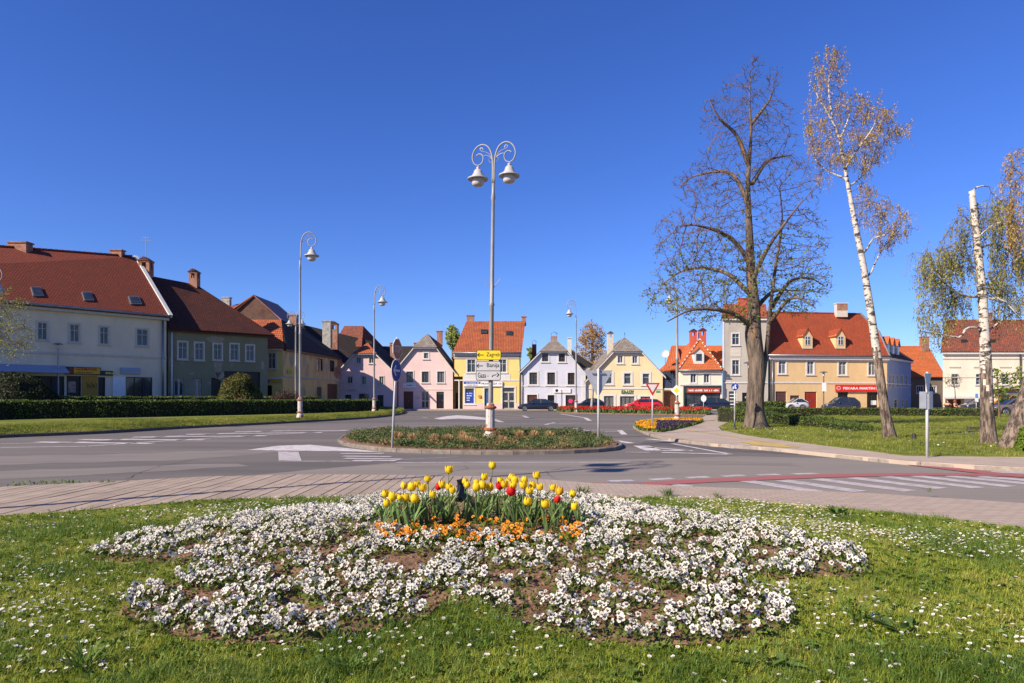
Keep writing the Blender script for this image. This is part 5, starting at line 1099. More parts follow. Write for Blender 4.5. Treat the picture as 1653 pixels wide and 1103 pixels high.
def street_lamp(label, x, y, z0, H, angles, s=1.0, group='ornate lamp posts round the square', ped=True, braces=(), rb=.075):
    R = thing('street_lamp', label, 'street lamp', (x, y, z0), group); c = Vector((x, y, z0)); zt = H-1.34*s
    if ped:
        mb = MB(); mb.lathe(c, [(.0, 0), (.22, 0), (.22, .06), (.19, .16), (.155, .24), (.16, .28), (.19, .30), (.19, .34), (.15, .37), (.145, .95), (.15, 1.0), (.19, 1.03), (.19, 1.07), (.13, 1.11), (.12, 1.18), (.08, 1.2)], 12)
        mb.build('base', M_rust, R, smooth=False)
        for zz in (.32, 1.05): mb = MB(); mb.lathe(c, [(.18, zz-.035), (.205, zz-.02), (.205, zz+.02), (.16, zz+.06)], 12); mb.build('rusty_collar', M_rust2, R)
    mb = MB(); mb.lathe(c, [(rb, 1.15), (rb*.97, H*.45), (rb*1.3, H*.45+.03), (rb*.9, H*.45+.12), (rb*.75, zt-.55), (rb*1.05, zt-.5), (rb*.7, zt-.3), (rb*.68, zt), (rb*.2, zt+.02)], 10); mb.build('pole', M_pole, R, smooth=True)
    for bz in braces:
        for sx in (-1, 1): mb = MB(); mb.tube([c+Vector((sx*.06, 0, bz)), c+Vector((sx*.28, 0, bz+.3))], .012, 5); mb.build('brace', M_pole, R)
    for a in angles:
        d = Vector((math.cos(a), math.sin(a), 0))
        A = [c+d*(p[0]*s)+Vector((0, 0, zt+p[1]*s)) for p in ARM]
        mb = MB(); q = catmull(A, 4); mb.tube(q, [.03*s*(1-.35*i/len(q)) for i in range(len(q))], 6); arm = mb.build('scroll_arm', M_pole, R, smooth=True)
        mb = MB(); mb.tube(catmull([c+d*(u*s)+Vector((0, 0, zt+v*s)) for u, v in [(.05, .8), (.14, .98), (.28, 1.08), (.42, 1.12), (.5, 1.2), (.42, 1.24), (.38, 1.16)]], 4), .012*s, 4)
        mb.tube(catmull([c+d*(u*s)+Vector((0, 0, zt+v*s)) for u, v in [(.06, .85), (.2, .95), (.32, .98), (.4, .95)]], 4), .011*s, 4)
        mb.tube(catmull([c+d*(u*s)+Vector((0, 0, zt+v*s)) for u, v in [(.04, .7), (.12, .72), (.17, .8), (.13, .87), (.08, .83)]], 4), .011*s, 4); mb.build('ornament', M_pole, arm)
        L = c+d*(.56*s)+Vector((0, 0, zt+.66*s))
        mb = MB(); mb.lathe(L, [(0, 0), (.015*s, 0), (.015*s, -.04*s), (.06*s, -.06*s), (.06*s, -.1*s), (.03*s, -.13*s), (.1*s, -.14*s), (.14*s, -.2*s), (.16*s, -.28*s), (.22*s, -.36*s), (.23*s, -.40*s), (.34*s, -.43*s), (.355*s, -.46*s), (.34*s, -.48*s), (.2*s, -.44*s), (0, -.44*s)], 20)
        sh = mb.build('lamp_shade', M_lamp, R, smooth=True)
        mb = MB(); mb.lathe(L, [(.2*s, -.445*s), (.2*s, -.6*s), (.185*s, -.66*s), (.12*s, -.70*s), (0, -.71*s)], 18); mb.build('lamp_glass', M_lglass, sh, smooth=True)
    return R
x, y = G(791, 706, .2); a21 = math.radians(20)
street_lamp('tall double-armed lamp post with direction signs on the central island', x, y, .18, 10.15, (math.pi+a21*-1+2*a21, -a21), 1.0, braces=(3.35, 7.1)) if 0 else None
ML = street_lamp('tall double-armed lamp post with direction signs on the central island', x, y, .14, 9.85, (math.pi-a21, -a21), 1.0, braces=(5.05,))
mx_, my_ = x, y; ML.rotation_euler = (0, math.radians(.75), 0)
for c_ in ML.children: c_.location = c_.location
street_lamp('single-armed lamp post with rusty base in front of the hedge', W(484.5, 0, 41).x, 41, .34, W(0, 375, 41).z-.34, (0,), 1.25)
street_lamp('single-armed lamp post rising behind the end of the hedge by the first pink house', W(604, 0, 58).x, 58, .34, W(0, 461, 58).z-.34, (0,), 1.25)
street_lamp('double-armed lamp post far behind the hedge at the old ochre house', W(477.5, 0, 62).x, 62, .3, W(0, 503, 62).z-.3, (0, math.pi), 1.0, rb=.09)
street_lamp('single-armed lamp post among the red tulips before the lilac house', W(930, 0, 68).x, 68, .1, W(0, 485, 68).z-.1, (math.pi,), 1.2)
street_lamp('lamp post with yellow diamond sign in the yellow and violet flower bed', W(1093, 0, 41).x, 41, .14, W(0, 461, 41).z-.14, (math.pi,), .8, rb=.085)
street_lamp('lamp post out at the left edge with only its scroll arm in view', W(-22, 0, 30).x, 30, .3, W(0, 431, 30).z-.3, (0,), .9)
# double lamp standing out of frame whose shadow crosses the near pavement
street_lamp('double-armed lamp post beyond the left edge that shades the near pavement', -11.3, 5.35, .1, 11.2, (math.radians(90), math.radians(-90)), 1.0)
def post_lamp(label, px, D, z0, ytop, r=.04, col=None):
    x = W(px, 0, D).x; H = W(0, ytop, D).z; R = thing('park_lamp', label, 'park lamp', (x, D, z0), 'low disc-topped park lamps'); c = Vector((x, D, 0))
    mb = MB(); mb.tube([c+Vector((0, 0, z0)), c+Vector((0, 0, H-.5))], r, 8); mb.build('pole', col or M_metal, R)
    mb = MB(); mb.lathe(c+Vector((0, 0, H-.5)), [(.05, 0), (.1, .05), (.11, .3), (.05, .36)], 10); mb.build('lamp_glass', M_lglass, R)
    mb = MB(); mb.lathe(c+Vector((0, 0, H-.12)), [(0, .1), (.12, .08), (.36, .0), (.34, -.03), (.0, -.0)], 16); mb.build('lamp_shade', M_metal, R); return R
post_lamp('slim disc-topped lamp before the betting shop', 94, 52, .3, 553, .06)
pl = post_lamp('disc-topped lamp with white notice board in front of the bakery', 1329.5, 62, .1, 599, .06, mat('rusty_thin_pole', (.2, .12, .08), (.12, .07, .05), 5))
x = W(1329.5, 0, 62).x; mb = MB(); mb.box(x-.18, x+.18, 61.85, 61.9, W(0, 632, 62).z, W(0, 618, 62).z); mb.build('notice_board', M_signw, pl)
post_lamp('disc-topped lamp on brown post, half hidden by the big tree', 1209, 45, .1, 583, .08, MATS['rusty_thin_pole'])

# ================================================================ SIGNS
M_back = mat('sign_back_metal', (.42, .43, .45), (.34, .35, .37), 3, rough=.4, metal=.4); M_sred = mat('sign_red_film', (.38, .02, .025), (.33, .02, .02), 3, rough=.35)
M_sgrey = mat('sign_face_white', (.52, .51, .5), (.46, .45, .44), 3, rough=.4)
def plate(P, fs, mats, name, parent, t=.012): pass
def poly_sign(name, parent, c, nrm, pts, m, t=.012, off=0.0):
    """flat plate: pts in (right, up) metres around c, facing nrm"""
    n_ = Vector(nrm).normalized(); u = Vector((0, 0, 1)).cross(n_).normalized(); mb = MB()
    mb.slab([Vector(c)+u*a+Vector((0, 0, b_))+n_*off for a, b_ in pts], t, d=-n_*t); o = mb.build(name, m, parent); return o
def circ(r, n=24, k=0): return [(r*math.cos(2*math.pi*i/n+k), r*math.sin(2*math.pi*i/n+k)) for i in range(n)]
def arrow(c, nrm, pts, m, parent, off, name='arrow'): return poly_sign(name, parent, c, nrm, pts, m, .004, off)
M_post = mat('grey_sign_post', (.5, .5, .5), (.4, .4, .41), 4, rough=.5)
def sign_post(name, label, cat, px, ybase, z0, ytop, r=.032, lean=0.0):
    x, D = G(px, ybase, z0); R = thing(name, label, cat, (x, D, z0)); H = W(0, ytop, D).z
    mb = MB(); mb.tube([(x, D, z0-.05), (x+lean, D, H)], r, 10); mb.lathe((x+lean, D, H), [(r, 0), (r*.6, .02), (0, .025)], 10); mb.build('post', M_post, R, smooth=True); return R, x, D
# direction boards on the main lamp
fn = Vector((0, -1, 0)); cy_ = my_-.12
def board(name, lab, x0, x1, y0, y1, m, bodies):
    D = cy_; a = W(x0, y1, D); c_ = W(x1, y0, D); R = thing(name, lab, 'direction sign', (a.x, D, a.z), 'direction signs on the main lamp post'); cx_, cz_ = (a.x+c_.x)/2, (a.z+c_.z)/2; w_, h_ = (c_.x-a.x)/2, (c_.z-a.z)/2
    def rr(w, h, r): return [(w-r, -h), (w, -h+r), (w, h-r), (w-r, h), (-w+r, h), (-w, h-r), (-w, -h+r), (-w+r, -h)]
    C_ = Vector((cx_, D, cz_)); poly_sign('panel', R, C_, fn, rr(w_, h_, .04), M_ink, .02)
    poly_sign('face', R, C_, fn, rr(w_-.018, h_-.018, .03), m, .004, .006)
    return R, C_, w_, h_
R, C_, w_, h_ = board('direction_sign', 'yellow direction sign reading Zagreb', 769.3, 808.8, 565.2, 581.5, M_signyel, 0)
def put(t, R, C_, u0, u1, z0, h): text(t, 'lettering', M_ink, R, C_+Vector((u0, 0, z0)), (1, 0, 0), (0, 0, 1), u1-u0, h, .011)
def larr(R, C_, cx, cz, s=1):
    for pts in ([(-.11, -.014), (.1, -.014), (.1, .014), (-.11, .014)],): arrow(C_+Vector((cx, 0, cz)), fn, [(a*s, b_) for a, b_ in pts], M_ink, R, .0095)
    arrow(C_+Vector((cx, 0, cz)), fn, [(-.12*s, 0), (-.05*s, .065), (-.02*s, .065), (-.08*s, 0), (-.02*s, -.065), (-.05*s, -.065)][::s], M_ink, R, .0105)
larr(R, C_, -.27, 0); put('Zagreb', R, C_, -.08, .36, -.085, .17)
R, C_, w_, h_ = board('direction_sign', 'white direction sign reading Banija and Gaza', 768.2, 808.4, 583, 614.5, M_sgrey, 0)
larr(R, C_, -.28, h_/2); put('Banija', R, C_, -.05, .36, h_/2-.085, .18); put('Gaza -', R, C_, -.35, -.0, -h_/2-.07, .17)
poly_sign('divider', R, C_, fn, [(-w_, -.008), (w_, -.008), (w_, .008), (-w_, .008)], M_ink, .004, .012)
arrow(C_+Vector((.24, 0, -h_/2)), fn, [(-.13, -.05), (-.1, -.05), (-.08, .0), (.03, .02), (.03, .045), (-.1, .02)], M_ink, R, .0095); arrow(C_+Vector((.24, 0, -h_/2)), fn, [(.13, .03), (.06, .1), (.03, .1), (.08, .03), (.03, -.04), (.06, -.04)], M_ink, R, .0105)
# stop + arrow
R, x, D = sign_post('traffic_sign', 'red stop sign above a round blue arrow sign, seen at an angle on the island', 'traffic sign', 633, 721, .15, 546, lean=.14)
n_ = Vector((.86, -.5, 0)); n_ = Vector((-.89, -.45, 0)) if 0 else n_
sc = Vector((x+.13, D-.05, W(0, 564, D).z)); oc = [(.31*math.cos(math.pi/8+k*math.pi/4), .31*math.sin(math.pi/8+k*math.pi/4)) for k in range(8)]
M_stopred = mat('brownish_stop_red', (.36, .09, .05), (.3, .07, .04), 4, rough=.5)  # brownish red of the stop face
n_ = Vector((.965, -.26, 0)).normalized(); sgx = poly_sign('stop_plate', R, sc+n_*.03, n_, oc, M_signw); 
poly_sign('stop_face', R, sc+n_*.03, n_, [(a*.93, b_*.93) for a, b_ in oc], M_stopred, .003, .004)
u_ = Vector((0, 0, 1)).cross(n_).normalized(); text('STOP', 'lettering', M_sgrey, R, sc+n_*.03-u_*.2-Vector((0, 0, .1)), u_, (0, 0, 1), .4, .2, .0065)
ac = Vector((x+.1, D-.05, W(0, 598.5, D).z)); poly_sign('arrow_plate', R, ac+n_*.03, n_, circ(.315), M_sgrey); poly_sign('arrow_face', R, ac+n_*.03, n_, circ(.295), mat('faded_sign_blue', (.05, .07, .28), (.04, .055, .22), 4), .003, .004)
poly_sign('arrow', R, ac+n_*.03, n_, [(-.1, -.028), (.22, -.028), (.22, .028), (-.1, .028)], M_sgrey, .003, .0075); poly_sign('arrow', R, ac+n_*.03, n_, [(-.22, 0), (-.06, .16), (-.01, .13), (-.13, 0), (-.01, -.13), (-.06, -.16)], M_sgrey, .003, .008)
# give way sign seen from behind
R, x, D = sign_post('traffic_sign', 'grey back of a triangular give way sign on the right end of the island', 'traffic sign', 966, 713, .15, 596)
zc = W(0, 598, D).z; tri = [(-.45, 0), (.45, 0), (.04, -.78), (-.04, -.78)]; poly_sign('plate', R, (x+.0, D+.05, zc), (0, -1, 0), tri, M_back, .012)
for z in (-.1, -.5): mb = MB(); mb.box(x-.2+.2*(z < -.3), x+.2-.2*(z < -.3)+.01, D-.0, D+.035, zc+z-.02, zc+z+.02); mb.build('bracket', M_metal, R)
# red give way sign
R, x, D = sign_post('traffic_sign', 'red and white give way triangle standing in the flower bed', 'traffic sign', 1053.2, 690.5, .14, 617)
zc = W(0, 618.3, D-.06).z; hw = .335; tr = [(-hw, 0), (hw, 0), (.02, -.58), (-.02, -.58)]; ti = [(-hw+.12, -.07), (hw-.12, -.07), (0, -.44)]
poly_sign('plate', R, (x, D-.05, zc), (-.1, -1, 0), tr, M_sred); poly_sign('face', R, (x, D-.05, zc), (-.1, -1, 0), ti, M_sgrey, .003, .004)
# priority diamond on lamp
x, D = W(1092, 0, 40.7).x, 40.7; z = W(0, 630.5, D).z; R = thing('traffic_sign', 'yellow and white diamond priority sign on the lamp post', 'traffic sign', (x, D, z)); r_ = .34
poly_sign('plate', R, (x, D, z), (-.1, -1, 0), [(-r_, 0), (0, -r_), (r_, 0), (0, r_)], M_signw); poly_sign('face', R, (x, D, z), (-.1, -1, 0), [(-r_*.5, 0), (0, -r_*.5), (r_*.5, 0), (0, r_*.5)], M_signyel, .003, .004)
# blue round sign
R, x, D = sign_post('traffic_sign', 'round blue pedestrian and cycle sign left of the big tree', 'traffic sign', 1186, 692, .12, 617)
z = W(0, 624.5, D).z; poly_sign('plate', R, (x, D-.05, z), (0, -1, 0), circ(.165), M_signblue); poly_sign('pictogram', R, (x, D-.05, z), (0, -1, 0), [(-.02, -.09), (.08, -.09), (.03, 0), (.06, .09), (-.01, .1), (-.03, .03)], M_signw, .003, .004)
poly_sign('pictogram', R, (x, D-.05, z), (0, -1, 0), [(-.12, -.1), (-.05, -.1), (-.06, .02), (-.1, .02)], M_signw, .003, .004)
# right sign post
R, x, D = sign_post('traffic_sign', 'sign post with the backs of a triangle and two white panels beside the crosswalk', 'traffic sign', 1496.5, 738.5, .1, 602)
zc = W(0, 603, D).z; n_ = Vector((.62, -.78, 0)); poly_sign('triangle_plate', R, (x, D-.04, zc), n_, [(-.2, 0), (.2, 0), (.03, -.46), (-.03, -.46)], M_back)
poly_sign('panel', R, (x-.12, D-.04, W(0, 646, D).z), (-.2, -.86, 0), [(-.075, -.2), (.075, -.2), (.075, .2), (-.075, .2)], M_back); poly_sign('panel', R, (x+.07, D-.04, W(0, 646.5, D).z), (.5, -.86, 0), [(-.08, -.21), (.08, -.21), (.08, .21), (-.08, .21)], M_back)
# bus stop sign, thin posts
R, x, D = sign_post('bus_stop_sign', 'blue and white bus stop sign on thin post behind the right hedge', 'bus stop sign', 1576, 668, .1, 634); z = W(0, 642, D).z
poly_sign('plate', R, (x, D-.05, z), (0, -1, 0), [(-.16, -.4), (.16, -.4), (.16, .4), (-.16, .4)], M_signw); poly_sign('face', R, (x, D-.05, z+.12), (0, -1, 0), [(-.13, -.16), (.13, -.16), (.13, .22), (-.13, .22)], mat('pale_sign_blue', (.12, .25, .55)), .003, .004)
for k, (px, yb, yt, lab) in enumerate([(741.3, 660.5, 613, 'slim white pipe post in front of the ochre passage'), (954.2, 664, 618, 'leaning weathered wooden post among the red tulips'), (907, 662, 630, 'thin dark post with red band behind the navy saloon')]):
    D = (86, 72, 80)[k]; x = W(px, 0, D).x; R = thing('post', lab, 'post', (x, D, .1)); mb = MB(); mb.tube([(x, D, .05), (x+(.0, .25, 0)[k], D, W(0, yt, D).z)], (.09, .13, .05)[k], 8); mb.build('shaft', (M_white, M_conc, M_dark)[k], R)
    if k == 2: mb = MB(); mb.tube([(x, D, 1.1), (x, D, 1.5)], .055, 8); mb.build('red_band', M_redd, R)
R, x, D = sign_post('traffic_sign', 'small round sign seen edge-on before the dark shop front', 'traffic sign', 1135.7, 663.5, .1, 638); poly_sign('plate', R, (x, D-.04, W(0, 643.5, D).z), (-.8, -.6, 0), circ(.36), M_sgrey)
R, x, D = sign_post('traffic_sign', 'small blue sign at the corner of the first pink house', 'traffic sign', 542.5, 661, .1, 623); poly_sign('plate', R, (x, D-.04, W(0, 627.5, D).z), (0, -1, 0), [(-.28, -.3), (.28, -.3), (.28, .3), (-.28, .3)], M_signblue)

# ================================================================ CARS
M_tyre = mat('tyre_rubber', (.012, .012, .013), rough=.8); M_rim = mat('alloy_rim', (.45, .45, .46), rough=.3, metal=.8)
M_cg = mat('car_glass', (.015, .02, .028), (.02, .03, .04), 1, rough=.05, spec=.8); M_hl = mat('headlight_glass', (.6, .62, .65), rough=.1); M_tl = mat('tail_light', (.35, .01, .01), rough=.2)
def paint(n, c):
    m = mat(n, c, tuple(x*.95 for x in c), 2, rough=.25, spec=.6); m.node_tree.nodes['Principled BSDF'].inputs['Coat Weight'].default_value = .8; return m
def car(label, x, y, z, col, L=4.6, H=1.45, kind='sedan', rot=0.0, rim=True):
    """nose towards -x before rotation"""
    R = thing('parked_car', label, 'car', (0, 0, 0), 'cars parked in front of the houses'); hw = .9
    if kind == 'sedan': bl = [(0, .45, .58), (.04, .3, .68), (.25, .22, .78), (1.2, .2, .92), (1.4, .2, .95), (L-1.0, .2, .99), (L-.25, .22, .97), (L-.04, .3, .88), (L, .42, .7)]; rf = [(1.25, .93), (1.95, H-.04), (2.6, H), (3.2, H-.03), (L-.55, .98)]
    else: bl = [(0, .42, .6), (.04, .28, .72), (.25, .22, .82), (.95, .2, .95), (1.15, .2, .98), (L-.7, .2, 1.02), (L-.15, .22, 1.02), (L-.02, .3, .9), (L, .42, .65)]; rf = [(.95, .95), (1.75, H-.05), (2.4, H), (L-.75, H-.08), (L-.12, 1.02)]
    mb = MB(); n = len(bl); rings = []
    for i, (xx, zb, zt) in enumerate(bl):
        tp = 1-.10*(abs(xx/L-.5)*2)**4*2; w_ = hw*tp
        rings.append([(xx, -w_*.86, zb), (xx, -w_, zb+.14), (xx, -w_*1.0, (zb+zt)/2+.06), (xx, -w_*.93, zt-.03), (xx, -w_*.8, zt), (xx, w_*.8, zt), (xx, w_*.93, zt-.03), (xx, w_, (zb+zt)/2+.06), (xx, w_, zb+.14), (xx, w_*.86, zb)])
    m = 10
    for r in rings: mb.v += r
    for i in range(n-1): mb.f += [(i*m+k, (i+1)*m+k, (i+1)*m+(k+1) % m, i*m+(k+1) % m) for k in range(m)]
    mb.f += [tuple(range(m)), tuple(range((n-1)*m+m-1, (n-1)*m-1, -1))]; mb.m = [0]*len(mb.f); body = mb.build('body', col, R, smooth=True)
    # greenhouse
    mb = MB(); base = [(p[0], .9 if kind == 'sedan' else .93) for p in rf]; V = []
    for (xx, zz) in rf:
        f = (zz-.9)/(H-.9); wb = hw*.86; wt = hw*(.86-.2*f); V.append([(xx, -wb, .93), (xx, -wt, zz), (xx, wt, zz), (xx, wb, .93)])
    for r in V: mb.v += r
    for i in range(len(rf)-1): mb.f += [(i*4+k, (i+1)*4+k, (i+1)*4+k+1, i*4+k+1) for k in range(3)]
    mb.m = [0]*len(mb.f); mb.build('window_glass', M_cg, R, smooth=False)
    # roof panel & pillars
    mb = MB(); pts = [p for p in rf[1:-1]]; e = .012
    for i in range(len(pts)-1):
        (xa, za), (xb, zb2) = pts[i], pts[i+1]; wt = hw*.67
        mb.add([(xa, -wt, za+e), (xb, -wt, zb2+e), (xb, wt, zb2+e), (xa, wt, za+e), (xa, -wt-.02, za-.05), (xb, -wt-.02, zb2-.05), (xb, wt+.02, zb2-.05), (xa, wt+.02, za-.05)], [(0, 1, 2, 3), (4, 5, 1, 0), (3, 2, 6, 7)])
    mb.build('roof', col, R)
    for s in (-1, 1):
        for (a, b_) in ((rf[0], rf[1]), (rf[-2], rf[-1])):
            wa = hw*(.86-.2*(a[1]-.9)/(H-.9)); wb = hw*(.86-.2*(b_[1]-.9)/(H-.9)); mb = MB(); mb.tube([(a[0], s*wa, a[1]), (b_[0], s*wb, b_[1])], .045, 5); mb.build('pillar', col, R)
        xm = (rf[1][0]+rf[-2][0])/2+.1; mb = MB(); mb.tube([(xm+.05, s*hw*.87, .95), (xm, s*hw*.68, H-.04)], .045, 5); mb.build('pillar', M_dark, R)
        mb = MB(); mb.lathe((0, 0, 0), [(0, -.09), (.07, -.05), (.08, .03), (0, .08)], 8); mb.v = [(v[0]+rf[0][0]+.45, v[1]*1.2+s*.98, v[2]+1.0) for v in mb.v]; mb.build('wing_mirror', col, R, smooth=True)
        mb = MB(); mb.box(.05, .32, s*hw*.66-.13, s*hw*.66+.13, .64, .75); mb.build('headlight', M_hl, R, bevel=.03); mb = MB(); mb.box(L-.2, L+.0, s*hw*.66-.13, s*hw*.66+.13, .76, .9); mb.build('tail_light', M_tl, R, bevel=.03)
        for wx_ in (.82, L-.85):
            mb = MB(); r = .33
            cs = [(s*.74, r*.9), (s*.74, r), (s*.92, r), (s*.93, r*.92), (s*.93, r*.7)]
            for k in range(len(cs)-1):
                (ya, ra), (yb, rb_) = cs[k], cs[k+1]; nn = 18
                vs = [(wx_+ra*math.cos(2*math.pi*t/nn), ya, r+ra*math.sin(2*math.pi*t/nn)) for t in range(nn)]+[(wx_+rb_*math.cos(2*math.pi*t/nn), yb, r+rb_*math.sin(2*math.pi*t/nn)) for t in range(nn)]
                mb.add(vs, [(t, (t+1) % nn, nn+(t+1) % nn, nn+t) for t in range(nn)])
            wh = mb.build('wheel', M_tyre, R, smooth=True)
            mb = MB()
            for t in range(5):
                a = 2*math.pi*t/5; d = Vector((math.cos(a), 0, math.sin(a))); c_ = Vector((wx_, s*.932, r)); q = Vector((-d.z, 0, d.x))*.045
                mb.add([c_-q, c_+q, c_+d*r*.68+q*1.3, c_+d*r*.68-q*1.3], [(0, 1, 2, 3)])
            mb.tube([(wx_+r*.68*math.cos(2*math.pi*t/14), s*.93, r+r*.68*math.sin(2*math.pi*t/14)) for t in range(15)], .02, 5, caps=False); mb.build('rim', M_rim, wh)
            mb = MB(); vs = [(wx_+r*.66*math.cos(2*math.pi*t/14), s*.915, r+r*.66*math.sin(2*math.pi*t/14)) for t in range(14)]; mb.add(vs, [tuple(range(14))]); mb.build('hub', M_dark, wh)
            mb = MB(); mb.tube([(wx_+.4*math.cos(math.pi*t/10), s*.9, r+.02+.39*math.sin(math.pi*t/10)) for t in range(11)], .035, 5, caps=False); mb.build('wheel_arch', M_dark, R)
    R.location = (x, y, z); R.rotation_euler = (0, 0, rot)
    return R
def carpx(label, x0, x1, D, **k):
    a = W(x0, 0, D).x; b_ = W(x1, 0, D).x; L = k.pop('L', b_-a); rot = k.get('rot', 0); 
    if abs(rot) > 2: return car(label, b_, D, k.pop('z', 0.0), L=L, **k)
    return car(label, a, D, k.pop('z', 0.0), L=L, **k)
carpx('dark navy saloon parked before the lilac house', 835.5, 900.5, 79.5, col=paint('navy_paint', (.008, .012, .025)), H=1.42)
carpx('black estate behind the tulips, between the lilac and pale yellow houses', 927, 975, 84.5, col=paint('black_paint', (.006, .008, .01)), kind='hatch', H=1.5)
carpx('bright red hatchback before the pale yellow house', 1009, 1068, 83, col=paint('red_paint', (.62, .012, .012)), kind='hatch', H=1.45)
carpx('dark blue hatchback parked before the shop with the red sign', 1115, 1176, 80.5, col=paint('dark_blue_paint', (.01, .014, .03)), kind='hatch', H=1.52)
carpx('dark car with its roof showing over the hedge by the bakery', 1330, 1385, 82, col=paint('slate_paint', (.02, .025, .04)), kind='hatch', H=1.65)
carpx('silver car whose roof shows left of the red bakery door', 1262, 1302, 84, col=paint('silver_paint', (.45, .46, .48)), kind='hatch', H=1.5)
carpx('dark car behind the hedge under the porch of the white house', 1554, 1602, 72, col=MATS['slate_paint'], kind='hatch', H=1.5)
carpx('brown-grey car at the end of the right hedge before the yellow garage', 1596, 1650, 58, col=paint('brown_paint', (.13, .1, .09)), kind='hatch', H=1.45, L=4.0)
carpx('taxi-orange van end beside the garage wall', 1596, 1614, 64.5, col=M_orange, kind='hatch', H=1.8, L=3.0)
# ================================================================ VEGETATION
def leafmat(n, a, b_, tr=.35, rough=.6, sc=.8, rnd=0, **k): return mat(n, a, b_, sc, rough=rough, trans=tr, spec=.25, rnd=rnd, **k)
M_hedge = leafmat('hedge_leaves', (.12, .17, .028), (.05, .085, .016), .25, sc=1.6, c3=(.16, .12, .05), s3=1.0, t3=(.6, .75))
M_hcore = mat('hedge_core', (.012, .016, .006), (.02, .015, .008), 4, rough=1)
M_bark = mat('linden_bark', (.19, .145, .11), (.055, .04, .03), 3.5, rough=.95, bump=1, bscale=9, stretch=(2.2, 2.2, .35), bdist=.05, c3=(.3, .14, .06), s3=1.2, t3=(.6, .72))
M_twig = mat('twig_bark', (.16, .1, .065), (.1, .062, .042), 3, rough=.9)
M_birch = mat('birch_bark', (.5, .45, .4), (.05, .04, .035), 4.2, rough=.8, bump=.3, lo=.43, hi=.49, stretch=(1, 1, 2.6))
M_birchb = mat('birch_lower_bark', (.24, .18, .14), (.05, .036, .028), 6, rough=.95, bump=1, bscale=10, stretch=(2, 2, .5), lo=.42, hi=.58, bdist=.04)
M_leafg = leafmat('young_linden_leaves', (.24, .33, .045), (.15, .22, .03), .45)
M_budr = leafmat('reddish_buds', (.14, .06, .035), (.09, .045, .03), .2)
M_leafb = leafmat('birch_catkins', (.6, .44, .14), (.4, .25, .08), .4)
M_leafb2 = leafmat('birch_young_leaves', (.36, .37, .08), (.26, .24, .06), .4)
def hedge(label, line, w, zt, z0, dens=130, sz=.075, ztop_end=None, group=None, mat_=None):
    """line: ground polyline"""
    P = [Vector((p[0], p[1], 0)) for p in catmull([(a[0], a[1], 0) for a in line], 6)]; R = thing('hedge', label, 'hedge', (P[0].x, P[0].y, z0), group)
    mb = MB(); n = len(P); rows = []; tot = sum((P[i+1]-P[i]).length for i in range(n-1)); pts = []; nr = []; acc = 0
    for i, p in enumerate(P):
        t = (P[min(i+1, n-1)]-P[max(i-1, 0)]).normalized(); nn = Vector((-t.y, t.x, 0)); zz = zt if ztop_end is None else zt+(ztop_end-zt)*(i/(n-1))
        mb.v += [(p-nn*(w/2-.09)+Vector((0, 0, z0)))[:], (p-nn*(w/2-.1)+Vector((0, 0, zz-.09)))[:], (p+nn*(w/2-.1)+Vector((0, 0, zz-.09)))[:], (p+nn*(w/2-.09)+Vector((0, 0, z0)))[:]]
        if i < n-1:
            L = (P[i+1]-P[i]).length; h = zz-z0; q = P[i+1]
            for face in (0, 1, 2):
                area = L*(h if face != 1 else w); k = int(area*dens*(.45 if face == 2 else 1)*(1.2 if face == 1 else 1)); s_ = RNG.random(k); v_ = RNG.random(k)
                base = np.array(p)[None]*(1-s_)[:, None]+np.array(q)[None]*s_[:, None]; nnp = np.array(nn)
                bul = .05*np.sin(base[:, 0]*2.3+base[:, 1]*1.7)+.035*np.sin(base[:, 0]*6.1)
                dep = RNG.exponential(.035, k)
                if face == 1: q_ = base+nnp*((v_-.5)*w)[:, None]; q_[:, 2] = zz+bul*.5-dep+.02
                else:
                    sg = -1 if face == 0 else 1; rnd_ = np.where(v_ > .9, (v_-.9)*.8, 0); q_ = base+nnp*(sg*(w/2+bul-dep-rnd_))[:, None]; q_[:, 2] = z0+v_*h
                pts.append(q_); nv = np.tile(np.array(Vector((0, 0, 1)) if face == 1 else nn*(-1 if face == 0 else 1)), (k, 1)); nr.append(nv)
    for i in range(n-1): mb.f += [(i*4+k, (i+1)*4+k, (i+1)*4+k+1, i*4+k+1) for k in range(3)]
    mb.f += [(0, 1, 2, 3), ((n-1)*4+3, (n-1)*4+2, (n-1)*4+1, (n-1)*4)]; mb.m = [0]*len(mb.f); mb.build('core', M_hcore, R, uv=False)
    # end caps
    for e, d in ((P[0], -1), (P[-1], 1)):
        t = (P[1]-P[0]).normalized() if d < 0 else (P[-1]-P[-2]).normalized(); nn = Vector((-t.y, t.x, 0)); zz = zt if (d < 0 or ztop_end is None) else ztop_end; k = int(w*(zz-z0)*dens)
        s_ = RNG.uniform(-.5, .5, k)*w; v_ = RNG.random(k)*(zz-z0); q_ = np.array(e)[None]+np.array(nn)[None]*s_[:, None]+np.array(t)[None]*(d*(-.02+RNG.normal(0, .04, k)))[:, None]; q_[:, 2] = z0+v_; pts.append(q_); nr.append(np.tile(np.array(t*d), (k, 1)))
    pts = np.concatenate(pts); nr = np.concatenate(nr); v, f = leafquads(pts, sz, nrm=nr, spread=.8, aspect=1.3); o = npmesh('leaves', v, f, mat_ or M_hedge, R); o['kind'] = 'stuff'; return R
def gpt(px, D): return ((px-CX)/F*D, D)
hedge('long clipped hedge in shade along the left verge', [gpt(-260, 31), gpt(0, 38.5), gpt(210, 43), gpt(400, 49), gpt(520, 55), gpt(603, 61)], 1.3, 1.36, .3, 120, .09)
hedge('second clipped hedge farther back behind the left hedge', [gpt(-120, 45), gpt(110, 50), gpt(300, 56), gpt(512, 64)], 1.2, 1.62, .3, 80, .1)
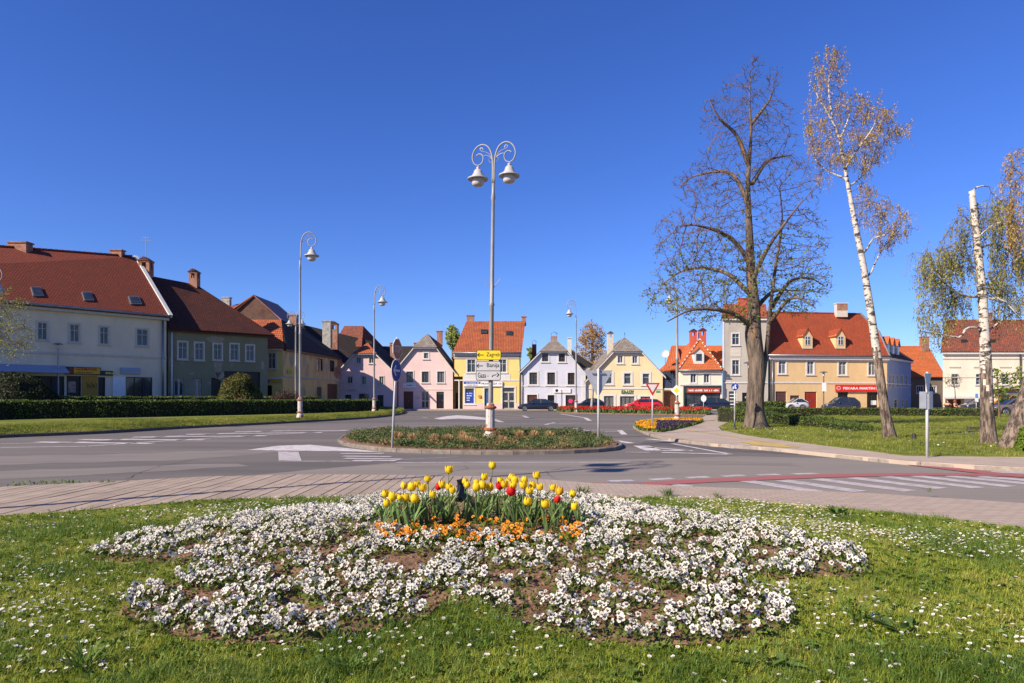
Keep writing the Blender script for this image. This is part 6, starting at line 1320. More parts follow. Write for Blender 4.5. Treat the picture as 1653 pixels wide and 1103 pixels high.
hedge('clipped green hedge running from the big tree down to its pointed end on the lawn', [gpt(1172, 41), gpt(1240, 37.5), gpt(1310, 33.5), gpt(1370, 30), gpt(1402, 28.2)], 1.3, .92, .1, 260, .06, ztop_end=.18)
hedge('low hedge stub behind the blue round sign', [gpt(1168, 46), gpt(1215, 46), gpt(1260, 44)], 1.6, .85, .1, 160, .075)
hedge('low hedge block behind the brown lamp post', [gpt(1194, 54), gpt(1260, 54)], 2.2, 1.2, .1, 120, .09)
hedge('straight low hedge along the far side of the lawn', [gpt(1262, 55), gpt(1400, 54), gpt(1520, 52.5), gpt(1612, 51)], 1.0, .72, .1, 170, .08)
# round shrubs
def bush(label, px, D, rx, rz, z0, col, n=5000, sz=.09, name='bush', squash=1, cz=None):
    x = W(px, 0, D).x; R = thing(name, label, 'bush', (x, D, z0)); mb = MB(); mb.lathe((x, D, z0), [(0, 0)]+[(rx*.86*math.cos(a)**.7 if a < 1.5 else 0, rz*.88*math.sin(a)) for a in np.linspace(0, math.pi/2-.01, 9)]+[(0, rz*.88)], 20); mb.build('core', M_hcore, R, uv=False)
    d = RNG.normal(size=(n, 3)); d[:, 2] = abs(d[:, 2]); d /= np.linalg.norm(d, axis=1)[:, None]; lump = 1+.05*np.sin(d[:, 0]*7)*np.cos(d[:, 2]*8)+.04*np.sin(d[:, 1]*9+2)
    r = lump*(1-RNG.exponential(.035, n)); p = d*r[:, None]*np.array([rx, rx, rz])+np.array([x, D, z0]); v, f = leafquads(p, sz, nrm=d, spread=.8); npmesh('leaves', v, f, col, R)['kind'] = 'stuff'
M_bushg = leafmat('bronze_green_bush', (.14, .14, .03), (.06, .075, .015), .3, sc=1.2, c3=(.17, .095, .035), s3=.8, t3=(.56, .7))
M_bushd = leafmat('dark_yew_leaves', (.035, .05, .012), (.018, .026, .008), .2, sc=1)
bush('large round clipped bush before the olive green house', 387.5, 54, 1.85, 3.1, .3, M_bushg, 9000)
bush('very dark round yew at the left edge of the picture', 25, 47, 2.6, 2.9, .3, M_bushd, 8000)
# bare brown shrub
def bare_shrub(label, px, D, r, h, z0, n=260):
    x = W(px, 0, D).x; R = thing('shrub', label, 'shrub', (x, D, z0)); vs, fs, pt = [], [], []
    mb = MB()
    for _ in range(n):
        a = random.uniform(0, 6.28); rr = r*math.sqrt(random.random()); t = Vector((math.cos(a)*rr, math.sin(a)*rr, h*random.uniform(.5, 1)*(1-.35*(rr/r)**2))); b0 = Vector((x, D, z0))+t*.05; b1 = Vector((x, D, z0))+t*.6+Vector((random.gauss(0, .1), 0, .1)); b2 = Vector((x, D, z0))+t
        mb.tube([b0, b1, b2], [.02, .015, .008], 3, caps=False); pt.append(b2[:]); pt.append(b1[:]); pt.append(b1.lerp(b2, .5)[:])
    mb.build('branches', M_twig, R, uv=False)['kind'] = 'stuff'; v, f = leafquads(np.array(pt)+RNG.normal(0, .08, (len(pt), 3)), .07); npmesh('buds', v, f, M_budr, R)['kind'] = 'stuff'
bare_shrub('tangled bare brown shrub with reddish buds behind the hedge', 463, 58, 1.5, 2.1, .3, 420)
bare_shrub('sparse bare shrub on the grey roofline behind the ochre house', 452, 90, 2, 12.5, 0, 160)

# ---- trees by space colonisation
def colonize(seeds, par, A, step, infl, kill, iters, trop=(0, 0, 0), jit=.12):
    nodes = [np.array(s, float) for s in seeds]; par = list(par); A = np.asarray(A, float); N = np.array(nodes)
    d = np.linalg.norm(A[:, None]-N[None], axis=2); near = d.argmin(1); nd = d.min(1); alive = nd > kill; trop = np.array(trop)
    for it in range(iters):
        act = alive & (nd < infl)
        if not act.any(): break
        idx = near[act]; V = A[act]-np.array(nodes)[idx]; V /= np.linalg.norm(V, axis=1)[:, None]+1e-9
        S = np.zeros((len(nodes), 3)); np.add.at(S, idx, V); C = np.bincount(idx, minlength=len(nodes)); g = np.nonzero(C)[0]; new = []
        for k in g:
            v = S[k]/C[k]; nv = np.linalg.norm(v)
            if nv < .15: v = A[act][idx == k][0]-nodes[k]; nv = np.linalg.norm(v)
            v = v/nv+trop+RNG.normal(0, jit, 3); v /= np.linalg.norm(v); new.append(nodes[k]+v*step); par.append(int(k))
        s0 = len(nodes); nodes += new; M = np.array(new); ai = np.nonzero(alive)[0]; dd = np.linalg.norm(A[ai][:, None]-M[None], axis=2); mn = dd.min(1); am = dd.argmin(1); better = mn < nd[ai]; near[ai[better]] = am[better]+s0; nd[ai[better]] = mn[better]; alive[nd < kill] = False
    return np.array(nodes), np.array(par)
def px_attr(ell, D, dens=1.0, depth=.9):
    out = []
    for e in ell:
        px, py, ax, ay = e[:4]; n = int(e[4]*dens) if len(e) > 4 else int(ax*ay*.02*dens); c = np.array(W(px, py, D)); s = D/F; u = RNG.normal(size=(n, 3)); u /= np.linalg.norm(u, axis=1)[:, None]; u *= (RNG.random(n)**(1/3))[:, None]
        out.append(c+u*np.array([ax*s, ax*s*depth, ay*s]))
    return np.concatenate(out)
def tubes(nodes, par, rad, name, m, R, sides=4, mask=None):
    k = np.nonzero(par >= 0)[0]
    if mask is not None: k = k[mask[k]]
    a = nodes[par[k]]; b_ = nodes[k]; ra = np.minimum(rad[par[k]], rad[k]*1.35+.002); rb = rad[k]; t = b_-a; L = np.linalg.norm(t, axis=1)[:, None]+1e-9; t = t/L; b_ = b_+t*(rb*.5)[:, None]
    ref = np.where(np.abs(t[:, 2:3]) < .9, np.array([[0, 0, 1.]]), np.array([[1., 0, 0]])); u = np.cross(t, ref); u /= np.linalg.norm(u, axis=1)[:, None]; w_ = np.cross(t, u); V = []
    for end, r in ((a, ra), (b_, rb)):
        for j in range(sides): th = 2*math.pi*j/sides; V.append(end+(u*math.cos(th)+w_*math.sin(th))*r[:, None])
    V = np.stack(V, 1).reshape(-1, 3); n = len(k); base = (np.arange(n)*2*sides)[:, None]; Q = np.concatenate([base+np.array([[j, (j+1) % sides, sides+(j+1) % sides, sides+j]]) for j in range(sides)])
    return npmesh(name, V, Q, m, R, smooth=sides > 4)
def radii(nodes, par, tip, ex=2.3):
    n = len(nodes); r = np.zeros(n); cnt = np.zeros(n); haschild = np.zeros(n, bool)
    for i in range(n-1, -1, -1):
        if not haschild[i]: r[i] += tip**ex
        if par[i] >= 0: r[par[i]] += r[i]; haschild[par[i]] = True
    return r**(1/ex), haschild
def polyseed(pts, step, D0, start=None, nodes=None, par=None):
    P = catmull([W(*p) if len(p) == 3 else W(p[0], p[1], D0) for p in pts], 8); out = nodes if nodes is not None else []; pr = par if par is not None else []
    last = start if start is not None else -1; cur = P[0]; 
    if start is None: out.append(tuple(cur)); pr.append(-1); last = 0
    acc = 0
    for q in P[1:]:
        while (q-cur).length > step: cur = cur+(q-cur).normalized()*step; out.append(tuple(cur)); pr.append(last); last = len(out)-1
    return out, pr
def nearest(nodes, p): return int(np.argmin(np.linalg.norm(np.array(nodes)-np.array(p), axis=1)))
def tree(label, D, trunk, limbs, ell, step=.35, infl=3.0, kill=.5, tip=.006, trunk_r=(.4, .15), dens=1, iters=90, trop=(0, 0, 0), bark=None, twigm=None, thick=.05, flare=1.5, trunk_split=None, twigs=(2, .3), lower=None, name='tree', depth=.9, ex=2.3, jit=.12, trs=None, lr=(.0, .0)):
    nodes, par = polyseed(trunk, step, D); nt_ = len(nodes); limbr = {}
    for lb in limbs:
        st = nearest(nodes[:], W(*lb[0]) if len(lb[0]) == 3 else W(lb[0][0], lb[0][1], D)); n0 = len(nodes); polyseed(lb, step, D, start=st, nodes=nodes, par=par); limbr[n0] = len(nodes)
    A = px_attr(ell, D, dens, depth); base = Vector(nodes[0]); R = thing(name, label, 'tree', base[:])
    N, Pn = colonize(nodes, par, A, step, infl, kill, iters, trop, jit); r, hc = radii(N, Pn, tip, ex)
    for n0, n1 in limbr.items():
        k_ = min(1, (n1-n0)*step/4.5); r[n0:n1] = np.maximum(r[n0:n1], np.linspace(lr[0]*(.5+.5*k_), lr[1], n1-n0))
    # trunk radius profile
    tr = np.interp(np.arange(nt_), [0, nt_-1], trunk_r) if trs is None else np.interp(np.linspace(0, 1, nt_), *trs); mask = np.ones(len(N), bool); mask[:nt_] = False
    mb = MB(); ns = 14; pts = [Vector(p) for p in N[:nt_]]; z_ = [p.z-pts[0].z for p in pts]; rr = [tr[i]*(1+(flare-1)*math.exp(-z_[i]/.35)) for i in range(nt_)]
    vs = []
    dn = Vector((0, 0, -.25)); pts = [pts[0]+dn]+pts; rr = [rr[0]*1.1]+rr
    for i, p in enumerate(pts):
        t = (pts[min(i+1, len(pts)-1)]-pts[max(i-1, 0)]).normalized(); u = Vector((1, 0, 0)); u = (u-t*u.dot(t)).normalized(); v = t.cross(u)
        for k in range(ns):
            a = 2*math.pi*k/ns; lump = 1+.09*noise.noise((math.cos(a)*1.5, math.sin(a)*1.5, p.z*.6))+(.16*math.cos(a*5+1)*math.exp(-max(0, p.z-base.z)/.5) if flare > 1.2 else 0)
            vs.append(p+(u*math.cos(a)+v*math.sin(a))*rr[i]*lump)
    fs = [(i*ns+k, i*ns+(k+1) % ns, (i+1)*ns+(k+1) % ns, (i+1)*ns+k) for i in range(len(pts)-1) for k in range(ns)]+[tuple(range((len(pts)-1)*ns, len(pts)*ns))]
    if lower: 
        zc = lower; mi = [1 if vs[f[0]].z < zc+random.gauss(0, .45) and len(f) == 4 else 0 for f in fs]; mb.v = [v[:] for v in vs]; mb.f = fs; mb.m = mi; mb.build('trunk', [bark, M_birchb], R, smooth=True, uv=False)
    else: mb.v = [v[:] for v in vs]; mb.f = fs; mb.m = [0]*len(fs); mb.build('trunk', bark, R, smooth=True, uv=False)
    big = (r > thick) & mask; small = (r <= thick) & mask
    if big.any(): tubes(N, Pn, r, 'limbs', bark, R, 7, big)['kind'] = 'stuff'
    # fine twigs
    tips = np.nonzero(mask & (r < tip*2.2))[0]; k, tl = twigs; TN = [N]; TP = [Pn]; TR = [r]
    if k:
        ti = np.repeat(tips, k); d0 = N[ti]-N[Pn[ti]]; d0 /= np.linalg.norm(d0, axis=1)[:, None]+1e-9; d = d0+RNG.normal(0, .7, d0.shape); d /= np.linalg.norm(d, axis=1)[:, None]; p1 = N[ti]+d*tl*RNG.uniform(.4, 1.1, len(ti))[:, None]
        n0 = len(N); N2 = np.concatenate([N, p1]); P2 = np.concatenate([Pn, ti]); r2 = np.concatenate([r, np.full(len(ti), tip*.6)]); m2 = np.concatenate([small, np.ones(len(ti), bool)])
    else: N2, P2, r2, m2 = N, Pn, r, small
    tubes(N2, P2, r2, 'twigs', twigm or bark, R, 3, m2)['kind'] = 'stuff'
    return R, N2, P2, r2, m2
def foliage(R, pts, sz, m, name='leaves', **k): v, f = leafquads(pts, sz, **k); o = npmesh(name, v, f, m, R); o['kind'] = 'stuff'; return o

# big linden
D = 32.3
T, N, Pn, r, m2 = tree('tall spreading linden with bare upper twigs and sparse young leaves beside the path', D, [(1220, 691), (1219, 640), (1222, 590), (1216, 540), (1217, 500), (1212, 440), (1210, 380), (1207, 300), (1212, 220), (1210, 160), (1212, 125)],
    [[(1216, 530), (1180, 505, 31.5), (1120, 500, 30.5), (1075, 520, 30)], [(1216, 480), (1170, 440, 33.5), (1110, 435, 34.5), (1060, 465, 35)], [(1214, 430), (1180, 385, 32.3), (1130, 365, 31), (1090, 365, 31)], [(1212, 340), (1180, 280, 33), (1120, 285, 34), (1095, 305, 34)],
     [(1209, 270), (1190, 220, 32), (1160, 190, 31.5), (1145, 160, 31.5)], [(1212, 460), (1240, 400, 31.5), (1275, 350, 31), (1300, 320, 31)], [(1212, 300), (1240, 260, 33), (1280, 250, 33.5)],
     [(1228, 640), (1238, 560), (1243, 500), (1252, 430), (1262, 360), (1258, 300)], [(1243, 500), (1275, 455, 33.5), (1310, 450, 34), (1335, 465, 34)], [(1243, 520), (1280, 480, 31), (1320, 500, 30)], [(1218, 500), (1250, 470, 33), (1290, 470, 34)], [(1213, 200), (1240, 165), (1250, 140)]],
    [(1212, 140, 52, 36), (1155, 185, 28, 40), (1200, 200, 70, 50), (1250, 215, 38, 60), (1180, 290, 85, 60), (1120, 300, 42, 32), (1270, 310, 55, 70), (1150, 380, 100, 60), (1100, 400, 48, 40), (1290, 390, 52, 60), (1110, 465, 75, 45), (1060, 480, 28, 26), (1200, 450, 100, 70), (1300, 450, 45, 50), (1140, 505, 60, 22), (1280, 490, 45, 28)],
    step=.2, infl=2.6, kill=.25, tip=.0085, trunk_r=(.52, .05), trs=([0, .05, .16, .27, .34, .42, .55, .69, .85, 1], [.5, .42, .385, .38, .28, .23, .17, .115, .06, .02]), dens=3.6, iters=140, ex=2.15, lr=(.125, .03), bark=M_bark, twigm=M_twig, flare=1.35, twigs=(2, .3), depth=.8, jit=.16, trop=(0, 0, .03))
tp = np.nonzero(m2 & (r < .02))[0]; zz = N[tp][:, 2]; low = tp[RNG.random(len(tp)) < np.clip((11-zz)/7, .04, .9)]
foliage(T, N[low]+RNG.normal(0, .06, (len(low), 3)), .08, M_leafg); up = tp[RNG.random(len(tp)) < .35]; foliage(T, N[up]+RNG.normal(0, .03, (len(up), 3)), .035, M_budr, 'buds')
# birches with hanging strands
def strands(R, N, idx, n, L, m, lm, seg=5, lsz=.05, wind=(0.03, 0, 0), per=2):
    ti = RNG.choice(idx, n); P0 = N[ti]; ln = RNG.uniform(.3, 1, n)*L; side = RNG.normal(0, .35, (n, 3)); side[:, 2] = 0; pts = [P0]
    for k in range(1, seg+1): t = k/seg; pts.append(P0+side*(np.sqrt(t)*ln)[:, None]*.6+np.stack([np.zeros(n), np.zeros(n), -ln*t**1.4], 1)+RNG.normal(0, .015, (n, 3)))
    V = np.stack(pts, 1); al = []; nn = V.reshape(-1, 3); par = (np.arange(n*(seg+1))-1).reshape(n, seg+1); par[:, 0] = -1; o = tubes(nn, par.ravel(), np.full(len(nn), .0035), 'hanging_twigs', m, R, 3); o['kind'] = 'stuff'
    lp = V[:, 1:].reshape(-1, 3); lp = np.repeat(lp, per, 0)+RNG.normal(0, .035, (len(lp)*per, 3)); dv = np.tile(np.array([[0, 0, -1.]]), (len(lp), 1)); v, f = leafquads(lp, lsz, dirs=dv, spread=.5, aspect=2.0); npmesh('catkins', v, f, lm, R)['kind'] = 'stuff'
D = 23.4
T, N, Pn, r, m2 = tree('tall leaning white-barked birch with golden catkins', D, [(1437, 709), (1425, 640), (1414, 560), (1402, 480), (1392, 420), (1378, 350), (1369, 300), (1362, 260), (1352, 215), (1335, 180), (1318, 155)],
    [[(1366, 270), (1385, 240, 23), (1410, 205, 22.6), (1420, 170, 22.5)], [(1374, 300), (1400, 275, 24), (1415, 245, 24.2)], [(1368, 290), (1335, 275, 23.6), (1315, 255, 23.8), (1308, 210, 24)], [(1356, 225), (1370, 190), (1372, 160)], [(1318, 155), (1313, 130)], [(1345, 195), (1338, 150), (1340, 105)], [(1396, 410), (1410, 385, 23), (1432, 378, 22.6), (1450, 360, 22.6)], [(1404, 445), (1420, 410, 24), (1438, 385, 24.3)]],
    [(1340, 110, 32, 40, 90), (1330, 160, 32, 40, 80), (1375, 180, 30, 40, 60), (1410, 190, 38, 42, 90), (1445, 208, 26, 14, 40), (1320, 215, 26, 50, 60), (1360, 240, 45, 40, 60), (1400, 240, 32, 34, 50), (1395, 315, 20, 22, 30), (1415, 330, 24, 26, 40), (1440, 355, 35, 24, 60), (1465, 370, 18, 12, 25), (1330, 285, 22, 12, 16)],
    step=.2, infl=2.2, kill=.26, tip=.0055, trs=([0, .1, .35, .6, .8, 1], [.19, .155, .125, .09, .055, .02]), bark=M_birch, twigm=M_twig, flare=1.25, lower=2.9, twigs=(2, .25), depth=.8, thick=.017, ex=2.2, lr=(.048, .012), trop=(0, 0, .02))
ti = np.nonzero(m2)[0]; strands(T, N, ti, 1250, .5, M_twig, M_leafb, lsz=.03)
D = 20.8
T, N, Pn, r, m2 = tree('cut-topped birch with pale flaking trunk and weeping yellow-green twigs', D, [(1596, 717), (1593, 640), (1590, 560), (1586, 480), (1578, 400), (1573, 350), (1568, 302)],
    [[(1569, 306), (1585, 300), (1600, 302)], [(1580, 385), (1560, 352, 20.5), (1540, 346, 20.5)], [(1584, 480), (1550, 475, 20.4), (1515, 445, 20), (1500, 415, 20)], [(1590, 530), (1560, 530, 20.5), (1550, 545, 20.4), (1520, 540, 20.3), (1480, 535, 20)], [(1582, 380), (1610, 360, 20), (1640, 358, 19.8)], [(1584, 400), (1610, 395, 21.3), (1655, 425, 21.5)], [(1588, 482), (1620, 485, 20.5), (1655, 525, 20.4)], [(1590, 540), (1620, 515, 21), (1650, 500, 21)]],
    [(1510, 430, 32, 38, 90), (1545, 410, 30, 38, 60), (1560, 350, 18, 20, 22), (1610, 350, 34, 36, 90), (1640, 400, 36, 46, 90), (1610, 450, 30, 30, 50), (1540, 480, 40, 26, 45), (1500, 500, 24, 26, 30), (1630, 480, 30, 26, 40)],
    step=.18, infl=2.0, kill=.25, tip=.005, trs=([0, .15, .5, 1], [.215, .185, .135, .085]), bark=M_birch, twigm=M_twig, flare=1.2, lower=2.2, twigs=(2, .25), depth=.8, thick=.017, ex=2.2, lr=(.048, .012))
ti = np.nonzero(m2)[0]; strands(T, N, ti, 1300, .85, M_twig, M_leafb2, lsz=.036)
D = 19
T, N, Pn, r, m2 = tree('birch with dark bark leaning out past the right edge', D, [(1634, 725), (1648, 680), (1664, 630), (1684, 540), (1694, 440), (1694, 340), (1684, 260), (1680, 200)],
    [[(1690, 360), (1660, 300), (1640, 270)], [(1685, 300), (1720, 260), (1740, 220)], [(1695, 440), (1660, 400), (1640, 400)]],
    [(1645, 290, 36, 50, 90), (1650, 240, 26, 20, 30), (1700, 250, 60, 60, 90), (1645, 360, 30, 40, 50), (1730, 380, 50, 60, 40)],
    step=.18, infl=2.2, kill=.28, tip=.005, trs=([0, .2, .5, 1], [.30, .25, .2, .08]), bark=M_birch, twigm=M_twig, flare=1.2, lower=4.6, twigs=(2, .25), depth=.8, thick=.017, ex=2.2, lr=(.048, .012))
ti = np.nonzero(m2)[0]; strands(T, N, ti, 700, .7, M_twig, M_leafb, lsz=.034)
# left edge tree in young leaf
D = 34
T, N, Pn, r, m2 = tree('small tree in fine young leaf reaching in from the left edge', D, [(-60, 690), (-58, 600), (-55, 520)], [[(-58, 600), (-20, 560), (20, 530)], [(-55, 530), (-20, 500), (10, 490)]],
    [(-60, 500, 70, 60, 200), (0, 500, 40, 45, 160), (20, 545, 34, 36, 160), (-30, 560, 50, 40, 120)], step=.22, infl=2.4, kill=.3, tip=.006, trunk_r=(.16, .06), bark=M_twig, twigs=(3, .3), flare=1.1)
ti = np.nonzero(m2)[0]; foliage(T, N[RNG.choice(ti, 5200)]+RNG.normal(0, .12, (5200, 3)), .05, M_leafb2)
# far trees
def fartree(label, D, trunk, ell, nl, sz, lm, tip=.02, strand=0, lim=[]):
    st = min(.6, ell[0][2]*D/F*.22)
    T, N, Pn, r, m2 = tree(label, D, trunk, lim, ell, step=st, infl=12*st, kill=1.25*st, tip=tip, trunk_r=(.0035*D, .0012*D) if D > 70 else (.07, .03), bark=M_twig, twigs=(2, 1.2*st), flare=1.1, thick=.1); ti = np.nonzero(m2)[0]
    foliage(T, N[RNG.choice(ti, nl)]+RNG.normal(0, .5*st, (nl, 3)), sz, lm); return T
fartree('golden-leaved birch behind the gap between the lilac and yellow gables', 125, [(955, 650), (955, 600), (957, 545), (955, 525)], [(955, 545, 20, 26, 260), (942, 560, 12, 18, 80), (965, 558, 13, 20, 100), (957, 575, 22, 14, 60)], 3800, .19, leafmat('gold_far_leaves', (.5, .3, .1), (.36, .23, .09), .3))
fartree('pale green tree peeping left of the yellow house roof', 118, [(731, 650), (731, 560), (730, 535)], [(731, 545, 11, 20, 160), (738, 556, 9, 12, 60)], 2200, .22, leafmat('spring_far_leaves', (.34, .4, .1), (.24, .28, .07), .3))
fartree('small green tree behind the right side of the yellow house', 112, [(857, 650), (857, 590), (857, 565)], [(857, 570, 7, 9, 60)], 900, .2, MATS['spring_far_leaves'])
fartree('young sapling with yellow-green leaves before the garage', 50, [(1613, 668), (1612, 640), (1609, 615)], [(1606, 605, 14, 10, 60), (1616, 632, 26, 18, 60), (1645, 610, 18, 18, 60)], 520, .13, M_leafg, tip=.012)
fartree('thin sapling behind the two seated people', 60, [(1542, 665), (1542, 640), (1541, 625)], [(1538, 615, 16, 14, 60)], 90, .08, M_leafb2, tip=.012)
bush('leafy green shrub at the foot of the leaning birch', 1686, 17.6, .62, .95, .1, M_leafg, 2500, .06)

# ---- grass: tufts scattered by geometry nodes over points
def blades(n, h, spread, w_, bend, seed, m, name):
    rg = np.random.default_rng(seed); V = []; Fq = []
    for i in range(n):
        a = rg.uniform(0, 6.283); p = np.array([rg.normal(0, spread), rg.normal(0, spread), 0]); hh = h*rg.uniform(.5, 1.1); d = np.array([math.cos(a), math.sin(a), 0]); s = np.array([-d[1], d[0], 0])*w_*rg.uniform(.7, 1.2); b_ = bend*rg.uniform(.3, 1.4)
        q1 = p+d*hh*b_*.3+np.array([0, 0, hh*.55]); q2 = p+d*hh*b_+np.array([0, 0, hh*(1-.35*b_)]); o = len(V); V += [p-s, p+s, q1+s*.75, q1-s*.75, q2]; Fq += [(o, o+1, o+2, o+3), (o+3, o+2, o+4)]
    me = bpy.data.meshes.new(name); me.from_pydata([tuple(v) for v in V], [], Fq); me.materials.append(m); return bpy.data.objects.new(name, me)
def grassmat(n, c1, c2, c3):
    m = mat(n, c1, c2, .9, rough=.55, trans=.35, spec=.3, c3=c3, s3=.55, t3=(.5, .7), coord='Object'); return m
def inst_colour(name, cols, trans=.4, pscale=1.1):
    """blade colour varies per instance and with world position"""
    m = bpy.data.materials.new(name); m.use_nodes = True; n = m.node_tree.nodes; l = m.node_tree.links; b = n['Principled BSDF']; b.inputs['Roughness'].default_value = .5; b.inputs['Specular IOR Level'].default_value = .3
    oi = n.new('ShaderNodeObjectInfo'); r = n.new('ShaderNodeValToRGB'); r.color_ramp.interpolation = 'LINEAR'
    els = r.color_ramp.elements; els[0].color = rgb(cols[0]); els[1].color = rgb(cols[-1])
    for i, c in enumerate(cols[1:-1]): e = els.new((i+1)/(len(cols)-1)); e.color = rgb(c)
    geo = n.new('ShaderNodeNewGeometry'); nz = n.new('ShaderNodeTexNoise'); nz.inputs['Scale'].default_value = pscale; nz.inputs['Detail'].default_value = 4; l.new(geo.outputs['Position'], nz.inputs['Vector'])
    mr = n.new('ShaderNodeMapRange'); mr.inputs[1].default_value = .32; mr.inputs[2].default_value = .68; l.new(nz.outputs['Fac'], mr.inputs[0])
    ad = n.new('ShaderNodeMath'); ad.operation = 'MULTIPLY_ADD'; ad.inputs[1].default_value = .45; l.new(oi.outputs['Random'], ad.inputs[0]); m2_ = n.new('ShaderNodeMath'); m2_.operation = 'MULTIPLY'; m2_.inputs[1].default_value = .6; l.new(mr.outputs[0], m2_.inputs[0]); l.new(m2_.outputs[0], ad.inputs[2]); l.new(ad.outputs[0], r.inputs[0]); l.new(r.outputs[0], b.inputs['Base Color'])
    tr = n.new('ShaderNodeBsdfTranslucent'); l.new(r.outputs[0], tr.inputs['Color']); ms = n.new('ShaderNodeMixShader'); ms.inputs[0].default_value = trans; l.new(b.outputs[0], ms.inputs[1]); l.new(tr.outputs[0], ms.inputs[2]); l.new(ms.outputs[0], n['Material Output'].inputs[0]); MATS[name] = m; return m
G1 = inst_colour('grass_blades', [(.05, .09, .012), (.14, .205, .022), (.27, .33, .035), (.4, .42, .06), (.44, .37, .12)])
G2 = inst_colour('lush_grass', [(.06, .12, .016), (.12, .2, .028), (.2, .28, .045)])
def scatter(name, pts, protos, smin, smax, seed=1, tilt=.25, kind='stuff', up=None, rot_sun=None):
    me = bpy.data.meshes.new(name); pts = np.asarray(pts, dtype=np.float32); me.vertices.add(len(pts)); me.vertices.foreach_set('co', pts.ravel()); o = bpy.data.objects.new(name, me); COL.objects.link(o); o['kind'] = kind
    pc = bpy.data.collections.new(name+'_protos')
    for p in protos: pc.objects.link(p)
    ng = bpy.data.node_groups.new(name, 'GeometryNodeTree'); ng.interface.new_socket('Geometry', in_out='INPUT', socket_type='NodeSocketGeometry'); ng.interface.new_socket('Geometry', in_out='OUTPUT', socket_type='NodeSocketGeometry')
    n = ng.nodes; l = ng.links; gi = n.new('NodeGroupInput'); go = n.new('NodeGroupOutput'); ip = n.new('GeometryNodeInstanceOnPoints'); ci = n.new('GeometryNodeCollectionInfo'); ci.inputs['Collection'].default_value = pc; ci.inputs['Separate Children'].default_value = True; ci.inputs['Reset Children'].default_value = True
    ip.inputs['Pick Instance'].default_value = True; rv = n.new('FunctionNodeRandomValue'); rv.data_type = 'FLOAT_VECTOR'; rv.inputs[0].default_value = (-tilt, -tilt, 0); rv.inputs[1].default_value = (tilt, tilt, 6.283); rv.inputs['Seed'].default_value = seed
    rs = n.new('FunctionNodeRandomValue'); rs.data_type = 'FLOAT'; rs.inputs[2].default_value = smin; rs.inputs[3].default_value = smax; rs.inputs['Seed'].default_value = seed+5
    l.new(gi.outputs[0], ip.inputs['Points']); l.new(ci.outputs[0], ip.inputs['Instance']); l.new(rv.outputs[0], ip.inputs['Rotation']); l.new(rs.outputs[1], ip.inputs['Scale']); l.new(ip.outputs[0], go.inputs[0])
    md = o.modifiers.new('scatter', 'NODES'); md.node_group = ng; return o
def gzv(P): return np.array([gz(x, y) for x, y in P])
# near lawn
def near_pts(n, ymin=1.9, ymax=11.5, bias=1.6):
    y = ymin+(ymax-ymin)*RNG.random(n)**bias; half = y*.80+.6; x = (RNG.random(n)*2-1)*half; P = np.stack([x, y], 1); g = np.array([ge(a) for a in x]); k = (y < g-.03); P = P[k]; return P
P = near_pts(52000); ib = inpoly(P, BED); ed = RNG.random(len(P)) < .035; Pg = P[(~ib) | ed]
zz = gzv(Pg); tufts = [blades(16, .045, .028, .0016, .8, 10+i, G1, 'grass_tuft') for i in range(5)]
scatter('grass', np.column_stack([Pg, zz]), tufts, .6, 1.3, 3, .35)
nzv = np.array([noise.noise((x*.8, y*.8, 7)) for x, y in Pg]); tall = Pg[(nzv > .12) & (RNG.random(len(Pg)) < .32)]
scatter('long_grass', np.column_stack([tall, gzv(tall)]), [blades(14, .095, .03, .0018, .7, 40+i, G2, 'long_grass_tuft') for i in range(4)], .6, 1.25, 4, .3)
# clover / weeds leaves low
def roset(n, r, m, seed, name, up=.3, w_=.28):
    rg = np.random.default_rng(seed); V = []; Fq = []
    for i in range(n):
        a = 6.283*i/n+rg.normal(0, .25); L = r*rg.uniform(.6, 1.1); d = np.array([math.cos(a), math.sin(a), 0]); s = np.array([-d[1], d[0], 0])*L*w_*.5; z1 = L*up*rg.uniform(.5, 1.5); o = len(V)
        V += [np.zeros(3), d*L*.45+s+np.array([0, 0, z1]), d*L+np.array([0, 0, z1*.7]), d*L*.45-s+np.array([0, 0, z1])]; Fq.append((o, o+1, o+2, o+3))
    me = bpy.data.meshes.new(name); me.from_pydata([tuple(v) for v in V], [], Fq); me.materials.append(m); return bpy.data.objects.new(name, me)
cl = P[(~ib) & (RNG.random(len(P)) < .28)]; scatter('clover', np.column_stack([cl, gzv(cl)+.012]), [roset(5, .03, G2, i, 'clover_sprig', .5, .9) for i in range(3)], .6, 1.4, 9, .4)
# daisies
M_dw = mat('daisy_white', (.75, .73, .72), (.7, .66, .66), 3, rough=.6); M_dy = mat('daisy_yellow', (.7, .45, .03), rough=.7)
def daisy_mesh(name, seed):
    rg = random.Random(seed); mb = MB(); n = 12; h = .05; tz = Vector((rg.uniform(-.3, .3), rg.uniform(-.5, -.1), 1)).normalized(); q = tz.to_track_quat('Z', 'Y')
    for k in range(n):
        a = 6.283*k/n; c, s = math.cos(a), math.sin(a); L = .0125*rg.uniform(.85, 1.1); mb.add([q @ Vector((c*.003, s*.003, .0))+Vector((0, 0, h)), q @ Vector((c*L-s*.003, s*L+c*.003, .002))+Vector((0, 0, h)), q @ Vector((c*L+s*.003, s*L-c*.003, .002))+Vector((0, 0, h))], [(0, 1, 2)], 0)
    mb.add([q @ Vector((.0042*math.cos(6.283*k/6), .0042*math.sin(6.283*k/6), .002))+Vector((0, 0, h)) for k in range(6)]+[q @ Vector((0, 0, .0045))+Vector((0, 0, h))], [(k, (k+1) % 6, 6) for k in range(6)], 1)
    mb.add([(-.0008, 0, 0), (.0008, 0, 0), (.0008, 0, h), (-.0008, 0, h)], [(0, 1, 2, 3)], 2); return mb
dm = []
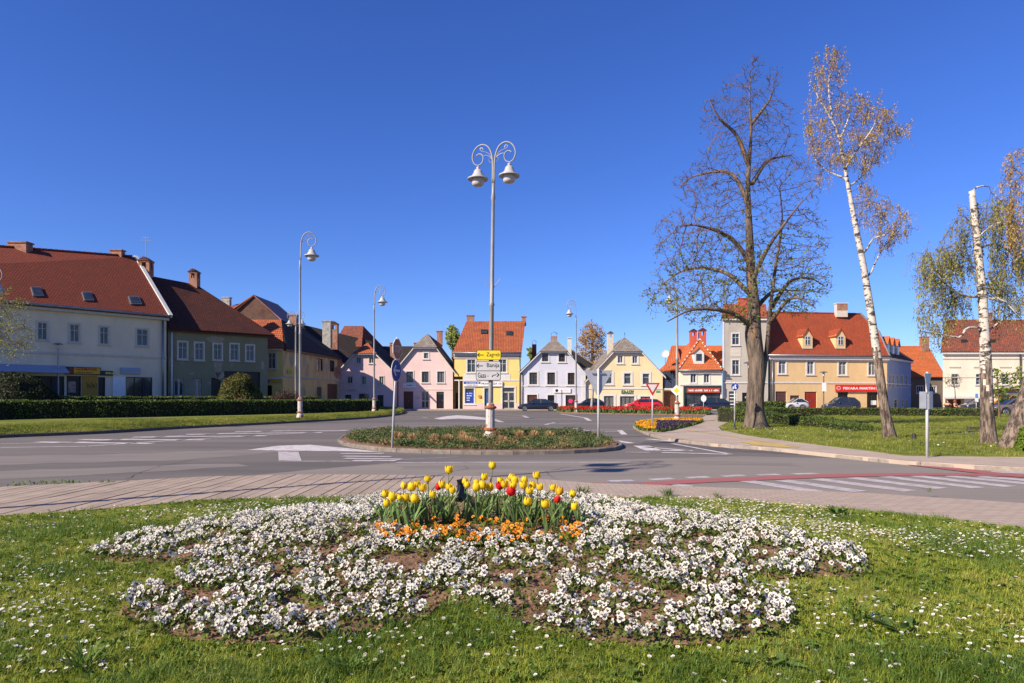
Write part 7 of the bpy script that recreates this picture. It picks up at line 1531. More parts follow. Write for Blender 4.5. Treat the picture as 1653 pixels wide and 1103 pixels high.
for i in range(4):
    o = daisy_mesh('d', i).build('daisy', [M_dw, M_dy, G2], uv=False); COL.objects.unlink(o); dm.append(o)
pd_ = near_pts(70000, 2.0, 11, 1.0); nz2 = np.array([noise.noise((x*.55+3, y*.55, 2)) + .45*noise.noise((x*2, y*2, 5)) for x, y in pd_]); far_w = np.clip((pd_[:, 1]-2.4)/3.5, .06, 1); k = (~inpoly(pd_, BED)) & (RNG.random(len(pd_)) < np.clip(.18+nz2*1.2, .03, .95)*far_w*.95); pd_ = pd_[k]
order = np.argsort(pd_[:, 1]); pd_ = pd_[order]; nearD = pd_[:300]; farD = pd_[300:]
for i, (x, y) in enumerate(nearD):
    o = bpy.data.objects.new('daisy', dm[i % 4].data); COL.objects.link(o); o.location = (x, y, gz(x, y)); o.rotation_euler = (0, 0, random.uniform(-.8, .8)); o.scale = (random.uniform(.6, .95),)*3; tag(o, 'small daisy in the grass before the %s half of the flower bed' % ('left' if x < 0 else 'right') if abs(x) < 2.6 else 'small daisy in the grass off the %s side of the flower bed' % ('left' if x < 0 else 'right'), 'daisy', 'daisies scattered over the near lawn')
scatter('daisies', np.column_stack([farD, gzv(farD)]), dm, .55, .95, 11, .3)
# verge & right lawn grass, coarser
def poly_pts(poly, n, w=None):
    A = np.array(poly); lo, hi = A.min(0), A.max(0); P = lo+(hi-lo)*RNG.random((n, 2)); return P[inpoly(P, poly)]
G3 = inst_colour('park_grass', [(.08, .12, .016), (.17, .21, .028), (.28, .3, .045), (.38, .35, .08)], pscale=.35)
pl = poly_pts(LAWN, 60000); pl = pl[(pl[:, 1] < 60) & (abs(pl[:, 0]) < pl[:, 1]*.82)]; w_ = RNG.random(len(pl)) < np.clip(26/pl[:, 1], 0, 1); pl = pl[w_]
big = [blades(18, .11, .09, .006, .7, 70+i, G3, 'park_grass_tuft') for i in range(4)]
scatter('lawn_grass', np.column_stack([pl, np.full(len(pl), .115)]), big, .5, 1.15, 21, .3)
vg = []
vi = np.array(vin)
for t in range(16000):
    i = random.randrange(len(vi)-1); s_ = random.random(); p = vi[i]*(1-s_)+vi[i+1]*s_; d = random.random()**1.0*6.0
    vg.append((p[0]-.2*d, p[1]+d*.98, .115+min(1, d/1.6)*.225))
scatter('verge_grass', vg, big, .5, 1.2, 22, .3)
pdl = poly_pts(LAWN, 5000); pdl = pdl[(pdl[:, 1] < 30)]; scatter('lawn_daisies', np.column_stack([pdl, np.full(len(pdl), .16)]), dm, 1.2, 2.0, 23, .3)

# ---- flower bed: white pansies
M_pw = leafmat('white_pansy_petal', (.7, .68, .62), (.55, .52, .44), .25, rnd=.06); M_pd = mat('pansy_dark_eye', (.02, .008, .03), rough=.6); M_py = mat('pansy_yellow', (.7, .5, .05), rough=.6); M_pl = leafmat('pansy_leaves', (.16, .21, .04), (.08, .12, .02), .3, sc=8)
def pansy_meshes(seed, pm=None, size=.0215):
    rg = random.Random(seed); mb = MB(); eye = MB(); S = size
    pet = [(90-33, .95, .62, .002), (90+33, .95, .62, .002), (175, .92, .6, .004), (5, .92, .6, .004), (270, 1.0, .82, .006)]
    for k, (a, L, wd, z) in enumerate(pet):
        a = math.radians(a+rg.uniform(-8, 8)); d = Vector((math.cos(a), math.sin(a), 0)); s = Vector((-d.y, d.x, 0)); r = [(0, 0, 0), (.45, -wd*.75, .12), (.85, -wd*.62, .05), (1.0, 0, -.02), (.85, wd*.62, .05), (.45, wd*.75, .12)]
        mb.add([d*(p*L*S)+s*(q*S*.8)+Vector((0, 0, z+h*S+rg.uniform(-.08, .08)*S)) for p, q, h in r], [(0, 1, 2, 3), (0, 3, 4, 5)])
    for a in (160, 20, 270, 235, 305):
        ar = math.radians(a); d = Vector((math.cos(ar), math.sin(ar), 0)); s = Vector((-d.y, d.x, 0)); L = .6 if a == 270 else .5
        eye.add([Vector((0, 0, .0105)), d*(L*S*.6)+s*S*.17+Vector((0, 0, .0118)), d*(L*S)+Vector((0, 0, .0115)), d*(L*S*.6)-s*S*.17+Vector((0, 0, .0118))], [(0, 1, 2, 3)])
    eye.add([Vector((.08*S*math.cos(t), .08*S*math.sin(t), .0135)) for t in np.linspace(0, 5.3, 6)], [tuple(range(6))], 1)
    return mb, eye
def as_mesh(mb, mats, name):
    o = mb.build(name, mats, uv=False); me = o.data; bpy.data.objects.remove(o); return me
PV = []
for i in range(6):
    a, e = pansy_meshes(i); PV.append((as_mesh(a, M_pw, 'pansy_petals'), as_mesh(e, [M_pd, M_py], 'pansy_eye')))
lo, hi = BA.min(0), BA.max(0)
cand = lo+(hi-lo)*RNG.random((45000, 2)); cand = cand[inpoly(cand, BED)]
# keep the tulip patch free, leave bare soil between rows/clumps
TUL = [GN(x, y) for x, y in [(606, 868), (622, 830), (700, 812), (800, 810), (900, 812), (938, 850), (930, 868), (800, 878), (700, 872)]]
TULP = [GN(x, y) for x, y in [(598, 852), (625, 818), (800, 806), (930, 820), (942, 862), (860, 866), (790, 872), (700, 868), (630, 862)]]
tin = inpoly(cand, TULP)
from mathutils import kdtree
nzc = np.array([noise.noise((x*3.2, y*3.2, 11))+.6*noise.noise((x*8, y*8, 3)) for x, y in cand]); cen = np.array([abs(x+.1)*.10+abs(y-5.6)*.10 for x, y in cand])
keep = (~tin) & (nzc > .035-cen*.62); cand = cand[keep]
kd = []; grid = {}; sel = []
for p in cand:
    md = .043 if RNG.random() < .6 else .027; c = (int(p[0]/.06), int(p[1]/.06)); ok = True
    for a in (-1, 0, 1):
        for b_ in (-1, 0, 1):
            for q in grid.get((c[0]+a, c[1]+b_), ()):
                if (p[0]-q[0])**2+(p[1]-q[1])**2 < md*md: ok = False; break
            if not ok: break
        if not ok: break
    if ok: grid.setdefault(c, []).append(p); sel.append(p)
sel = np.array(sel); sel = sel[np.argsort(sel[:, 1])]; print('pansies', len(sel))
def pansy_pose(x, y):
    h = random.uniform(.055, .10); f = Vector((random.gauss(-.2, .6), random.gauss(-.6, .5), random.uniform(.2, .95))).normalized(); q = f.to_track_quat('Z', 'Y')
    return Vector((x, y, gz(x, y)+h)), q
i = 0; stuffV, stuffF, stuffM = [], [], []
fv = [(np.array([v.co[:] for v in a.vertices]), [tuple(p.vertices) for p in a.polygons], np.array([v.co[:] for v in b_.vertices]), [(tuple(p.vertices), p.material_index) for p in b_.polygons]) for a, b_ in PV]
rest = MB()
for i, (x, y) in enumerate(sel):
    loc, q = pansy_pose(x, y); roll = random.uniform(-.4, .4); s_ = random.choice([.6, .8, .95, 1, 1.15, 1.4])
    # keep the flower's lower petal pointing down
    up = Vector((0, 0, 1)); f = q @ Vector((0, 0, 1)); yv = (up-f*up.dot(f)).normalized(); xv = yv.cross(f); 
    from mathutils import Matrix
    Rm = Matrix((xv, yv, f)).transposed() @ Matrix.Rotation(roll, 3, 'Z'); k = i % 6
    if i < 300:
        o = bpy.data.objects.new('white_pansy', PV[k][0]); COL.objects.link(o); o.location = loc; o.rotation_euler = Rm.to_euler(); o.scale = (s_,)*3
        tag(o, 'white pansy with dark eye in the front of the %s lobe of the flower bed' % ('left' if x < -.15 else 'right'), 'pansy', 'white pansies in the round flower bed')
        e = bpy.data.objects.new('eye', PV[k][1]); COL.objects.link(e); e.parent = o
    else:
        M3 = np.array(Rm)*s_; va, fa, vb, fb = fv[k]; o1 = len(rest.v); rest.v += [tuple(v) for v in va @ M3.T+np.array(loc)]; rest.f += [tuple(j+o1 for j in f_) for f_ in fa]; rest.m += [0]*len(fa); o1 = len(rest.v); rest.v += [tuple(v) for v in vb @ M3.T+np.array(loc)]; rest.f += [tuple(j+o1 for j in f_) for f_, _ in fb]; rest.m += [1+mi for _, mi in fb]
o = rest.build('white_pansies', [M_pw, M_pd, M_py], uv=False); tag(o, 'white pansies filling the rest of the round flower bed', 'pansies', None, 'stuff')
# pansy foliage + little seedlings
fol = np.repeat(sel, 7, 0)+RNG.normal(0, .04, (len(sel)*7, 2)); ex = lo+(hi-lo)*RNG.random((9000, 2)); ex = ex[inpoly(ex, BED)]; fol = np.concatenate([fol, ex]); z = gzv(fol)+RNG.uniform(.01, .06, len(fol)); z[-len(ex):] -= .015
v, f = leafquads(np.column_stack([fol, z]), .022, nrm=np.tile([[0, 0, 1.]], (len(fol), 1)), spread=.7, aspect=1.7); o = npmesh('pansy_foliage', v, f, M_pl); o['kind'] = 'stuff'
# buried clods
cd_ = lo+(hi-lo)*RNG.random((5000, 2)); cd_ = cd_[inpoly(cd_, BED)]
def clod(seed):
    rg = random.Random(seed); mb = MB(); t = (1+5**.5)/2; vs = [(-1, t, 0), (1, t, 0), (-1, -t, 0), (1, -t, 0), (0, -1, t), (0, 1, t), (0, -1, -t), (0, 1, -t), (t, 0, -1), (t, 0, 1), (-t, 0, -1), (-t, 0, 1)]; fs = [(0, 11, 5), (0, 5, 1), (0, 1, 7), (0, 7, 10), (0, 10, 11), (1, 5, 9), (5, 11, 4), (11, 10, 2), (10, 7, 6), (7, 1, 8), (3, 9, 4), (3, 4, 2), (3, 2, 6), (3, 6, 8), (3, 8, 9), (4, 9, 5), (2, 4, 11), (6, 2, 10), (8, 6, 7), (9, 8, 1)]
    mb.add([Vector(v)*.006*rg.uniform(.7, 1.3) for v in vs], fs); o = mb.build('clod', M_soil, uv=False); COL.objects.unlink(o); return o
scatter('soil_clods', np.column_stack([cd_, gzv(cd_)+.012]), [clod(i) for i in range(4)], .5, 2.0, 31, 1.5)

# ---- orange pansies
M_or = leafmat('orange_petal', (.75, .2, .01), (.7, .32, .02), .25, sc=30); M_oy = leafmat('amber_petal', (.8, .42, .02), (.78, .3, .015), .25, sc=30); M_ro = mat('rust_eye', (.25, .03, .01), rough=.6)
OV = []
for i in range(4):
    a, e = pansy_meshes(50+i, size=.021); OV.append((as_mesh(a, M_or if i < 3 else M_oy, 'orange_petals'), as_mesh(e, [M_ro, M_py], 'orange_eye')))
TA = np.array(TUL); ob = []
oc_px = [(640, 845, 12), (620, 852, 8), (655, 850, 10), (668, 843, 8), (610, 848, 6), (716, 848, 14), (735, 845, 14), (745, 855, 16), (765, 858, 12), (720, 858, 10), (725, 828, 8), (760, 822, 12), (770, 828, 10), (782, 812, 9), (790, 830, 8), (810, 833, 6), (830, 850, 10), (838, 855, 8), (822, 858, 6), (880, 832, 10), (892, 825, 10), (925, 850, 12), (932, 846, 10), (815, 845, 6), (860, 825, 8), (850, 838, 6), (700, 835, 6), (745, 838, 8), (805, 815, 6), (645, 828, 7), (908, 838, 6), (770, 866, 8), (790, 864, 8), (625, 858, 9), (648, 860, 8), (672, 858, 7), (700, 858, 7), (755, 866, 8), (845, 862, 9), (825, 864, 6), (930, 858, 8), (910, 856, 5), (875, 856, 5)]
for (px, py, n) in oc_px:
    for _ in range(int(n*.85)+1): ob.append(GN(px+random.gauss(0, 6), py+6+random.gauss(0, 2.6), .07))
tag_n = 0
random.shuffle(ob)
for i, (x, y) in enumerate(ob[:300]):
    k = i % 4; loc, q = pansy_pose(x, y); loc.z = gz(x, y)+random.uniform(.05, .11); o = bpy.data.objects.new('orange_pansy', OV[k][0]); COL.objects.link(o); o.location = loc; o.rotation_euler = q.to_euler(); o.scale = (random.uniform(.8, 1.15),)*3
    tag(o, 'small orange pansy at the foot of the tulips, %s of the clump' % ('left part' if x < -.65 else 'middle' if x < .2 else 'right part'), 'pansy', 'orange pansies among the tulips'); e = bpy.data.objects.new('eye', OV[k][1]); COL.objects.link(e); e.parent = o
fo = np.repeat(np.array(ob), 4, 0)+RNG.normal(0, .04, (len(ob)*4, 2)); v, f = leafquads(np.column_stack([fo, gzv(fo)+RNG.uniform(.01, .06, len(fo))]), .035, nrm=np.tile([[0, 0, 1.]], (len(fo), 1)), spread=.7); o = npmesh('pansy_foliage', v, f, M_pl); o['kind'] = 'stuff'

# ---- tulips
M_ty = leafmat('yellow_tulip_petal', (.82, .62, .02), (.78, .52, .015), .3, sc=20); M_tr = leafmat('red_tulip_petal', (.62, .012, .012), (.5, .008, .01), .25, sc=20); M_ts = leafmat('tulip_stem', (.1, .16, .05), (.08, .13, .04), .15, sc=4); M_tl = leafmat('tulip_leaf', (.19, .29, .09), (.13, .2, .065), .25, sc=5)
def bloom_mesh(m, seed, op=.0):
    rg = random.Random(seed); mb = MB()
    for k in range(6):
        a0 = math.pi/3*k+(.1 if k % 2 else 0); inner = .93 if k % 2 else 1.0; prof = [(.006, 0, .05), (.022, .008, .6), (.0285, .022, .62), (.027+op*.004, .038, .55), (.021+op*.012, .052, .35), (.014+op*.02, .060, .02)]; rows = []
        for (r, z, hw) in prof: rows.append([(r*inner*math.cos(a0+t*hw)*(1-.0*abs(t)), r*inner*math.sin(a0+t*hw), z*(1+rg.uniform(-.02, .02))-abs(t)*.003) for t in (-1, -.5, 0, .5, 1)])
        o = len(mb.v)
        for rw in rows: mb.v += rw
        for i in range(len(prof)-1): mb.f += [(o+i*5+j, o+i*5+j+1, o+(i+1)*5+j+1, o+(i+1)*5+j) for j in range(4)]
    mb.m = [0]*len(mb.f); o = mb.build('bloom', m, uv=False, smooth=True); me = o.data; bpy.data.objects.remove(o); return me
BY = [bloom_mesh(M_ty, i, i*.35) for i in range(3)]; BR = [bloom_mesh(M_tr, 9+i, i*.5) for i in range(2)]; M_flame = leafmat('flamed_petal', (.8, .55, .02), (.75, .25, .01), .25, sc=50); BF = bloom_mesh(M_flame, 22, .4)
Z5 = 3.936
ty = [(245, 265), (256, 325), (285, 288), (360, 214), (405, 225), (380, 290), (432, 300), (453, 200), (487, 228), (517, 170), (542, 268), (647, 117), (609, 208), (650, 220), (673, 242), (748, 185), (765, 207), (817, 226), (862, 214), (875, 158), (910, 226), (927, 88), (975, 178), (1003, 205), (1042, 159), (1067, 181), (1053, 214), (1130, 178), (1128, 210), (1160, 246), (1180, 212), (1210, 150), (1228, 222), (1152, 316), (1265, 332), (1315, 226), (1430, 265), (1449, 348), (825, 190), (338, 285)]
trd = [(577, 220), (975, 217), (1040, 256), (1335, 300)]; tfl = [(1348, 252)]
def tulip(px, py, me, label, group, name='tulip', s=1.0):
    D = float(np.interp(py, [745, 760, 800, 822], [6.9, 6.75, 6.2, 5.9]))+random.uniform(-.12, .12); top = W(px, py, D); z0 = gz(top.x, top.y)
    lean = Vector((random.uniform(-.05, .05), random.uniform(-.03, .05), 0)); b0 = Vector((top.x, top.y, z0))+lean
    R = thing(name, label, 'tulip', b0[:], group)
    st = Vector((top.x, top.y, top.z-.03)); mid = b0.lerp(st, .5)+Vector((random.uniform(-.02, .02), 0, 0)); mb = MB(); mb.tube(catmull([b0, mid, st], 3), .0042, 6); mb.build('stem', M_ts, R, smooth=True, uv=False)
    o = bpy.data.objects.new('bloom', me); COL.objects.link(o); o.parent = R; o.location = st-b0; o.rotation_euler = (random.uniform(-.25, .25), random.uniform(-.25, .25), random.uniform(0, 6)); o.scale = (s*random.uniform(1.15, 1.35),)*3; 
    H = st.z-z0
    for k in range(random.choice([3, 3, 4])):
        a = random.uniform(0, 6.28); d = Vector((math.cos(a), math.sin(a)*.8, 0)); L = random.uniform(.26, .38)*min(1.25, .65+H); sd_ = Vector((-d.y, d.x, 0)); mb = MB(); bend = random.uniform(.25, .6); prof = [(0, .010), (.25, .016), (.5, .019), (.75, .013), (1, .001)]; V = []
        for t, w_ in prof: c = b0+d*(L*bend*t**1.6)+Vector((0, 0, L*(t-.35*bend*t*t))); V += [c-sd_*w_+d*.008, c, c+sd_*w_+d*.008]
        mb.v = [tuple(q) for q in V]; mb.f = [(i*3+j, i*3+j+1, (i+1)*3+j+1, (i+1)*3+j) for i in range(4) for j in range(2)]; mb.m = [0]*8; mb.build('leaf', M_tl, R, smooth=True, uv=False)
    return R
for k, (a, b_) in enumerate(ty):
    px, py = 560+a/Z5, 730+b_/Z5; lab = 'yellow tulip in the %s of the clump, %s' % ('left part' if px < 680 else 'middle left' if px < 760 else 'middle right' if px < 840 else 'right part', 'head held high' if py < 788 else 'shorter, toward the front'); grp = 'yellow tulips in the flower bed'
    if (a, b_) == (927, 88): lab, grp = 'tallest yellow tulip, standing well above all the others', None
    if (a, b_) in ((825, 190), (338, 285)): lab = 'slim closed yellow tulip bud in the clump'; grp = 'closed yellow tulip buds'
    R = tulip(px, py, BY[k % 3], lab, grp, s=.75 if 'bud' in lab else random.uniform(.9, 1.12))
labs = ['red tulip left of centre, among yellow ones', 'red tulip right of the lamp post base, upper of a close pair', 'largest red tulip, lower and wide open beside its neighbour', 'small red tulip toward the right end of the clump']
for k, (a, b_) in enumerate(trd): tulip(560+a/Z5, 730+b_/Z5, BR[k % 2], labs[k], None, s=[.95, 1.1, 1.2, .85][k])
tulip(560+1348/Z5, 730+252/Z5, BF, 'yellow tulip flamed with orange, near the right end of the clump', None)
# extra leafy undergrowth of the tulips
for k in range(50):
    a = random.uniform(602, 934); bb = random.uniform(830, 848); x, y = GN(a, bb, .0); R_ = None
    mb = MB(); b0 = Vector((x, y, gz(x, y)))
    for j in range(3):
        an = random.uniform(0, 6.28); d = Vector((math.cos(an), math.sin(an)*.8, 0)); L = random.uniform(.14, .26); sd_ = Vector((-d.y, d.x, 0)); bend = random.uniform(.3, .8); prof = [(0, .01), (.3, .02), (.6, .021), (1, .001)]; o0 = len(mb.v)
        for t, w_ in prof: c = b0+d*(L*bend*t**1.5)+Vector((0, 0, L*(t-.4*bend*t*t))); mb.v += [tuple(c-sd_*w_), tuple(c-d*.006), tuple(c+sd_*w_)]
        mb.f += [(o0+i*3+q, o0+i*3+q+1, o0+(i+1)*3+q+1, o0+(i+1)*3+q) for i in range(3) for q in range(2)]; mb.m += [0]*6
    o = mb.build('tulip_plant', M_tl, uv=False, smooth=True, loc=b0[:]); tag(o, 'flowerless tulip plant with only broad grey-green leaves', 'tulip', 'flowerless tulip plants in the clump')
# black plastic bag among the tulips
x, y = GN(744, 812, .0); mb = MB(); mb.lathe((x, y, gz(x, y)), [(.0, 0), (.07, .02), (.09, .08), (.06, .16), (.03, .24), (.05, .3), (0, .31)], 11); mb.v = [(v[0]+random.uniform(-.018, .018), v[1]+random.uniform(-.018, .018), v[2]) for v in mb.v]
o = mb.build('plastic_bag', mat('black_plastic', (.008, .008, .012), rough=.3), loc=(x, y, gz(x, y))); tag(o, 'crumpled blackish plastic bag among the tulips', 'bag')
# far flower beds
def far_flowers(name, poly, n, h, cols, sz, leafh, lm=None, lab=None, fn=None):
    P = poly_pts(poly, n*3)[:n]; 
    for ci, (m, sel_) in enumerate(cols):
        Q = P[[sel_(x, y) for x, y in P]]
        if len(Q) == 0: continue
        Q3 = np.column_stack([Q, .14+h*RNG.uniform(.85, 1.1, len(Q))]); v, f = leafquads(np.repeat(Q3, 3, 0)+RNG.normal(0, sz*.25, (len(Q3)*3, 3)), sz); o = npmesh(name, v, f, m); tag(o, lab[ci], 'flowers', None, 'stuff')
    if leafh: Q3 = np.column_stack([np.repeat(P, 3, 0)+RNG.normal(0, .05, (len(P)*3, 2)), .12+leafh*RNG.random(len(P)*3)]); v, f = leafquads(Q3, sz*1.3, dirs=np.tile([[0, 0, 1.]], (len(Q3), 1)), spread=.35, aspect=2.6); npmesh('flower_leaves', v, f, lm or M_tl)['kind'] = 'stuff'
far_flowers('red_tulips', TB, 2300, .36, [(M_tr, lambda x, y: True)], .11, .34, leafmat('bright_tulip_leaves', (.11, .19, .06), (.08, .14, .04), .3), ['strip of red tulips across the far side of the road'])
M_vio = leafmat('violet_petal', (.045, .012, .09), (.03, .008, .06), .2, sc=10)
def isyel(x, y):
    px = CX+x/y*F; py = HY+(CH-.16)/y*F; return (px < 1060 or py < 681.5+(px-1060)*.02) and not (px > 1066 and py > 684 and px < 1066+random.uniform(-14, 10)) and random.random() < .93
far_flowers('yellow_pansies', BED2, 5200, .12, [(M_oy, lambda x, y: isyel(x, y)), (M_vio, lambda x, y: not isyel(x, y))], .06, .1, M_pl, ['yellow and orange pansies in the small roadside bed', 'dark violet pansies in the small roadside bed'])
# ---- central island planting: junipers + dry grass clumps
II = inset(IS, .35); P = poly_pts(II, 26000); M_jun = leafmat('juniper_sprigs', (.13, .17, .05), (.055, .085, .028), .2, sc=2, c3=(.22, .15, .07), s3=2, t3=(.5, .66))
h = np.array([.08+.3*max(0, noise.noise((x*1.1, y*1.6, 3))+.3)+.1*noise.noise((x*4, y*4, 1)) for x, y in P]); hy = np.clip((P[:, 1]-G(0, 732, .12)[1])/2, .3, 1); h = h*hy*.72
pts = np.column_stack([np.repeat(P, 4, 0)+RNG.normal(0, .06, (len(P)*4, 2)), .12+np.repeat(h, 4)*RNG.random(len(P)*4)**.6]); v, f = leafquads(pts, .03, dirs=np.tile([[0, 0, .8]], (len(pts), 1)), spread=.9, aspect=2.4); o = npmesh('juniper_cover', v, f, M_jun); tag(o, 'low spreading juniper ground cover on the traffic island', 'ground cover', None, 'stuff')
M_dry = leafmat('dry_grass', (.6, .38, .17), (.42, .25, .11), .3, sc=6)
for k, (px, py) in enumerate([(665, 708), (700, 709), (723, 710), (748, 711), (757, 714), (744, 704), (800, 703), (838, 703), (862, 703), (886, 704), (810, 712), (640, 705)]):
    x, y = G(px, py, .27); mb = MB()
    for j in range(70):
        a = random.uniform(0, 6.28); r = .26*math.sqrt(random.random()); t = Vector((math.cos(a)*r, math.sin(a)*r, .24*(1-(r/.36)**2)+.1)); sd_ = Vector((-math.sin(a), math.cos(a), 0))*.012; c = Vector((x, y, .12)); mb.add([c+t*.2-sd_, c+t*.2+sd_, c+t+sd_*.4, c+t-sd_*.4], [(0, 1, 2, 3)])
    o = mb.build('dry_grass_clump', M_dry, uv=False, loc=(x, y, .12)); tag(o, 'round clump of straw-coloured dry grass in the island planting', 'grass clump', 'dry grass clumps on the traffic island')

# ---- weeds in the near lawn
M_weed = leafmat('broad_weed_leaf', (.13, .2, .04), (.08, .14, .03), .35, sc=6)
def weed(label, px, py, n, L, up=.8, w_=.2, m=None, group=None, name='weed_plant'):
    x, y = GN(px, py); z0 = gz(x, y); mb = MB(); b0 = Vector((x, y, z0))
    for j in range(n):
        a = random.uniform(0, 6.28); d = Vector((math.cos(a), math.sin(a), 0)); l = L*random.uniform(.6, 1.1); sd_ = Vector((-d.y, d.x, 0)); b_ = random.uniform(.4, 1.1); ww = l*w_*.5; o0 = len(mb.v); p0 = b0+d*.01+Vector((random.gauss(0, L*.12), random.gauss(0, L*.12), 0))
        for t, q in ((0, .25), (.3, .75), (.55, 1), (.8, .7), (1, .03)): c = p0+d*(l*b_*.8*t**1.2)+Vector((0, 0, l*up*(t-.55*b_*t*t))); wv = random.uniform(-.15, .15)*ww; mb.v += [tuple(c-sd_*ww*q+Vector((0, 0, wv+ww*.25))), tuple(c), tuple(c+sd_*ww*q+Vector((0, 0, -wv+ww*.25)))]
        mb.f += [(o0+i*3+k, o0+i*3+k+1, o0+(i+1)*3+k+1, o0+(i+1)*3+k) for i in range(4) for k in range(2)]; mb.m += [0]*8
    o = mb.build(name, m or M_weed, uv=False, smooth=True, loc=b0[:]); tag(o, label, 'weed', group)
weed('broad-leaved dock plant below the right lobe of the bed', 1245, 1078, 16, .2, .5, .3); weed('long-leaved plant in the grass right of the bed', 1450, 1022, 12, .2, .7, .28)
weed('long pale leaves in the grass under the left part of the bed', 700, 1088, 7, .18, .3, .22); weed('leafy weed cluster at the far edge of the lawn on the right', 1350, 832, 22, .17, .8, .3)
weed('single large leaf plant at the lower left corner', 25, 1080, 5, .14, .3, .4); weed('low leafy weed right of the flamed tulip', 1290, 1045, 9, .13, .4, .35)
for k, (px, py, L, n, lab) in enumerate([(940, 804, .26, 60, 'feathery grey-green tuft behind the right end of the tulips'), (1078, 803, .2, 60, 'thick grass tuft at the pavement edge right of the tulips'), (1160, 806, .14, 40, 'smaller grass tuft at the pavement edge'), (720, 985, .14, 30, 'bright grass tuft in the notch of the flower bed'), (135, 1085, .2, 60, 'coarse dark grass tuft in the lower left'), (560, 1090, .16, 50, 'long grass tuft in the lower middle'), (1560, 900, .12, 60, 'dark grass patch on the right part of the lawn'), (1380, 1010, .3, 16, 'wispy tall grass stalks right of the bed'), (270, 975, .12, 50, 'lush grass tuft left of the bed'), (1500, 795, .12, 20, 'small grass tuft by the pavement near the crosswalk')]):
    weed(lab, px, py, n, L, 1.0, .05, G2, name='grass_tuft')
for px, py, lab in ((85, 781.5, 'weeds growing from the kerb joint on the left'), (30, 785.5, 'tiny weed in the kerb joint near the left edge'), (168, 781, 'small green weed on the kerb')):
    x, y = G(px, py, .08); mb = MB()
    for j in range(50 if px == 85 else 16):
        a = random.uniform(0, 6.28); c = Vector((x+random.gauss(0, .28 if px == 85 else .08), y+random.gauss(0, .03), .075)); t = Vector((math.cos(a)*.05, math.sin(a)*.05, random.uniform(.03, .1))); sd_ = Vector((.012, 0, 0)); mb.add([c, c+t*.6+sd_, c+t, c+t*.6-sd_], [(0, 1, 2, 3)])
    o = mb.build('kerb_weed', M_weed, uv=False, loc=(x, y, .075)); tag(o, lab, 'weed')

# ================================================================ BENCH AND PEOPLE
bx_, bD = W(1580, 0, 26).x, 26; B = thing('park_bench', 'very small low dark bench on the lawn left of the cut-topped birch', 'bench', (bx_, bD, .1)); B.scale = (.5, .5, .42); M_bw = mat('bench_wood', (.07, .05, .035), (.04, .03, .02), 6, rough=.8)
for k in range(3): mb = MB(); mb.box(bx_-.75, bx_+.75, bD-.2+k*.15, bD-.08+k*.15, .41, .44); mb.build('seat_slat', M_bw, B)
for k in range(2): mb = MB(); mb.box(bx_-.75, bx_+.75, bD+.24, bD+.27, .58+k*.14, .69+k*.14); mb.build('back_slat', M_bw, B)
for s in (-.6, .6): mb = MB(); mb.box(bx_+s-.03, bx_+s+.03, bD-.2, bD-.15, .1, .41); mb.box(bx_+s-.03, bx_+s+.03, bD+.19, bD+.23, .1, .84); mb.box(bx_+s-.025, bx_+s+.025, bD-.15, bD+.19, .36, .405); mb.build('leg', mat('bench_iron', (.12, .12, .12), rough=.5), B)
x, y = G(1475.5, 711, .11); mb = MB(); mb.lathe((x, y, .1), [(.0, 0), (.07, 0), (.07, .2), (.04, .24), (0, .25)], 10); o = mb.build('bollard', M_dark, loc=(x, y, .1)); tag(o, 'small black stub bollard in the grass left of the sign post', 'bollard')
M_skin = mat('skin', (.5, .27, .18), (.46, .24, .16), 5, rough=.6); M_hair = mat('dark_hair', (.03, .015, .01), rough=.6); M_hair2 = mat('auburn_hair', (.16, .05, .02), rough=.6)
sb = 57.0; bxm = W(1533, 0, sb).x; SB = thing('street_bench', 'bench behind the far hedge on which two people sit', 'bench', (bxm, sb, .1)); mb = MB(); mb.box(bxm-1.1, bxm+1.1, sb-.25, sb+.25, .5, .55); mb.build('seat', M_bw, SB)
for s in (-.9, .9): mb = MB(); mb.box(bxm+s-.04, bxm+s+.04, sb-.2, sb+.2, .1, .499); mb.build('leg', M_dark, SB)
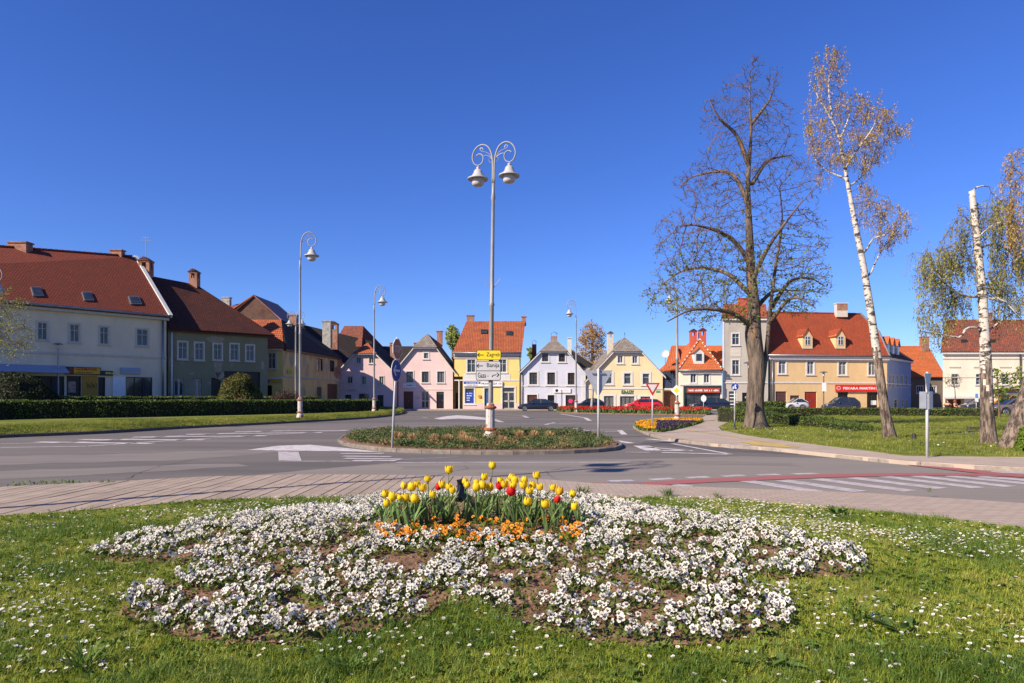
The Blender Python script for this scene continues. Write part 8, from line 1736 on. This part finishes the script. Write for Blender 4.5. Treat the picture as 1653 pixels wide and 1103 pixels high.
def person(label, x, y, z0, top, hair, turn, arms):
    """seated figure, hips at seat height z0"""
    R = thing('person', label, 'person', (x, y, z0)); J = {'hip': (0, 0, .1), 'waist': (0, 0, .28), 'chest': (0, -.02, .46), 'neck': (0, 0, .60), 'head': (0, -.02, .74), 'crown': (0, -.01, .84),
        'shL': (-.18, 0, .54), 'elL': arms[0], 'haL': arms[1], 'shR': (.18, 0, .54), 'elR': arms[2], 'haR': arms[3], 'thL': (-.1, -.02, .08), 'knL': (-.12, -.44, .06), 'anL': (-.12, -.46, -.36), 'toL': (-.12, -.6, -.4), 'thR': (.1, -.02, .08), 'knR': (.12, -.44, .06), 'anR': (.12, -.46, -.36), 'toR': (.12, -.6, -.4)}
    rad = {'hip': .15, 'waist': .12, 'chest': .14, 'neck': .055, 'head': .095, 'crown': .07, 'shL': .06, 'elL': .045, 'haL': .03, 'shR': .06, 'elR': .045, 'haR': .03, 'thL': .085, 'knL': .06, 'anL': .04, 'toL': .035, 'thR': .085, 'knR': .06, 'anR': .04, 'toR': .035}
    E = [('hip', 'waist'), ('waist', 'chest'), ('chest', 'neck'), ('neck', 'head'), ('head', 'crown'), ('chest', 'shL'), ('shL', 'elL'), ('elL', 'haL'), ('chest', 'shR'), ('shR', 'elR'), ('elR', 'haR'), ('hip', 'thL'), ('thL', 'knL'), ('knL', 'anL'), ('anL', 'toL'), ('hip', 'thR'), ('thR', 'knR'), ('knR', 'anR'), ('anR', 'toR')]
    def skin(keys, scale, m, name, edges):
        ks = list(keys); me = bpy.data.meshes.new(name); me.from_pydata([J[k] for k in ks], [(ks.index(a), ks.index(b_)) for a, b_ in edges if a in ks and b_ in ks], []); o = bpy.data.objects.new(name, me); COL.objects.link(o); o.parent = R; sk = o.modifiers.new('skin', 'SKIN'); sub = o.modifiers.new('sub', 'SUBSURF'); sub.levels = sub.render_levels = 1; sk.use_smooth_shade = True; me.materials.append(m)
        if not me.skin_vertices: me.attributes  # skin layer is made with the modifier
        for i, k in enumerate(ks): v = me.skin_vertices[0].data[i]; v.radius = (rad[k]*scale, rad[k]*scale); v.use_root = (i == 0)
        return o
    skin(J.keys(), 1.0, M_skin, 'body', E); skin(['waist', 'hip', 'chest', 'shL', 'shR'], 1.16, top, 'shirt', [('waist', 'hip'), ('waist', 'chest'), ('chest', 'shL'), ('chest', 'shR')]); skin(['hip', 'thL', 'knL', 'thR', 'knR', 'anL', 'anR'], 1.15, M_dark, 'trousers', E)
    mb = MB(); mb.lathe((x, y, z0+.72), [(.1, -.1), (.125, 0), (.12, .07), (.08, .13), (0, .15)], 12); mb.v = [(v[0], v[1]+.035, v[2]) for v in mb.v]; mb.build('hair', hair, R, smooth=True)
    R.rotation_euler = (0, 0, turn); return R
person('seated dark-haired person in black with bare arms raised to the face, left of the pair', bxm-.28, sb-.08, .5, M_ink, M_hair, -.5, [(-.3, -.12, .38), (-.1, -.3, .56), (.32, -.1, .4), (.1, -.3, .58)])
person('seated auburn-haired person in a dark top, right of the pair', bxm+.42, sb-.08, .5, mat('navy_top', (.02, .025, .06)), M_hair2, .5, [(-.26, -.08, .3), (-.22, -.3, .26), (.27, -.08, .3), (.2, -.32, .26)])
